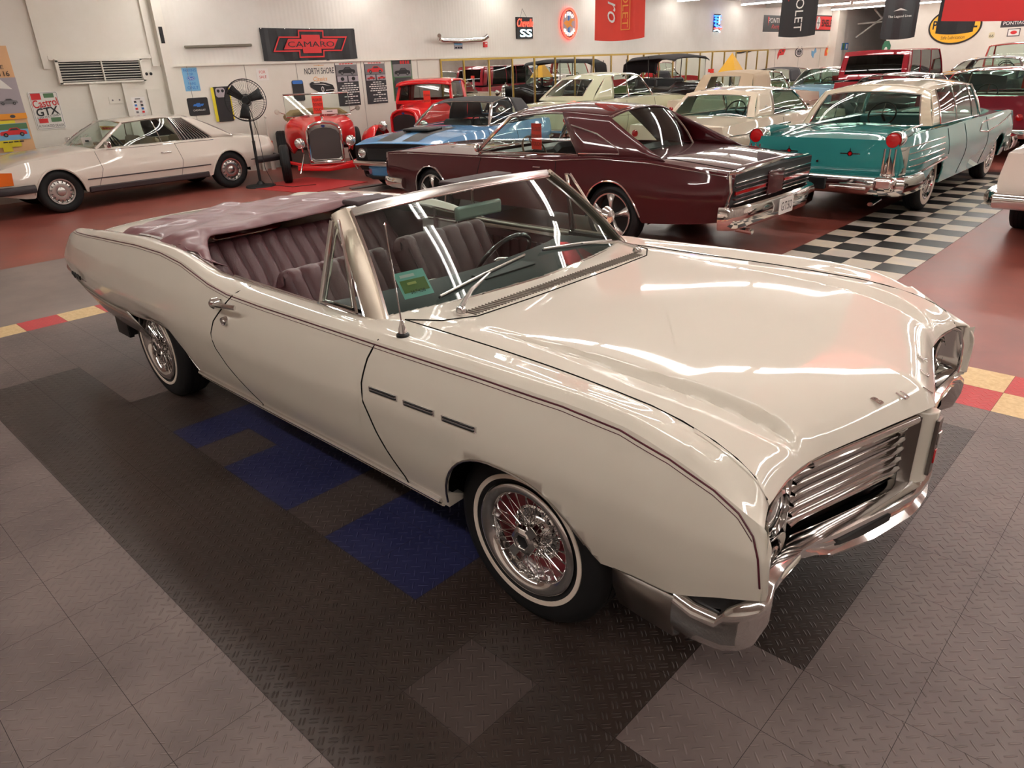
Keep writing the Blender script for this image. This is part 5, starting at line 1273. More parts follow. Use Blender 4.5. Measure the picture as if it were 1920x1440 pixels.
tb, tbb, tbv = sedan('landau_coupe', 'cream hardtop coupe with turquoise seats and winged badge on its roof pillar', (-5.12, 12.5, 0), PI/2, IV, IV, roofz=1.38, belt=.93, kind='hardtop', glass=TINT, interior=TEALV, W=.95, yt=.66, inset=(0, 5, 1, 13))
for s in (-1, 1):
    f = Flat((-2.55, s*.80, 1.08), (s*-1*-1 if False else (1 if s < 0 else -1), 0, 0), (0, -s*.25, 1)); f.poly([(-.07, .0), (-.02, .012), (0, .03), (.02, .012), (.07, .0), (.02, -.008), (0, -.015), (-.02, -.008)], STEEL); f.done('pillar_badge', parent=tb)
BEIGE = mat('beige_canvas_top', (196, 174, 148), rough=.8)
sedan('soft_top_convertible', 'ivory convertible with raised beige canvas top behind the cream landau coupe', (-7.85, 18.0, 0), PI/2, IV, BEIGE, roofz=1.55, belt=1.0, kind='soft', interior=TAN, W=.93, inset=(1, 5, 3, 11), yt=.66)
BLKP = paint('black_paint', (16, 16, 18), .25)
sedan('black_coupe', 'low black hardtop coupe seen just above the cream roof of the turquoise sedan', (-4.05, 17.9, 0), PI/2, BLKP, BLKP, roofz=1.42, belt=.95, kind='hardtop', W=.93)
REDP = paint('bright_red_paint', (190, 18, 30), .28); BURG2 = paint('wine_red_paint', (120, 20, 36), .28)
jt, jb, jv = sedan('finned_hardtop', 'red roofed fifties hardtop with ivory deck and wine red fins beyond the turquoise sedan', (-1.98, 17.1, 0), PI/2, BURG2, REDP, roofz=1.50, belt=1.0, kind='hardtop', W=.98, fin=.14, wheel_='white', interior=TAN, glass=TINT, yt=.70)
q = patch(jb, [(-2.95, -.74), (-2.95, .74), (-4.08, .72), (-4.08, -.72)], 'xy', 'trunk_lid', jt, off=.003, sel=lambda c, n: c.z > .8, mt=IV)
BLW = paint('pale_blue_paint', (150, 190, 214), .3)
sedan('pale_blue_coupe', 'pale blue coupe with a white roof edge behind the beige soft top', (-7.95, 24.1, 0), PI/2, BLW, MW, roofz=1.47, belt=.98, kind='hardtop', interior=BRNV, glass=TINT)
sedan('sport_utility', 'tall dark red sport utility with smoked windows and roof bars in the far rows', (-5.85, 23.3, 0), PI/2, paint('dark_red_paint', (150, 16, 34), .25), paint('dark_red_paint', (150, 16, 34), .25), roofz=1.90, belt=1.16, kind='suv', glass=SMOKE, W=1.0, tail=-4.05, yt=.80, frame=paint('dark_red_paint', (150, 16, 34), .25), wheel_='cap', inset=(1, 5, 1, 13))
gt, gb_, gv_ = sedan('grey_fifties_car', 'dark grey fifties car with a wide chrome toothed grille facing the aisle', (-3.62, 20.4, 0), -PI/2, paint('gunmetal_paint', (62, 60, 64), .3), paint('gunmetal_paint', (62, 60, 64), .3), roofz=1.62, belt=1.30, kind='hardtop', W=.95)
sedan('teal_fastback', 'dark teal rounded fifties car with white roof edge beyond the red roofed hardtop', (-1.45, 23.3, 0), PI/2, paint('dark_teal_paint', (26, 70, 74), .28), paint('dark_teal_paint', (26, 70, 74), .28), roofz=1.74, belt=1.15, kind='bubble', W=.95, inset=(1, 5, 2, 12))
sedan('red_pickup', 'red pickup truck cab in the farthest row by the white wall', (-4.2, 29.2, 0), PI/2, paint('faded_red_paint', (190, 62, 56), .35), paint('faded_red_paint', (190, 62, 56), .35), roofz=1.95, belt=1.25, kind='pickup', W=.95, yt=.76, wheel_='cap', frame=paint('faded_red_paint', (190, 62, 56), .35))
sedan('red_forties_coupe', 'small bright red rounded coupe near the far left wall beyond the dark red sport utility', (-8.7, 30.2, 0), PI/2, REDP, REDP, roofz=1.78, belt=1.15, kind='bubble', W=.86, inset=(1, 5, 3, 11), yt=.55)
sedan('olive_coupe', 'olive green low coupe far back near the mirrored wall', (-10.9, 27.0, 0), PI/2, paint('olive_paint', (92, 108, 60), .3), BTOP, roofz=1.45, belt=.98, kind='soft')
sedan('navy_coupe', 'navy blue rounded car at the far right edge of the back row', (-1.9, 29.5, 0), PI/2, paint('navy_paint', (34, 44, 80), .3), paint('navy_paint', (34, 44, 80), .3), roofz=1.80, belt=1.15, kind='bubble', inset=(1, 5, 3, 11))
# white car at the right edge (only its rear corner is in view)
kt, kb_, kv_ = sedan('white_finned_car', 'white car corner with sharp fender and wrapped chrome bumper at the right edge', (.82, 10.3, 0), PI/2, MW, MW, roofz=1.42, belt=.95, kind='hardtop', W=.97, fin=.03, nolamp=True)
# ================================================================ hot rods and the old touring car
RODR = paint('hot_rod_red_paint', (212, 20, 24), .22)
def rad_shell(t, w, h, z0, x, m=CHROME, mesh_m=None, name='radiator_shell', d=.12):
    mesh_m = mesh_m or mat('radiator_mesh', (74, 66, 64), rough=.6, metal=.4)
    pts = [(-w/2+.06, 0), (-w/2, .05), (-w/2, h*.78), (-w*.42, h*.90), (-w*.25, h*.97), (0, h), (w*.25, h*.97), (w*.42, h*.90), (w/2, h*.78), (w/2, .05), (w/2-.06, 0)]
    mb = MB(); mb.tube([(x, a, z0+b) for a, b in pts], .03, m, n=8, closed=True, flat=1.3, up=(1, 0, 0)); mb.prism([(x-.10, a, z0+b) for a, b in pts], (.06, 0, 0), m); o = mb.build(name, t)
    ins = [(a*.90, .045+b*.80) for a, b in pts]
    mb = MB(); mb.prism([(x-.03, a, z0+b) for a, b in ins], (.03, 0, 0), mesh_m); mb.build('radiator_core', o, smooth=False)
    mb = MB(); mb.lathe([(.02, 0), (.025, .03), (.012, .05), (.03, .08), (0, .10)], m, n=14, axis='z', c=(x-.02, 0, z0+h)); mb.build('radiator_cap', o)
    f = Flat((x+.03, 0, z0+h*.90), (0, 1, 0), (0, 0, 1)); f.disc(0, 0, .035, .018, mat('badge_blue', (30, 44, 110), rough=.3)); f.done('radiator_badge', parent=o)
    return o
# --- red roadster
rod = thing('hot_rod_roadster', 'bright red open roadster with exposed front wheels and upright chrome radiator by the wall', 'car', (-10.85, 5.50, 0), R(-30))
rad_shell(rod, .60, .70, .34, .10)
MAXS = [(0.05, .27, .98), (-.35, .33, 1.02), (-.75, .44, 1.07), (-.95, .62, 1.10), (-1.3, .68, 1.05), (-1.9, .69, 1.02), (-2.5, .62, 1.0), (-2.85, .40, .80), (-2.95, .20, .62)]
rows = []
for x, w, z in MAXS:
    zl = .42 if x < -.9 else .62
    h = [(w*.9, zl), (w, zl+.2), (w*.98, z-.14), (w*.80, z-.03), (w*.4, z+.005), (0, z+.015)]
    h = [tuple(p) for p in curve(h, n=3)]
    rows.append([(x, -a, b) for a, b in h]+[(x, a, b) for a, b in h[::-1][1:]])
mb = MB(); K = len(rows[0]); vs = [p for r in rows for p in r]; mb.v = vs
for i in range(len(rows)-1):
    for j in range(K-1):
        c = sum((Vector(vs[q]) for q in (i*K+j, (i+1)*K+j)), Vector())/2
        if -2.35 < (rows[i][0][0]+rows[i+1][0][0])/2 < -1.0 and abs(c.y) < .52 and c.z > .9: continue
        mb.f.append([i*K+j, (i+1)*K+j, (i+1)*K+j+1, i*K+j+1]); mb.m.append(mb.mi(RODR))
mb.build('body', rod, solid=.012)
mb = MB(); mb.box((-1.6, 0, .50), (1.3, 1.1, .06), BLKV); mb.box((-2.2, 0, .78), (.22, 1.1, .5), TAN); mb.build('bench_seat', rod, bevel=.05)
mb = MB(); mb.tube([(-2.3, -.62, 1.02), (-2.45, -.5, 1.10), (-2.5, 0, 1.13), (-2.45, .5, 1.10), (-2.3, .62, 1.02)], .07, mat('folded_tan_top', (150, 126, 88), rough=.8), n=10); mb.build('folded_top', rod)
mb = MB(); fr = [(-1.0, -.62, 1.10), (-1.14, -.62, 1.50), (-1.14, .62, 1.50), (-1.0, .62, 1.10)]
mb.tube(fr, .018, CHROME, n=8, closed=True); ws_ = mb.build('windshield_frame', rod)
mb = MB(); mb.poly(fr, GLASS); mb.build('windshield', ws_, smooth=False)
for s in (-1, 1):
    mb = MB(); mb.tube([(.22, s*.42, .55), (.24, s*.43, .62)], .02, CHROME, n=6); mb.lathe([(.03, -.09), (.08, -.04), (.095, .0), (.09, .01)], CHROME, n=24, axis='x', c=(.22, s*.46, .70)); hl = mb.build('headlamp', rod)
    mb = MB(); mb.lathe([(.088, .005), (.06, .02), (0, .028)], HEADGLASS, n=24, axis='x', c=(.22, s*.46, .70)); mb.build('lens', hl)
    mb = MB(); mb.tube([(.18, s*.40, .52), (.30, s*.52, .18)], .014, CHROME, n=6); mb.build('shock_absorber', rod)
    mb = MB(); mb.box((-1.6, s*.28, .38), (3.3, .06, .10), RODR); mb.build('frame_rail', rod, bevel=.008)
    mb = MB(); mb.lathe([(.0, -.02), (.05, -.015), (.05, 0), (0, 0)], CHROME, n=16, axis='x', c=(-1.12, s*.78, 1.20)); mb.tube([(-1.1, s*.64, 1.15), (-1.12, s*.76, 1.20)], .008, CHROME, n=5); mb.build('side_mirror', rod)
    wheel(rod, (0, s*.76, .34), 'steel', .34, .17, s); wheel(rod, (-2.55, s*.76, .38), 'steel', .38, .26, s)
mb = MB(); mb.tube([(0, -.70, .36), (0, -.4, .28), (0, .4, .28), (0, .70, .36)], .03, RODR, n=8); mb.build('front_axle', rod)
mb = MB(); mb.tube([(-2.55, -.7, .38), (-2.55, .7, .38)], .04, BLACK, n=8); mb.build('rear_axle', rod)
mb = MB(); mb.tube([(.26, -.32, .33), (.28, .32, .33)], .018, CHROME, n=8); mb.build('spreader_bar', rod)
mb = MB(); mb.tube([(.14, -.55, .26), (.20, 0, .22), (.14, .55, .26)], .03, RODR, n=8, flat=1.6, up=(0, 0, 1)); mb.build('lower_wing', rod)
mb = MB(); mb.box((-.45, 0, .72), (.6, .40, .42), BLACK); mb.build('engine', rod, bevel=.05)
# --- red pickup hot rod
trk = thing('hot_rod_pickup', 'red thirties hot rod pickup with closed cab behind the sky blue convertible', 'car', (-11.22, 7.78, 0), R(-62))
rad_shell(trk, .56, .64, .46, .10, m=RODR, name='grille_shell', mesh_m=mat('grille_dark', (30, 26, 26), rough=.4))
rows = []
for x, w, z in ((.0, .28, 1.07), (-.5, .36, 1.12), (-1.05, .60, 1.18), (-1.1, .66, 1.2)):
    h = [tuple(p) for p in curve([(w*.95, .5), (w, .8), (w*.96, z-.16), (w*.75, z-.03), (0, z+.02)], n=4)]
    rows.append([(x, -a, b) for a, b in h]+[(x, a, b) for a, b in h[::-1][1:]])
mb = MB(); mb.grid(rows, RODR); mb.build('hood', trk, solid=.01)
mb = MB(); c = [(-1.1, .66, .5), (-2.05, .68, .5)]
for s in (-1, 1):
    mb.poly([(-1.1, s*.67, .5), (-2.05, s*.69, .5), (-2.05, s*.69, 1.2), (-1.1, s*.67, 1.2)], RODR)
    mb.prism([(-1.08, s*.67, 1.2), (-1.22, s*.60, 1.60), (-1.28, s*.60, 1.60), (-1.16, s*.67, 1.2)], (0, -s*.05, 0), RODR); mb.prism([(-1.88, s*.69, 1.2), (-1.88, s*.62, 1.60), (-2.05, s*.62, 1.60), (-2.05, s*.69, 1.2)], (0, -s*.04, 0), RODR)
mb.poly([(-2.05, -.69, .5), (-2.05, .69, .5), (-2.05, .69, 1.25), (-2.05, -.69, 1.25)], RODR); mb.box((-1.11, 0, 1.20), (.06, 1.3, .07), RODR)
mb.build('cab', trk, smooth=False, solid=.012)
rows = []
for x, z in ((-1.10, 1.57), (-1.16, 1.64), (-1.35, 1.675), (-1.8, 1.68), (-2.0, 1.65), (-2.08, 1.57)):
    w = .64 if z > 1.6 else .66; rows.append([(x, v*w, z-.05*abs(v)**3) for v in np.linspace(-1, 1, 11)])
mb = MB(); mb.grid(rows, RODR); mb.build('roof', trk, solid=.02)
mb = MB(); mb.poly([(-1.11, -.62, 1.23), (-1.11, .62, 1.23), (-1.20, .58, 1.59), (-1.20, -.58, 1.59)], glass_mat('dusk_glass', (150, 150, 148), .7)); mb.build('windshield', trk, smooth=False)
for s in (-1, 1):
    mb = MB(); mb.poly([(-1.2, s*.665, 1.22), (-1.86, s*.68, 1.22), (-1.86, s*.62, 1.59), (-1.3, s*.61, 1.59)], glass_mat('dusk_glass', (150, 150, 148), .7)); mb.build('side_window', trk, smooth=False)
    mb = MB(); rows = []
    for k in range(13):
        a = PI*(1.02-k/12*1.05); rows.append([(.46*math.cos(a), s*.58, .36+.44*math.sin(a)), (.48*math.cos(a), s*.72, .36+.46*math.sin(a)), (.46*math.cos(a), s*.88, .34+.42*math.sin(a))])
    mb.grid(rows, RODR); mb.build('front_fender', trk, solid=.01)
    wheel(trk, (0, s*.72, .34), 'steel', .34, .18, s); wheel(trk, (-2.75, s*.74, .37), 'steel', .37, .24, s)
    mb = MB(); mb.lathe([(.03, -.10), (.085, -.04), (.10, .0), (.095, .01)], CHROME, n=24, axis='x', c=(.18, s*.46, .80)); mb.lathe([(.094, .005), (.06, .025), (0, .03)], HEADGLASS, n=24, axis='x', c=(.18, s*.46, .80)); mb.tube([(.1, s*.46, .5), (.12, s*.46, .74)], .014, CHROME, n=6); mb.build('headlamp', trk)
    mb = MB(); mb.box((-2.6, s*.60, .75), (1.0, .03, .36), RODR); mb.build('bed_side', trk)
mb = MB(); mb.box((-2.6, 0, .56), (1.0, 1.2, .04), BLACK); mb.box((-1.4, 0, .45), (3.2, .6, .1), BLACK); mb.build('chassis', trk)
mb = MB(); mb.box((-1.75, 0, .95), (.2, 1.1, .5), BLKV); mb.build('bench_seat', trk, bevel=.05)
# --- black open touring car
tc = thing('touring_car', 'black open touring car with flat black fabric roof and tall nickel radiator near the mirrors', 'car', (-9.55, 17.6, 0), R(-20))
rad_shell(tc, .50, .62, .60, .15)
mb = MB(); rows = []
for x, w, z in ((.1, .24, 1.18), (-.7, .34, 1.22), (-1.0, .55, 1.25), (-1.3, .58, 1.12), (-3.0, .60, 1.12), (-3.3, .55, 1.15)):
    rows.append([(x, -w, .6), (x, -w, z-.12), (x, -w*.85, z), (x, -w*.8, z) if x > -1.1 else (x, -w*.84, z-.02), (x, 0, z+.02) if x > -1.1 else (x, 0, .7), (x, w*.8, z) if x > -1.1 else (x, w*.84, z-.02), (x, w*.85, z), (x, w, z-.12), (x, w, .6)])
mb.grid(rows, BLKP); mb.build('body', tc, solid=.015, ang=50)
mb = MB(); rows = []
for x, z in ((-.95, 1.90), (-1.0, 1.94), (-1.6, 2.0), (-2.4, 1.99), (-3.2, 1.96), (-3.45, 1.85), (-3.5, 1.5)):
    rows.append([(x, v*.66, z-.06*abs(v)**2-(.05 if abs(v) > .95 else 0)) for v in np.linspace(-1, 1, 11)])
mb.grid(rows, BTOP); mb.build('fabric_roof', tc, solid=.02)
mb = MB(); fr = [(-1.0, -.55, 1.25), (-1.0, -.55, 1.88), (-1.0, .55, 1.88), (-1.0, .55, 1.25)]; mb.tube(fr, .014, BLACK, n=6, closed=True); o = mb.build('windshield_frame', tc)
mb = MB(); mb.poly(fr, GLASS); mb.build('windshield', o, smooth=False)
for s in (-1, 1):
    mb = MB(); mb.tube([(-2.2, s*.60, 1.1), (-2.2, s*.63, 1.95)], .014, BLACK, n=6); mb.build('roof_post', tc); mb = MB(); mb.tube([(-3.3, s*.58, 1.1), (-3.35, s*.63, 1.9)], .014, BLACK, n=6); mb.build('roof_post', tc)
    mb = MB(); rows = []
    for k in range(13):
        a = PI*(1.0-k/12*.95); rows.append([(.42*math.cos(a), s*.55, .38+.46*math.sin(a)), (.44*math.cos(a), s*.86, .38+.44*math.sin(a))])
    mb.grid(rows, BLKP); mb.build('front_fender', tc, solid=.012)
    mb = MB(); mb.lathe([(.03, -.12), (.09, -.05), (.11, .0), (.10, .015)], CHROME, n=24, axis='x', c=(.30, s*.40, .98)); mb.lathe([(.10, .005), (.06, .03), (0, .035)], HEADGLASS, n=24, axis='x', c=(.30, s*.40, .98)); mb.build('headlamp', tc)
    wheel(tc, (0, s*.70, .38), 'cap', .38, .10, s); wheel(tc, (-2.6, s*.70, .38), 'cap', .38, .10, s)
    mb = MB(); mb.box((-1.4, s*.72, .42), (1.9, .26, .03), BLKP); mb.build('running_board', tc)
for x in (-1.75, -2.75): mb = MB(); mb.box((x, 0, .85), (.45, 1.05, .16), BLKV); mb.box((x-.22, 0, 1.08), (.14, 1.05, .5), BLKV); mb.build('bench_seat', tc, bevel=.04)
mb = MB(); mb.box((-1.4, 0, .55), (3.3, .5, .1), BLACK); mb.build('chassis', tc)
# paper signs standing in / on cars
def paper(label, loc, w, h, m, txt, tcol=BLACK, rz=0, cat='paper sign', tilt=0, size=.03):
    u = Vector((math.cos(rz), math.sin(rz), 0)); v = Vector((0, 0, 1)); n = u.cross(v); v = (v*math.cos(tilt)-n*math.sin(tilt))
    f = Flat(loc, u, v); f.slab(w, h, m, .004)
    if not txt and h > .05:
        f.lines(0, h*.12, [w*.45] if m is WHITEPAPER else [], .01, h*.16, DASH); f.lines(0, -h*.0, [w*.8] if m is not WHITEPAPER else [], .01, h*.45, REDPAPER)
    for k, s in enumerate(txt): f.text(s, 0, h*.5-(k+.8)*h/(len(txt)+.6), size, tcol, width=min(w*.85, size*.75*len(s)))
    return f.done('paper_sign', label, cat)
paper('red please do not touch sheet hanging in the windshield of the red roadster', (-11.70, 6.00, 1.30), .20, .32, REDPAPER, ['PLEASE', 'DO NOT', 'TOUCH'], rz=R(60), size=.055)
paper('white price card on the cowl of the red roadster', (-11.44, 6.08, 1.17), .30, .08, WHITEPAPER, [], rz=R(60), tilt=-.3)
paper('red sheet hung in the side window of the burgundy hardtop', (-4.66, 4.50, 1.07), .16, .30, REDPAPER, ['PLEASE', 'DO NOT', 'TOUCH'], rz=0, size=.045)
paper('red sheet seen through the rear window of the turquoise sedan', (-1.46, 9.3, 1.20), .24, .24, REDPAPER, ['PLEASE', 'DO NOT', 'TOUCH'], rz=0, size=.045)
paper('red sheet behind the rear glass of the red roofed hardtop', (-1.55, 15.4, 1.22), .30, .26, REDPAPER, ['DO NOT', 'TOUCH'], rz=0, size=.05)
paper('red hanging sheet in the windshield of the red hot rod pickup', (-11.52, 8.66, 1.28), .16, .30, REDPAPER, ['PLEASE', 'DO NOT'], rz=R(28), size=.04)
paper('white numbered card leaning in the windshield of the ivory coupe', (-12.0, 1.80, .985), .15, .17, WHITEPAPER, [], rz=R(60), tilt=-.5, size=.05)
paper('yellow sale strip across the windshield top of the ivory coupe', (-12.15, 2.22, 1.16), .40, .07, mat('yellow_paper', (240, 190, 30), rough=.6), [], tcol=REDPAPER, rz=R(15), tilt=-.45, size=.04)
q = paper('red tipped show card on a stand in front of the black touring car', (-9.05, 16.55, 1.33), .26, .34, WHITEPAPER, [], rz=R(60), size=.05)
mb = MB(); mb.tube([(-9.06, 16.56, 0), (-9.06, 16.56, 1.5)], .012, CHROME_S, n=6); mb.lathe([(.16, 0), (.15, .02), (.02, .03)], BLACK, n=20, axis='z', c=(-9.06, 16.56, 0)); mb.build('stand', q); mb = MB(); mb.box((-9.04, 16.53, 1.53), (.16, .02, .10), REDPAPER); mb.build('stand_tip', q)
# ================================================================ signs, banners, mirrors, fan
WN = XW+.001
def wall_flat(y, z, x=None): return Flat((x if x is not None else WN, y, z), (0, 1, 0), (0, 0, 1))
BK = mat('print_black', (22, 20, 22), rough=.6); RD = mat('print_red', (206, 36, 38), rough=.55); WH = mat('print_white', (236, 232, 226), rough=.6); ORG = mat('print_orange', (232, 150, 40), rough=.6)
BLU = mat('print_blue', (50, 110, 190), rough=.6); LBL = mat('print_light_blue', (120, 176, 214), rough=.6); YEL = mat('print_yellow', (226, 206, 40), rough=.6); GRN = mat('print_green', (84, 122, 84), rough=.6); GRY = mat('print_grey', (120, 116, 118), rough=.6); PCH = mat('print_peach', (226, 178, 132), rough=.6); DGR = mat('print_dark_grey', (58, 54, 58), rough=.6); LAV = mat('print_lilac_grey', (170, 160, 166), rough=.6)
FABB = mat('black_banner_fabric', (30, 28, 31), rough=.55); FABR = mat('red_banner_fabric', (206, 34, 34), rough=.5)
def carico(f, cx, cy, w, body, gl=None, flip=1):
    gl = gl or DGR; q = lambda L: [(cx+flip*a*w, cy+b*w) for a, b in L]
    body_p = [(-.5, 0), (-.5, .10), (-.44, .15), (-.2, .17), (-.08, .28), (.18, .28), (.30, .18), (.46, .15), (.5, .08), (.5, 0)]
    if flip < 0: body_p = body_p[::-1]
    f.poly(q(body_p), body); g = [(-.14, .18), (-.05, .26), (.16, .26), (.24, .18)]
    f.poly(q(g if flip < 0 else g[::-1])[::-1] if flip > 0 else q(g), gl)
    for a in (-.3, .3): f.disc(cx+a*w, cy+.01*w, .085*w, .085*w, BK, n=14); f.disc(cx+a*w, cy+.01*w, .045*w, .045*w, GRY, n=10)
def bowtie(f, cx, cy, w, h, m, out=False, t=.01, sh=.10):
    a = [(-.5, -.5*.55), (-.17, -.5*.55), (-.17, -.5), (.17, -.5), (.17, -.5*.55), (.42, -.5*.55), (.5, .5*.55), (.17, .5*.55), (.17, .5), (-.17, .5), (-.17, .5*.55), (-.42, .5*.55)]
    pts = [(cx+x*w+y*h*sh, cy+y*h) for x, y in a]
    if out: f.ring(pts, t, m)
    else:
        f.rect(cx, cy, .34*w, h, m); f.poly([pts[0], pts[1], pts[10], pts[11]], m); f.poly([pts[4], pts[5], pts[6], pts[7]], m)
# black banner with red emblem
def banner_mesh(f, w, h, m, drop=.0, nx=24, nz=10, wave=.012, bow=.02):
    rows = []
    for i in range(nz+1):
        v = -h/2+h*i/nz; rows.append([f.P(-w/2+w*j/nx, v-bow*(1-(2*j/nx-1)**2)*(1 if True else 0)*(.3+.7*(1-i/nz)), .032+wave*(1-i/nz)*math.sin(j*.9+i*.3)+wave*.4*math.sin(j*2.1)) for j in range(nx+1)])
    f.mb.grid(rows, m); f.base = .052
f = wall_flat(7.23, 2.45); banner_mesh(f, 2.36, .62, FABB, bow=.03)
bowtie(f, .0, 0, 1.86, .54, RD, out=True, t=.028); bowtie(f, 0, 0, 1.36, .36, RD); f.text('CAMARO', 0, -.005, .11, BK, width=1.16); o = f.done('wall_banner', 'black fabric banner with red outlined cross emblem and lettering on the ribbed wall', 'banner')
q = MB()
for a in (-1.15, -.6, 0, .6, 1.15): q.lathe([(.012, 0), (.012, .01), (0, .012)], CHROME, n=10, axis='x', c=(WN+.045, 7.23+a, 2.745))
q.build('eyelets', o)
f = wall_flat(4.44, 1.845); f.slab(.30, .42, LBL, .006); f.text('PARKING', 0, .16, .045, BLU, width=.25); f.text('FOR', 0, .095, .045, BLU); f.disc(0, .02, .085, .042, BLU); f.disc(0, .02, .075, .034, WH); f.disc(0, .02, .070, .030, BLU); f.text('Ford', 0, .02, .035, WH, shear=.4, width=.10); f.text('FANS', 0, -.075, .045, BLU); f.text('ONLY', 0, -.15, .055, BLU, width=.22); f.done('parking_sign', 'light blue parking sign with blue oval badge above the black mat', 'sign')
f = wall_flat(4.48, 1.345); f.slab(.42, .33, FABB, .012, r=.03); bowtie(f, 0, .03, .22, .07, BLU, sh=.3); f.text('CHEVROLET', .0, -.065, .030, WH, width=.25); f.done('floor_mat_display', 'black square mat with small blue cross emblem hung under the light blue sign', 'mat')
f = wall_flat(5.0, 1.36); f.slab(.34, .66, FABB, .03, r=.03); f.rect(-.19, .0, .06, .64, YEL); f.rect(.17, -.0, .025, .6, YEL); f.rect(-.03, .22, .2, .18, LAV, r=.05); f.disc(-.07, .25, .03, .03, BK); f.disc(.02, .25, .03, .03, BK); f.done('floor_mat_display', 'black and yellow car mat set hanging on the wall behind the pedestal fan', 'mat')
mb = MB(); mb.tube([(WN+.06, 4.42, 2.415), (WN+.08, 5.1, 2.425), (WN+.06, 5.80, 2.44)], .035, mat('weathered_bumper', (128, 122, 110), rough=.45, metal=.7), n=10, flat=.8); tag(mb.build('wall_bumper'), 'old weathered straight bumper bar mounted high on the ribbed wall', 'bumper')
f = wall_flat(5.98, 1.885); f.slab(.27, .23, WH, .004); f.text('FOR', 0, .045, .055, RD); f.text('SALE', 0, -.05, .055, RD); f.done('sale_sign', 'small white sheet with red for sale lettering between fan and black pad', 'sign')
f = wall_flat(6.77, 1.53); f.slab(.27, .42, FABB, .02, r=.04); f.rect(0, .17, .26, .07, BLU, r=.03); f.done('hanging_pad', 'tall black pad with a blue top edge hanging left of the lettered wall sign', 'pad')
f = wall_flat(7.37, 1.78); f.base = .001; f.text('NORTH SHORE', 0, .13, .125, DGR, width=.76, bold=.012); f.text('Classics', 0, -.03, .09, ORG, shear=.35, width=.36); f.rect(0, .24, .26, .008, ORG); f.disc(0, .24, .012, .012, ORG)
f.poly([(-.30, -.12), (-.24, -.09), (-.10, -.08), (.0, -.10), (.14, -.12), (.30, -.17), (.34, -.26), (.30, -.30), (.12, -.33), (-.10, -.30), (-.28, -.20)], BK); f.poly([(-.20, -.10), (-.14, -.085), (-.05, -.09), (-.02, -.11), (-.16, -.115)], WH); f.poly([(-.24, -.135), (.05, -.14), (.24, -.19), (.05, -.155)], WH); f.disc(.02, -.25, .035, .06, WH); f.disc(.02, -.25, .02, .04, BK); f.poly([(.10, -.28), (.33, -.27), (.33, -.262), (.10, -.268)], WH); f.done('lettered_sign', 'grey and orange North Shore Classics lettering with black car drawing on the wall', 'sign')
def info_poster(y, col, label, photo):
    f = wall_flat(y, 1.60); f.slab(.60, .91, DGR, .006); f.rect(0, .435, .58, .04, WH); f.lines(0, .435, [.38], .01, .02, RD); f.rect(0, .30, .58, .22, GRY); carico(f, 0, .24, .46, photo)
    f.rect(-.15, .12, .27, .12, LAV); f.rect(.15, .12, .27, .12, LAV)
    if photo is RD: carico(f, -.15, .09, .22, photo); carico(f, .15, .09, .22, photo)
    else: f.disc(-.15, .12, .05, .04, BK); f.disc(.15, .12, .05, .04, BK)
    f.lines(0, .02, [.26, .40, .52, .44, .50, .12, .38, .08, .36, .42], .046, .020, WH)
    f.done('info_poster', label, 'poster')
info_poster(8.085, BK, 'dark poster with a black car photo and white text lines on the wall', BK)
info_poster(8.885, RD, 'dark poster with three red car photos and white text lines on the wall', RD)
f = wall_flat(9.70, 1.63); f.slab(.62, .92, GRN, .006); f.rect(0, .40, .58, .09, DGR)
for k in range(4): f.rect(-.02+.075*k, .40, .055, .075, RD)
f.rect(-.2, .3, .16, .05, ORG); f.rect(0, .22, .56, .28, GRY); carico(f, 0, .14, .48, BK); f.rect(0, .03, .5, .06, DGR); f.rect(0, -.2, .56, .4, DGR); carico(f, 0, -.25, .4, RD); f.done('info_poster', 'green and grey poster of a black sports car left of the mirrors', 'poster')
# chrome bumper with small plate; alarm pull
mb = MB(); mb.tube([(WN+.22, 10.80, 2.60), (WN+.14, 10.86, 2.53), (WN+.10, 11.0, 2.50), (WN+.09, 11.65, 2.49), (WN+.10, 12.32, 2.51), (WN+.14, 12.46, 2.54), (WN+.22, 12.52, 2.60)], .05, CHROME, n=10, flat=1.2, up=(0, 0, 1)); mb.box((WN+.05, 11.1, 2.5), (.1, .05, .05), BLACK); mb.box((WN+.05, 12.2, 2.5), (.1, .05, .05), BLACK); tag(mb.build('wall_bumper'), 'polished chrome bumper with upturned ends mounted above the mirrors', 'bumper')
f = wall_flat(11.62, 2.37); f.slab(.30, .15, LAV, .01); f.rect(0, .045, .28, .05, LBL); f.lines(0, -.04, [.26], .01, .04, BK); f.done('number_plate', 'small grey plate hung under the chrome bumper on the wall', 'plate')
mb = MB(); mb.box((WN+.03, 12.58, 2.395), (.06, .11, .13), RD); mb.box((WN+.064, 12.58, 2.42), (.006, .06, .03), WH); tag(mb.build('fire_alarm', bevel=.006), 'red fire alarm pull box beside the chrome wall bumper', 'alarm')
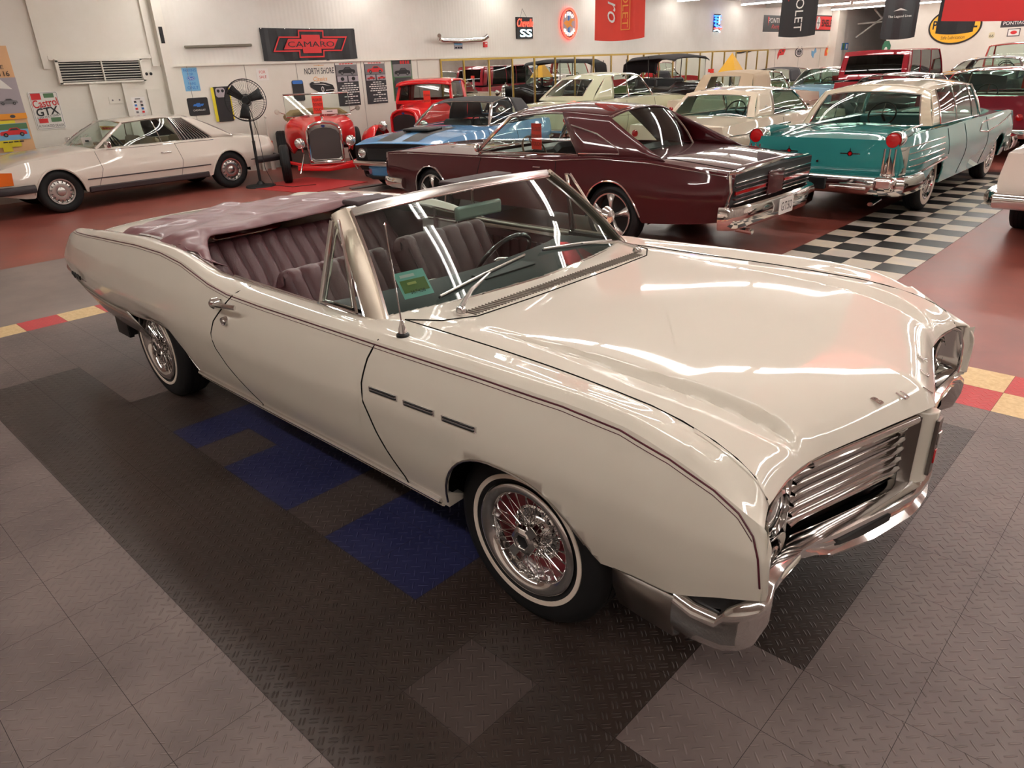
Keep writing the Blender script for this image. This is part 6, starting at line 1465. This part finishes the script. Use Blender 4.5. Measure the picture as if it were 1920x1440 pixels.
# mirrored panels with brass frame
GOLD = mat('brass_frame', (170, 142, 72), rough=.3, metal=.8); MIR = mat('mirror_silver', (226, 228, 226), rough=.01, metal=1)
ys_ = [10.94]+[11.74+.93*k for k in range(20)]
ys_ = [y for y in ys_ if y < 29.5]+[29.45]
for k in range(len(ys_)-1):
    a, b = ys_[k], ys_[k+1]; mb = MB(); tl = .003*math.sin(k*2.3)
    mb.prism([(WN+.012+tl, a+.024, .45), (WN+.012-tl, b-.024, .45), (WN+.012-tl, b-.024, 2.03), (WN+.012+tl, a+.024, 2.03)], (-.008, 0, 0), MIR)
    m_o = mb.build('mirror_panel', smooth=False); tag(m_o, 'tall wall mirror panel in the brass framed row along the left wall', 'mirror', 'mirror panels along the left wall')
    mb = MB(); mb.box((WN+.02, a+.021, 1.24), (.03, .042, 1.62), GOLD); mb.box((WN+.02, (a+b)/2, 2.05), (.035, b-a-.002, .05), GOLD); mb.box((WN+.02, (a+b)/2, .44), (.03, b-a-.002, .04), GOLD); mb.build('mirror_frame', m_o, smooth=False)
mb = MB(); mb.box((WN+.02, 29.46, 1.24), (.03, .045, 1.66), GOLD); struct(mb.build('trim_10', smooth=False))
# neon signs
NR = mat('neon_red', (255, 60, 40), emit=(255, 60, 40), es=6); NB = mat('neon_blue_white', (200, 240, 255), emit=(190, 235, 255), es=5); NBL = mat('neon_blue', (40, 90, 255), emit=(40, 100, 255), es=6); NPK = mat('neon_pink', (255, 90, 90), emit=(255, 80, 70), es=1.6)
f = wall_flat(14.15, 2.80); f.slab(.66, .54, BK, .05); f.text('Chevelle', .02, .13, .20, NR, shear=.35, width=.66); f.text('SS', .04, -.13, .20, NB, width=.50, bold=.02); o = f.done('neon_sign', 'red script and white double S neon sign on a black panel', 'neon sign')
q = MB(); q.tube([(WN+.03, 14.0, 3.07), (WN+.01, 14.1, 3.28), (WN+.03, 14.25, 3.07)], .004, BLACK, n=4); q.build('hanging_wire', o)
NWL = mat('neon_white', (255, 250, 240), emit=(255, 245, 230), es=2.5)
f = wall_flat(16.1, 2.92)
f.disc(0, 0, .36, .40, BK); f.base = .04; f.disc(0, 0, .30, .34, LAV); f.rect(0, .02, .10, .5, BLU); f.rect(.03, .02, .03, .5, LBL); f.poly([(-.26, .02), (-.14, .09), (-.02, .08), (.10, .14), (.24, .13), (.26, .09), (.16, .08), (.10, .0), (.18, -.10), (.06, -.06), (-.08, -.12), (-.16, -.04)], ORG)
for rr_, m_q in ((.37, NPK), (.345, NR)): f.mb.tube([f.P(rr_*math.cos(a), rr_*1.12*math.sin(a), .06) for a in np.linspace(0, 2*PI, 41)[:-1]], .018, m_q, n=6, closed=True)
for k, ch in enumerate('FORD'): a = R(130-27*k); f.text(ch, .24*math.cos(a), .27*math.sin(a), .09, NWL, bold=.02)
for k, ch in enumerate('MUSTANG'): a = R(218+17.5*k); f.text(ch, .25*math.cos(a), .28*math.sin(a), .085, NWL, bold=.02)
f.done('neon_clock', 'round white dial neon sign with pink glowing ring on the wall', 'neon sign')
f = wall_flat(24.9, 2.98); f.base = .02
for pts, m_q in (([(-.25, .28), (.25, .28)], NBL), ([(-.2, .2), (.25, .16)], NBL), ([(-.25, .1), (.2, .06)], NBL), ([(-.12, .3), (-.1, -.05), (.05, -.12)], NBL), ([(.15, .3), (.15, 0)], NB), ([(-.2, -.02), (.1, -.06), (.32, -.1)], NBL), ([(-.2, -.14), (.1, -.12), (.38, -.14)], NR), ([(-.2, -.22), (.05, -.18), (.25, -.25)], NB)):
    f.mb.tube([f.P(a, b, .05) for a, b in pts], .022, m_q, n=6)
f.rect(.02, .05, .5, .6, BK); f.done('neon_sign', 'blue neon figure sign glowing on the wall above the mirrors', 'neon sign')
# flags on the far part of the left wall
f = wall_flat(29.9, 3.05); f.slab(2.2, .62, FABB, .01); f.text('PONTIAC', .1, .12, .18, WH, width=1.5); f.text('Racing', .1, -.13, .2, RD, shear=.4, width=.9); f.poly([(-.75, .25), (-.60, .25), (-.68, -.1)], RD); f.done('wall_banner', 'black wall banner with white letters and red script half hidden by the hanging black flag', 'banner')
f = wall_flat(35.2, 3.12); f.slab(2.5, .64, RD, .01); f.rect(0, .30, 2.5, .05, BK); f.rect(0, -.30, 2.5, .05, BK); f.disc(-.85, 0, .22, .26, WH); f.rect(-.85, 0, .05, .45, BK); f.rect(-.85, 0, .38, .03, BK); f.text('SHELBY', .3, 0, .30, BK, width=1.55, bold=.02); f.done('wall_banner', 'red wall banner with white oval and black lettering near the far corner', 'banner')
for (y, nm, lb) in ((30.8, 'a', 'small red animal head shaped sign right of the mirrors'), (32.6, 'b', 'round black and white badge sign between the red head sign and the blue sign'), (34.25, 'c', 'small light blue ribbon shaped sign on the far left wall'), (35.85, 'd', 'orange rounded arch shaped sign nearest the far corner')):
    f = wall_flat(y, 1.92 if nm != 'c' else 1.88); f.base = .01
    if nm == 'a': f.mb.prism([f.P(a, b, 0) for a, b in ((-.35, -.25), (-.22, -.1), (.2, -.08), (.35, .1), (.3, .22), (0, .2), (-.25, .12), (-.38, -.05))], f.n*.015, RD); f.base = .015; f.disc(.1, .08, .07, .04, BK); f.disc(-.15, .02, .06, .03, BK)
    if nm == 'b': f.mb.prism([f.P(.42*math.cos(a), .2*math.sin(a), 0) for a in np.linspace(0, 2*PI, 25)[:-1]], f.n*.015, BK); f.base = .015; f.disc(0, 0, .36, .165, WH); f.disc(0, 0, .3, .13, GRY); f.disc(-.1, .03, .07, .035, BK); f.disc(.1, .03, .07, .035, BK); f.poly([(-.3, .14), (-.2, .24), (-.1, .17)], BK); f.poly([(.1, .17), (.2, .24), (.3, .14)], BK)
    if nm == 'c': f.mb.prism([f.P(a, b, 0) for a, b in ((-.22, -.12), (.0, -.24), (.05, -.05), (.28, .02), (.15, .24), (.0, .05), (-.28, .08))], f.n*.015, LBL)
    if nm == 'd': f.mb.prism([f.P(a, b, 0) for a, b in ((-.3, -.2), (.3, -.2), (.3, .02), (.18, .16), (0, .24), (-.18, .16), (-.3, .02))], f.n*.015, mat('print_deep_orange', (226, 92, 40), rough=.6)); f.base = .015; f.disc(0, .0, .12, .08, YEL)
    f.done('shaped_sign', lb, 'sign')
# fabric flags hanging from the ceiling
def hang(name, label, y, x0, x1, zb_, m, draw=None, ry=0, sag=.03):
    w = x1-x0; h = ZC-.05-zb_; f = Flat(((x0+x1)/2, y, zb_+h/2), (math.cos(ry), math.sin(ry), 0), (0, 0, 1)); rows = []
    for i in range(15):
        v = -h/2+h*i/14; k = 1-i/14
        rows.append([f.P(-w/2*(1+.03*k)+w*(1+.03*k)*j/16, v-sag*k*(1-(2*j/16-1)**2), -.012+.012*k*math.sin(j*.7+1)+.01*math.sin(j*.35)) for j in range(17)])
    f.mb.grid(rows, m); f.base = .012
    if draw: draw(f, w, h)
    return f.done(name, label, 'flag')
CORAL = mat('coral_red_fabric', (226, 62, 44), rough=.6)
def d1(f, w, h): f.text('Camaro', -.10, -.02, .22, WH, rot=-PI/2, width=1.05, shear=.35); f.text('CHEVROLET', .13, -.05, .11, mat('flag_orange', (240, 160, 70), rough=.6), rot=-PI/2, width=1.15); f.ring([(.05, -.66), (.22, -.66), (.22, .6), (.05, .6)], .012, mat('flag_orange', (240, 160, 70), rough=.6))
hang('hanging_flag', 'coral red flag with sideways white script hanging over the pale green coupe', 8.0, -6.44, -5.52, 2.19, CORAL, d1)
def d2(f, w, h): f.text('CHEVROLET', .02, -.02, .16, WH, rot=-PI/2, width=1.35); f.text('racing', -.22, .15, .15, RD, rot=-PI/2-.12, width=.6, shear=.4); bowtie(f, .28, .25, .02, .02, RD); f.ring([(.20, -.1), (.36, -.15), (.36, .5), (.20, .5)], .025, RD)
hang('hanging_flag', 'black flag with sideways white letters and red outline hanging in the middle distance', 13.2, -5.72, -5.0, 2.20, FABB, d2)
def d3(f, w, h): f.text('The Legend Lives', 0, -.42*h/1.5-.02, .05, WH, width=.40, bold=.01); f.poly([(-.12, -.40), (0, -.35), (.12, -.40), (0, -.385)], WH)
hang('hanging_flag', 'glossy black flag with one small white text line hanging before the alcove', 13.2, -3.74, -3.16, 2.07, mat('glossy_black_banner', (30, 29, 33), rough=.3), d3)
def d4(f, w, h): f.disc(.12, -.05, .18, .34, WH); f.rect(.05, -.48, .32, .05, WH); f.poly([(-.06, -.455), (-.02, -.36), (.06, -.33), (.20, -.36), (.20, -.455)], WH)
hang('hanging_flag', 'narrow black flag with grey portrait print hanging in front of the yellow oval', 14.0, -3.02, -2.42, 2.12, FABB, d4)
hang('hanging_flag', 'large plain red banner hanging at the upper right corner', 4.5, -.36, 1.2, 2.06, FABR, None, ry=.25)
# far wall
def far_flat(x, z): return Flat((x, YF-.001, z), (1, 0, 0), (0, 0, 1))
f = far_flat(-8.55, 2.72); 
f.mb.prism([f.P(1.06*math.cos(a), .74*math.sin(a), 0) for a in np.linspace(0, 2*PI, 49)[:-1]], f.n*.03, BK); f.base = .03; f.disc(0, 0, .99, .67, mat('sign_amber', (236, 172, 24), rough=.4), n=48); f.text('PENNZOIL', 0, .08, .36, BK, width=1.78, bold=.03); f.text('Safe Lubrication', 0, -.45, .14, BK, width=.95, shear=.1); f.poly([(-.3, -.12), (.3, -.12), (.1, -.22), (0, -.33), (-.1, -.22)], RD)
f.done('oval_sign', 'large yellow oval sign with black rim on the far white wall', 'sign')
f = far_flat(-6.3, 2.72); f.slab(.98, .32, DGR, .01); f.text('PONTIAC', 0, 0, .13, WH, width=.80); f.done('name_sign', 'dark grey name sign with white letters right of the yellow oval', 'sign')
f = far_flat(-7.05, 2.28); f.slab(.22, .24, mat('shield_cream', (222, 212, 176), rough=.6), .01, r=.07); f.text('66', 0, -.02, .12, BK); f.done('route_shield', 'small cream route shield between oval sign and framed picture', 'sign')
f = far_flat(-6.25, 2.35); f.slab(.46, .30, DGR, .015); f.rect(0, 0, .40, .24, WH); f.disc(0, 0, .12, .07, RD); f.done('framed_sign', 'small framed red and white badge picture under the grey name sign', 'sign')
f = Flat((-12.1, YF+7.999, 1.9), (1, 0, 0), (0, 0, 1)); f.slab(.9, 1.1, DGR, .01); f.text('RAGEDY', 0, -.1, .26, WH, width=.72, bold=.02); f.done('alcove_poster', 'dark poster with white lettering inside the far alcove', 'poster')
f = Flat((-11.30, YF-.02, 1.75), (1, 0, 0), (0, 0, 1)); f.mb.prism([f.P(a, b, 0) for a, b in ((-.16, -.5), (.16, -.5), (.2, .3), (.1, .5), (-.1, .5), (-.18, .3))], f.n*.01, mat('sign_green', (50, 110, 80), rough=.5)); f.base = .01; f.disc(0, 0, .09, .25, WH); f.done('feather_sign', 'tall green rounded sign at the edge of the far alcove', 'sign')
f = wall_flat(37.0, 2.1, XW+.37); f.slab(.8, .30, BLU, .01); f.rect(-.2, 0, .3, .28, GRN); f.rect(.2, 0, .2, .2, WH); f.done('picture_cluster', 'small blue and green picture board on the far corner column', 'sign')
# left wall: car poster, oil sign, notice, vent
f = wall_flat(1.08, 1.65); f.slab(.74, 1.64, PCH, .008)
f.lines(.12, .62, [.22], .01, .03, DGR); f.text('UPPE', .12, .50, .06, BK, width=.24); f.text('CTO116', .10, .40, .08, BK, width=.40)
f.rect(0, .06, .74, .56, LAV); f.poly([(-.37, .34), (.1, .34), (-.37, .18)], ORG); f.poly([(-.2, .34), (.12, .34), (.28, .16), (.1, .18)], WH); carico(f, -.14, -.10, .30, MATS['print_white']); carico(f, .16, -.06, .28, GRY); f.rect(0, -.26, .74, .09, ORG); f.disc(.16, -.26, .04, .025, DGR)
f.rect(-.10, -.53, .54, .42, YEL); f.rect(-.05, -.76, .14, .10, YEL); f.rect(.10, -.50, .46, .26, LBL); f.rect(.10, -.42, .46, .09, GRN); carico(f, .10, -.55, .40, RD); f.lines(.06, -.66, [.32], .01, .018, BK); carico(f, -.28, -.55, .16, RD); carico(f, -.28, -.70, .16, mat('print_rust', (196, 92, 50), rough=.6)); o = f.done('car_poster', 'tall peach and yellow collage poster of old cars at the left edge', 'poster')
f = wall_flat(1.79, 1.445); f.slab(.46, .61, WH, .012, r=.02); f.ring(f.rr(0, 0, .43, .58, .02), .006, GRY); f.rect(-.12, .23, .15, .10, RD); f.rect(.08, .24, .16, .07, GRN); f.text('Castrol', 0, .125, .13, RD, width=.40, bold=.015, rot=.10); f.text('GTX', 0, -.01, .13, BK, width=.36, bold=.02, shear=.1, rot=.10); f.text('SUPER MULTI-GRADE', 0, -.095, .032, BK, width=.38, rot=.12); f.rect(-.10, -.16, .14, .07, RD); f.rect(.10, -.15, .16, .07, GRN); f.text('AUTHORIZED DEALER', 0, -.245, .040, BK, width=.40); f.done('oil_sign', 'white metal oil sign with red, green and black lettering right of the tall poster', 'sign')
f = wall_flat(3.34, 1.43, XW); f.slab(.27, .30, WHITEPAPER, .004)
for a in range(2):
    for b in range(4): f.rect(-.05+.11*a, .07-.06*b, .045, .035, [DGR, BLU, RD, GRY][(a*3+b) % 4])
f.lines(0, .12, [.12], .01, .015, BK); f.done('notice_sheet', 'white notice sheet with rows of small pictures above the ivory coupe', 'notice')
vt = thing('wall_vent', 'wide louvred vent with white slats high on the left wall', 'vent', (XW, 2.82, 2.04))
mb = MB(); mb.box((.02, 0, 0), (.02, 1.36, .32), BLACK); mb.build('vent_backing', vt, smooth=False)
mb = MB(); mb.box((.05, 0, .19), (.08, 1.46, .05), WALL); mb.box((.05, 0, -.18), (.08, 1.46, .03), WALL); mb.box((.05, -.71, 0), (.08, .05, .38), WALL); mb.box((.05, .71, 0), (.08, .05, .38), WALL); mb.box((.06, .02, 0), (.04, .02, .34), WALL); mb.build('vent_frame', vt, smooth=False)
for k in range(8): mb = MB(); mb.box((.050, 0, -.145+.041*k), (.028, 1.38, .009), WALL, rot=Matrix.Rotation(.12, 3, 'Y')); mb.build('slat', vt, smooth=False)
f = wall_flat(2.96, 1.55, WN+.0); f.slab(.24, .12, WALL, .01); f.disc(-.06, 0, .015, .015, GRY); f.disc(.06, 0, .015, .015, GRY); f.done('outlet_box', 'white surface outlet box on the panelling above the ivory coupe', 'outlet')
# pedestal fan
fan = thing('pedestal_fan', 'black industrial pedestal fan between the ivory coupe and the red roadster', 'fan', (-11.25, 4.28, 0), R(-35))
mb = MB(); mb.lathe([(.27, 0), (.26, .025), (.08, .05), (.035, .10), (.0, .10)], BLACK, n=40, axis='z'); mb.build('base', fan)
mb = MB(); mb.tube([(0, 0, .08), (-.02, 0, 1.42)], .018, BLACK, n=10); mb.tube([(-.01, 0, .08), (-.015, 0, .8)], .026, BLACK, n=10); mb.build('pole', fan)
hc = Vector((.10, 0, 1.48)); mb = MB(); mb.lathe([(.0, -.22), (.07, -.20), (.08, -.06), (.05, .0), (0, .0)], BLACK, n=24, axis='x', c=hc); mb.build('motor', fan)
cage = MB(); Rr = .34
for (dx, rr_) in ((-.07, Rr), (-.05, Rr+.006), (.07, Rr-.02), (.10, .10), (-.10, .10)): cage.tube([(hc.x+.02+dx, Rr*0+rr_*math.cos(a), hc.z+rr_*math.sin(a)) for a in np.linspace(0, 2*PI, 49)[:-1]], .005, BLACK, n=5, closed=True)
for k in range(48):
    a = 2*PI*k/48; ca, sa = math.cos(a), math.sin(a); cage.tube([(hc.x+.12, .06*ca, hc.z+.06*sa), (hc.x+.12, .22*ca, hc.z+.22*sa), (hc.x+.08, (Rr-.02)*ca, hc.z+(Rr-.02)*sa), (hc.x-.03, Rr*ca, hc.z+Rr*sa), (hc.x-.08, .2*ca, hc.z+.2*sa), (hc.x-.09, .08*ca, hc.z+.08*sa)], .0018, BLACK, n=4)
cage.build('cage', fan)
for k in range(3):
    a = 2*PI*k/3+.35; mb = MB(); e = Vector((0, math.cos(a), math.sin(a))); n_e = Vector((0, -math.sin(a), math.cos(a))); rows = []
    for t in (.06, .15, .24, .30): w = .05+.18*(t-.06); rows.append([hc+Vector((.03, 0, 0))+e*t-n_e*w+Vector((.025, 0, 0)), hc+Vector((.03, 0, 0))+e*t, hc+Vector((.03, 0, 0))+e*t+n_e*w-Vector((.03, 0, 0))])
    mb.grid(rows, BLACK); mb.build('blade', fan, solid=.004)
mb = MB(); mb.tube([(0, .02, 1.4), (-.05, .1, .9), (-.06, .12, .3), (.1, .25, .02), (.4, .6, .012), (.3, 1.0, .012)], .006, BLACK, n=5); mb.build('power_cord', fan)
# white turned posts leaning at the wall
for k, y in enumerate((5.55, 5.75)):
    mb = MB(); mb.lathe([(.05, 0), (.05, .3), (.035, .5), (.025, .95), (.03, 1.0), (.015, 1.03), (.03, 1.07), (.0, 1.10)], WALL, n=16, axis='z', c=(XW+.25, y, 0)); tag(mb.build('turned_post'), ['white turned wooden post beside the wall, left one of the pair', 'white turned wooden post beside the wall, right one of the pair'][k], 'post')
# red mat under the fan, metal ramp strip
mb = MB(); mb.box((-10.6, 4.85, .004), (1.7, 1.4, .008), mat('red_mat', (176, 36, 36), rough=.6), rot=Matrix.Rotation(R(8), 3, 'Z')); o = mb.build('floor_mat_red', smooth=False); o.name = 'floor_mat_cloth'; tag(o, 'bright red floor mat under the front of the red roadster and fan', 'mat')
mb = MB(); mb.prism([(-9.5, 5.0, 0), (-9.35, 4.95, 0), (-9.0, 7.0, 0), (-9.15, 7.05, 0)], (0, 0, .02), mat('ramp_grey', (90, 84, 80), rough=.5)); tag(mb.build('floor_strip', smooth=False), 'long grey strip on the red floor in front of the sky blue convertible', 'strip')
# yellow pyramid sign
mb = MB(); b = .29; mb.add([(-b, -b, 0), (b, -b, 0), (b, b, 0), (-b, b, 0), (0, 0, .55)], [(0, 1, 4), (1, 2, 4), (2, 3, 4), (3, 0, 4), (3, 2, 1, 0)], mat('pyramid_yellow', (226, 168, 20), rough=.5)); py = mb.build('pyramid', smooth=False)
ps = thing('pyramid_sign', 'yellow pyramid sign raised on a stand beyond the beige soft top', 'sign', (-9.85, 19.2, 0)); py.parent = ps; py.location = (0, 0, 1.42); mb = MB(); mb.tube([(0, 0, 0), (0, 0, 1.42)], .04, BLACK, n=8); mb.box((0, 0, .02), (.5, .5, .04), BLACK); mb.build('stand', ps)
# ---------------------------------------------------------------- camera
cd = bpy.data.cameras.new('camera'); cam = bpy.data.objects.new('camera', cd); COL.objects.link(cam)
cam.location = (1.44206487, -2.39201037, 1.87573272); cam.rotation_euler = (1.15280343, .0367095274, .753948013)
cd.sensor_fit = 'HORIZONTAL'; cd.sensor_width = 36; cd.lens = 36*1347.47/1920; cd.clip_start = .05; cd.clip_end = 200
SC.camera = cam
SC.view_settings.view_transform = 'Standard'; SC.view_settings.look = 'None'; SC.view_settings.gamma = 1; SC.view_settings.use_curve_mapping = False
SC.view_settings.exposure = EXPOSURE
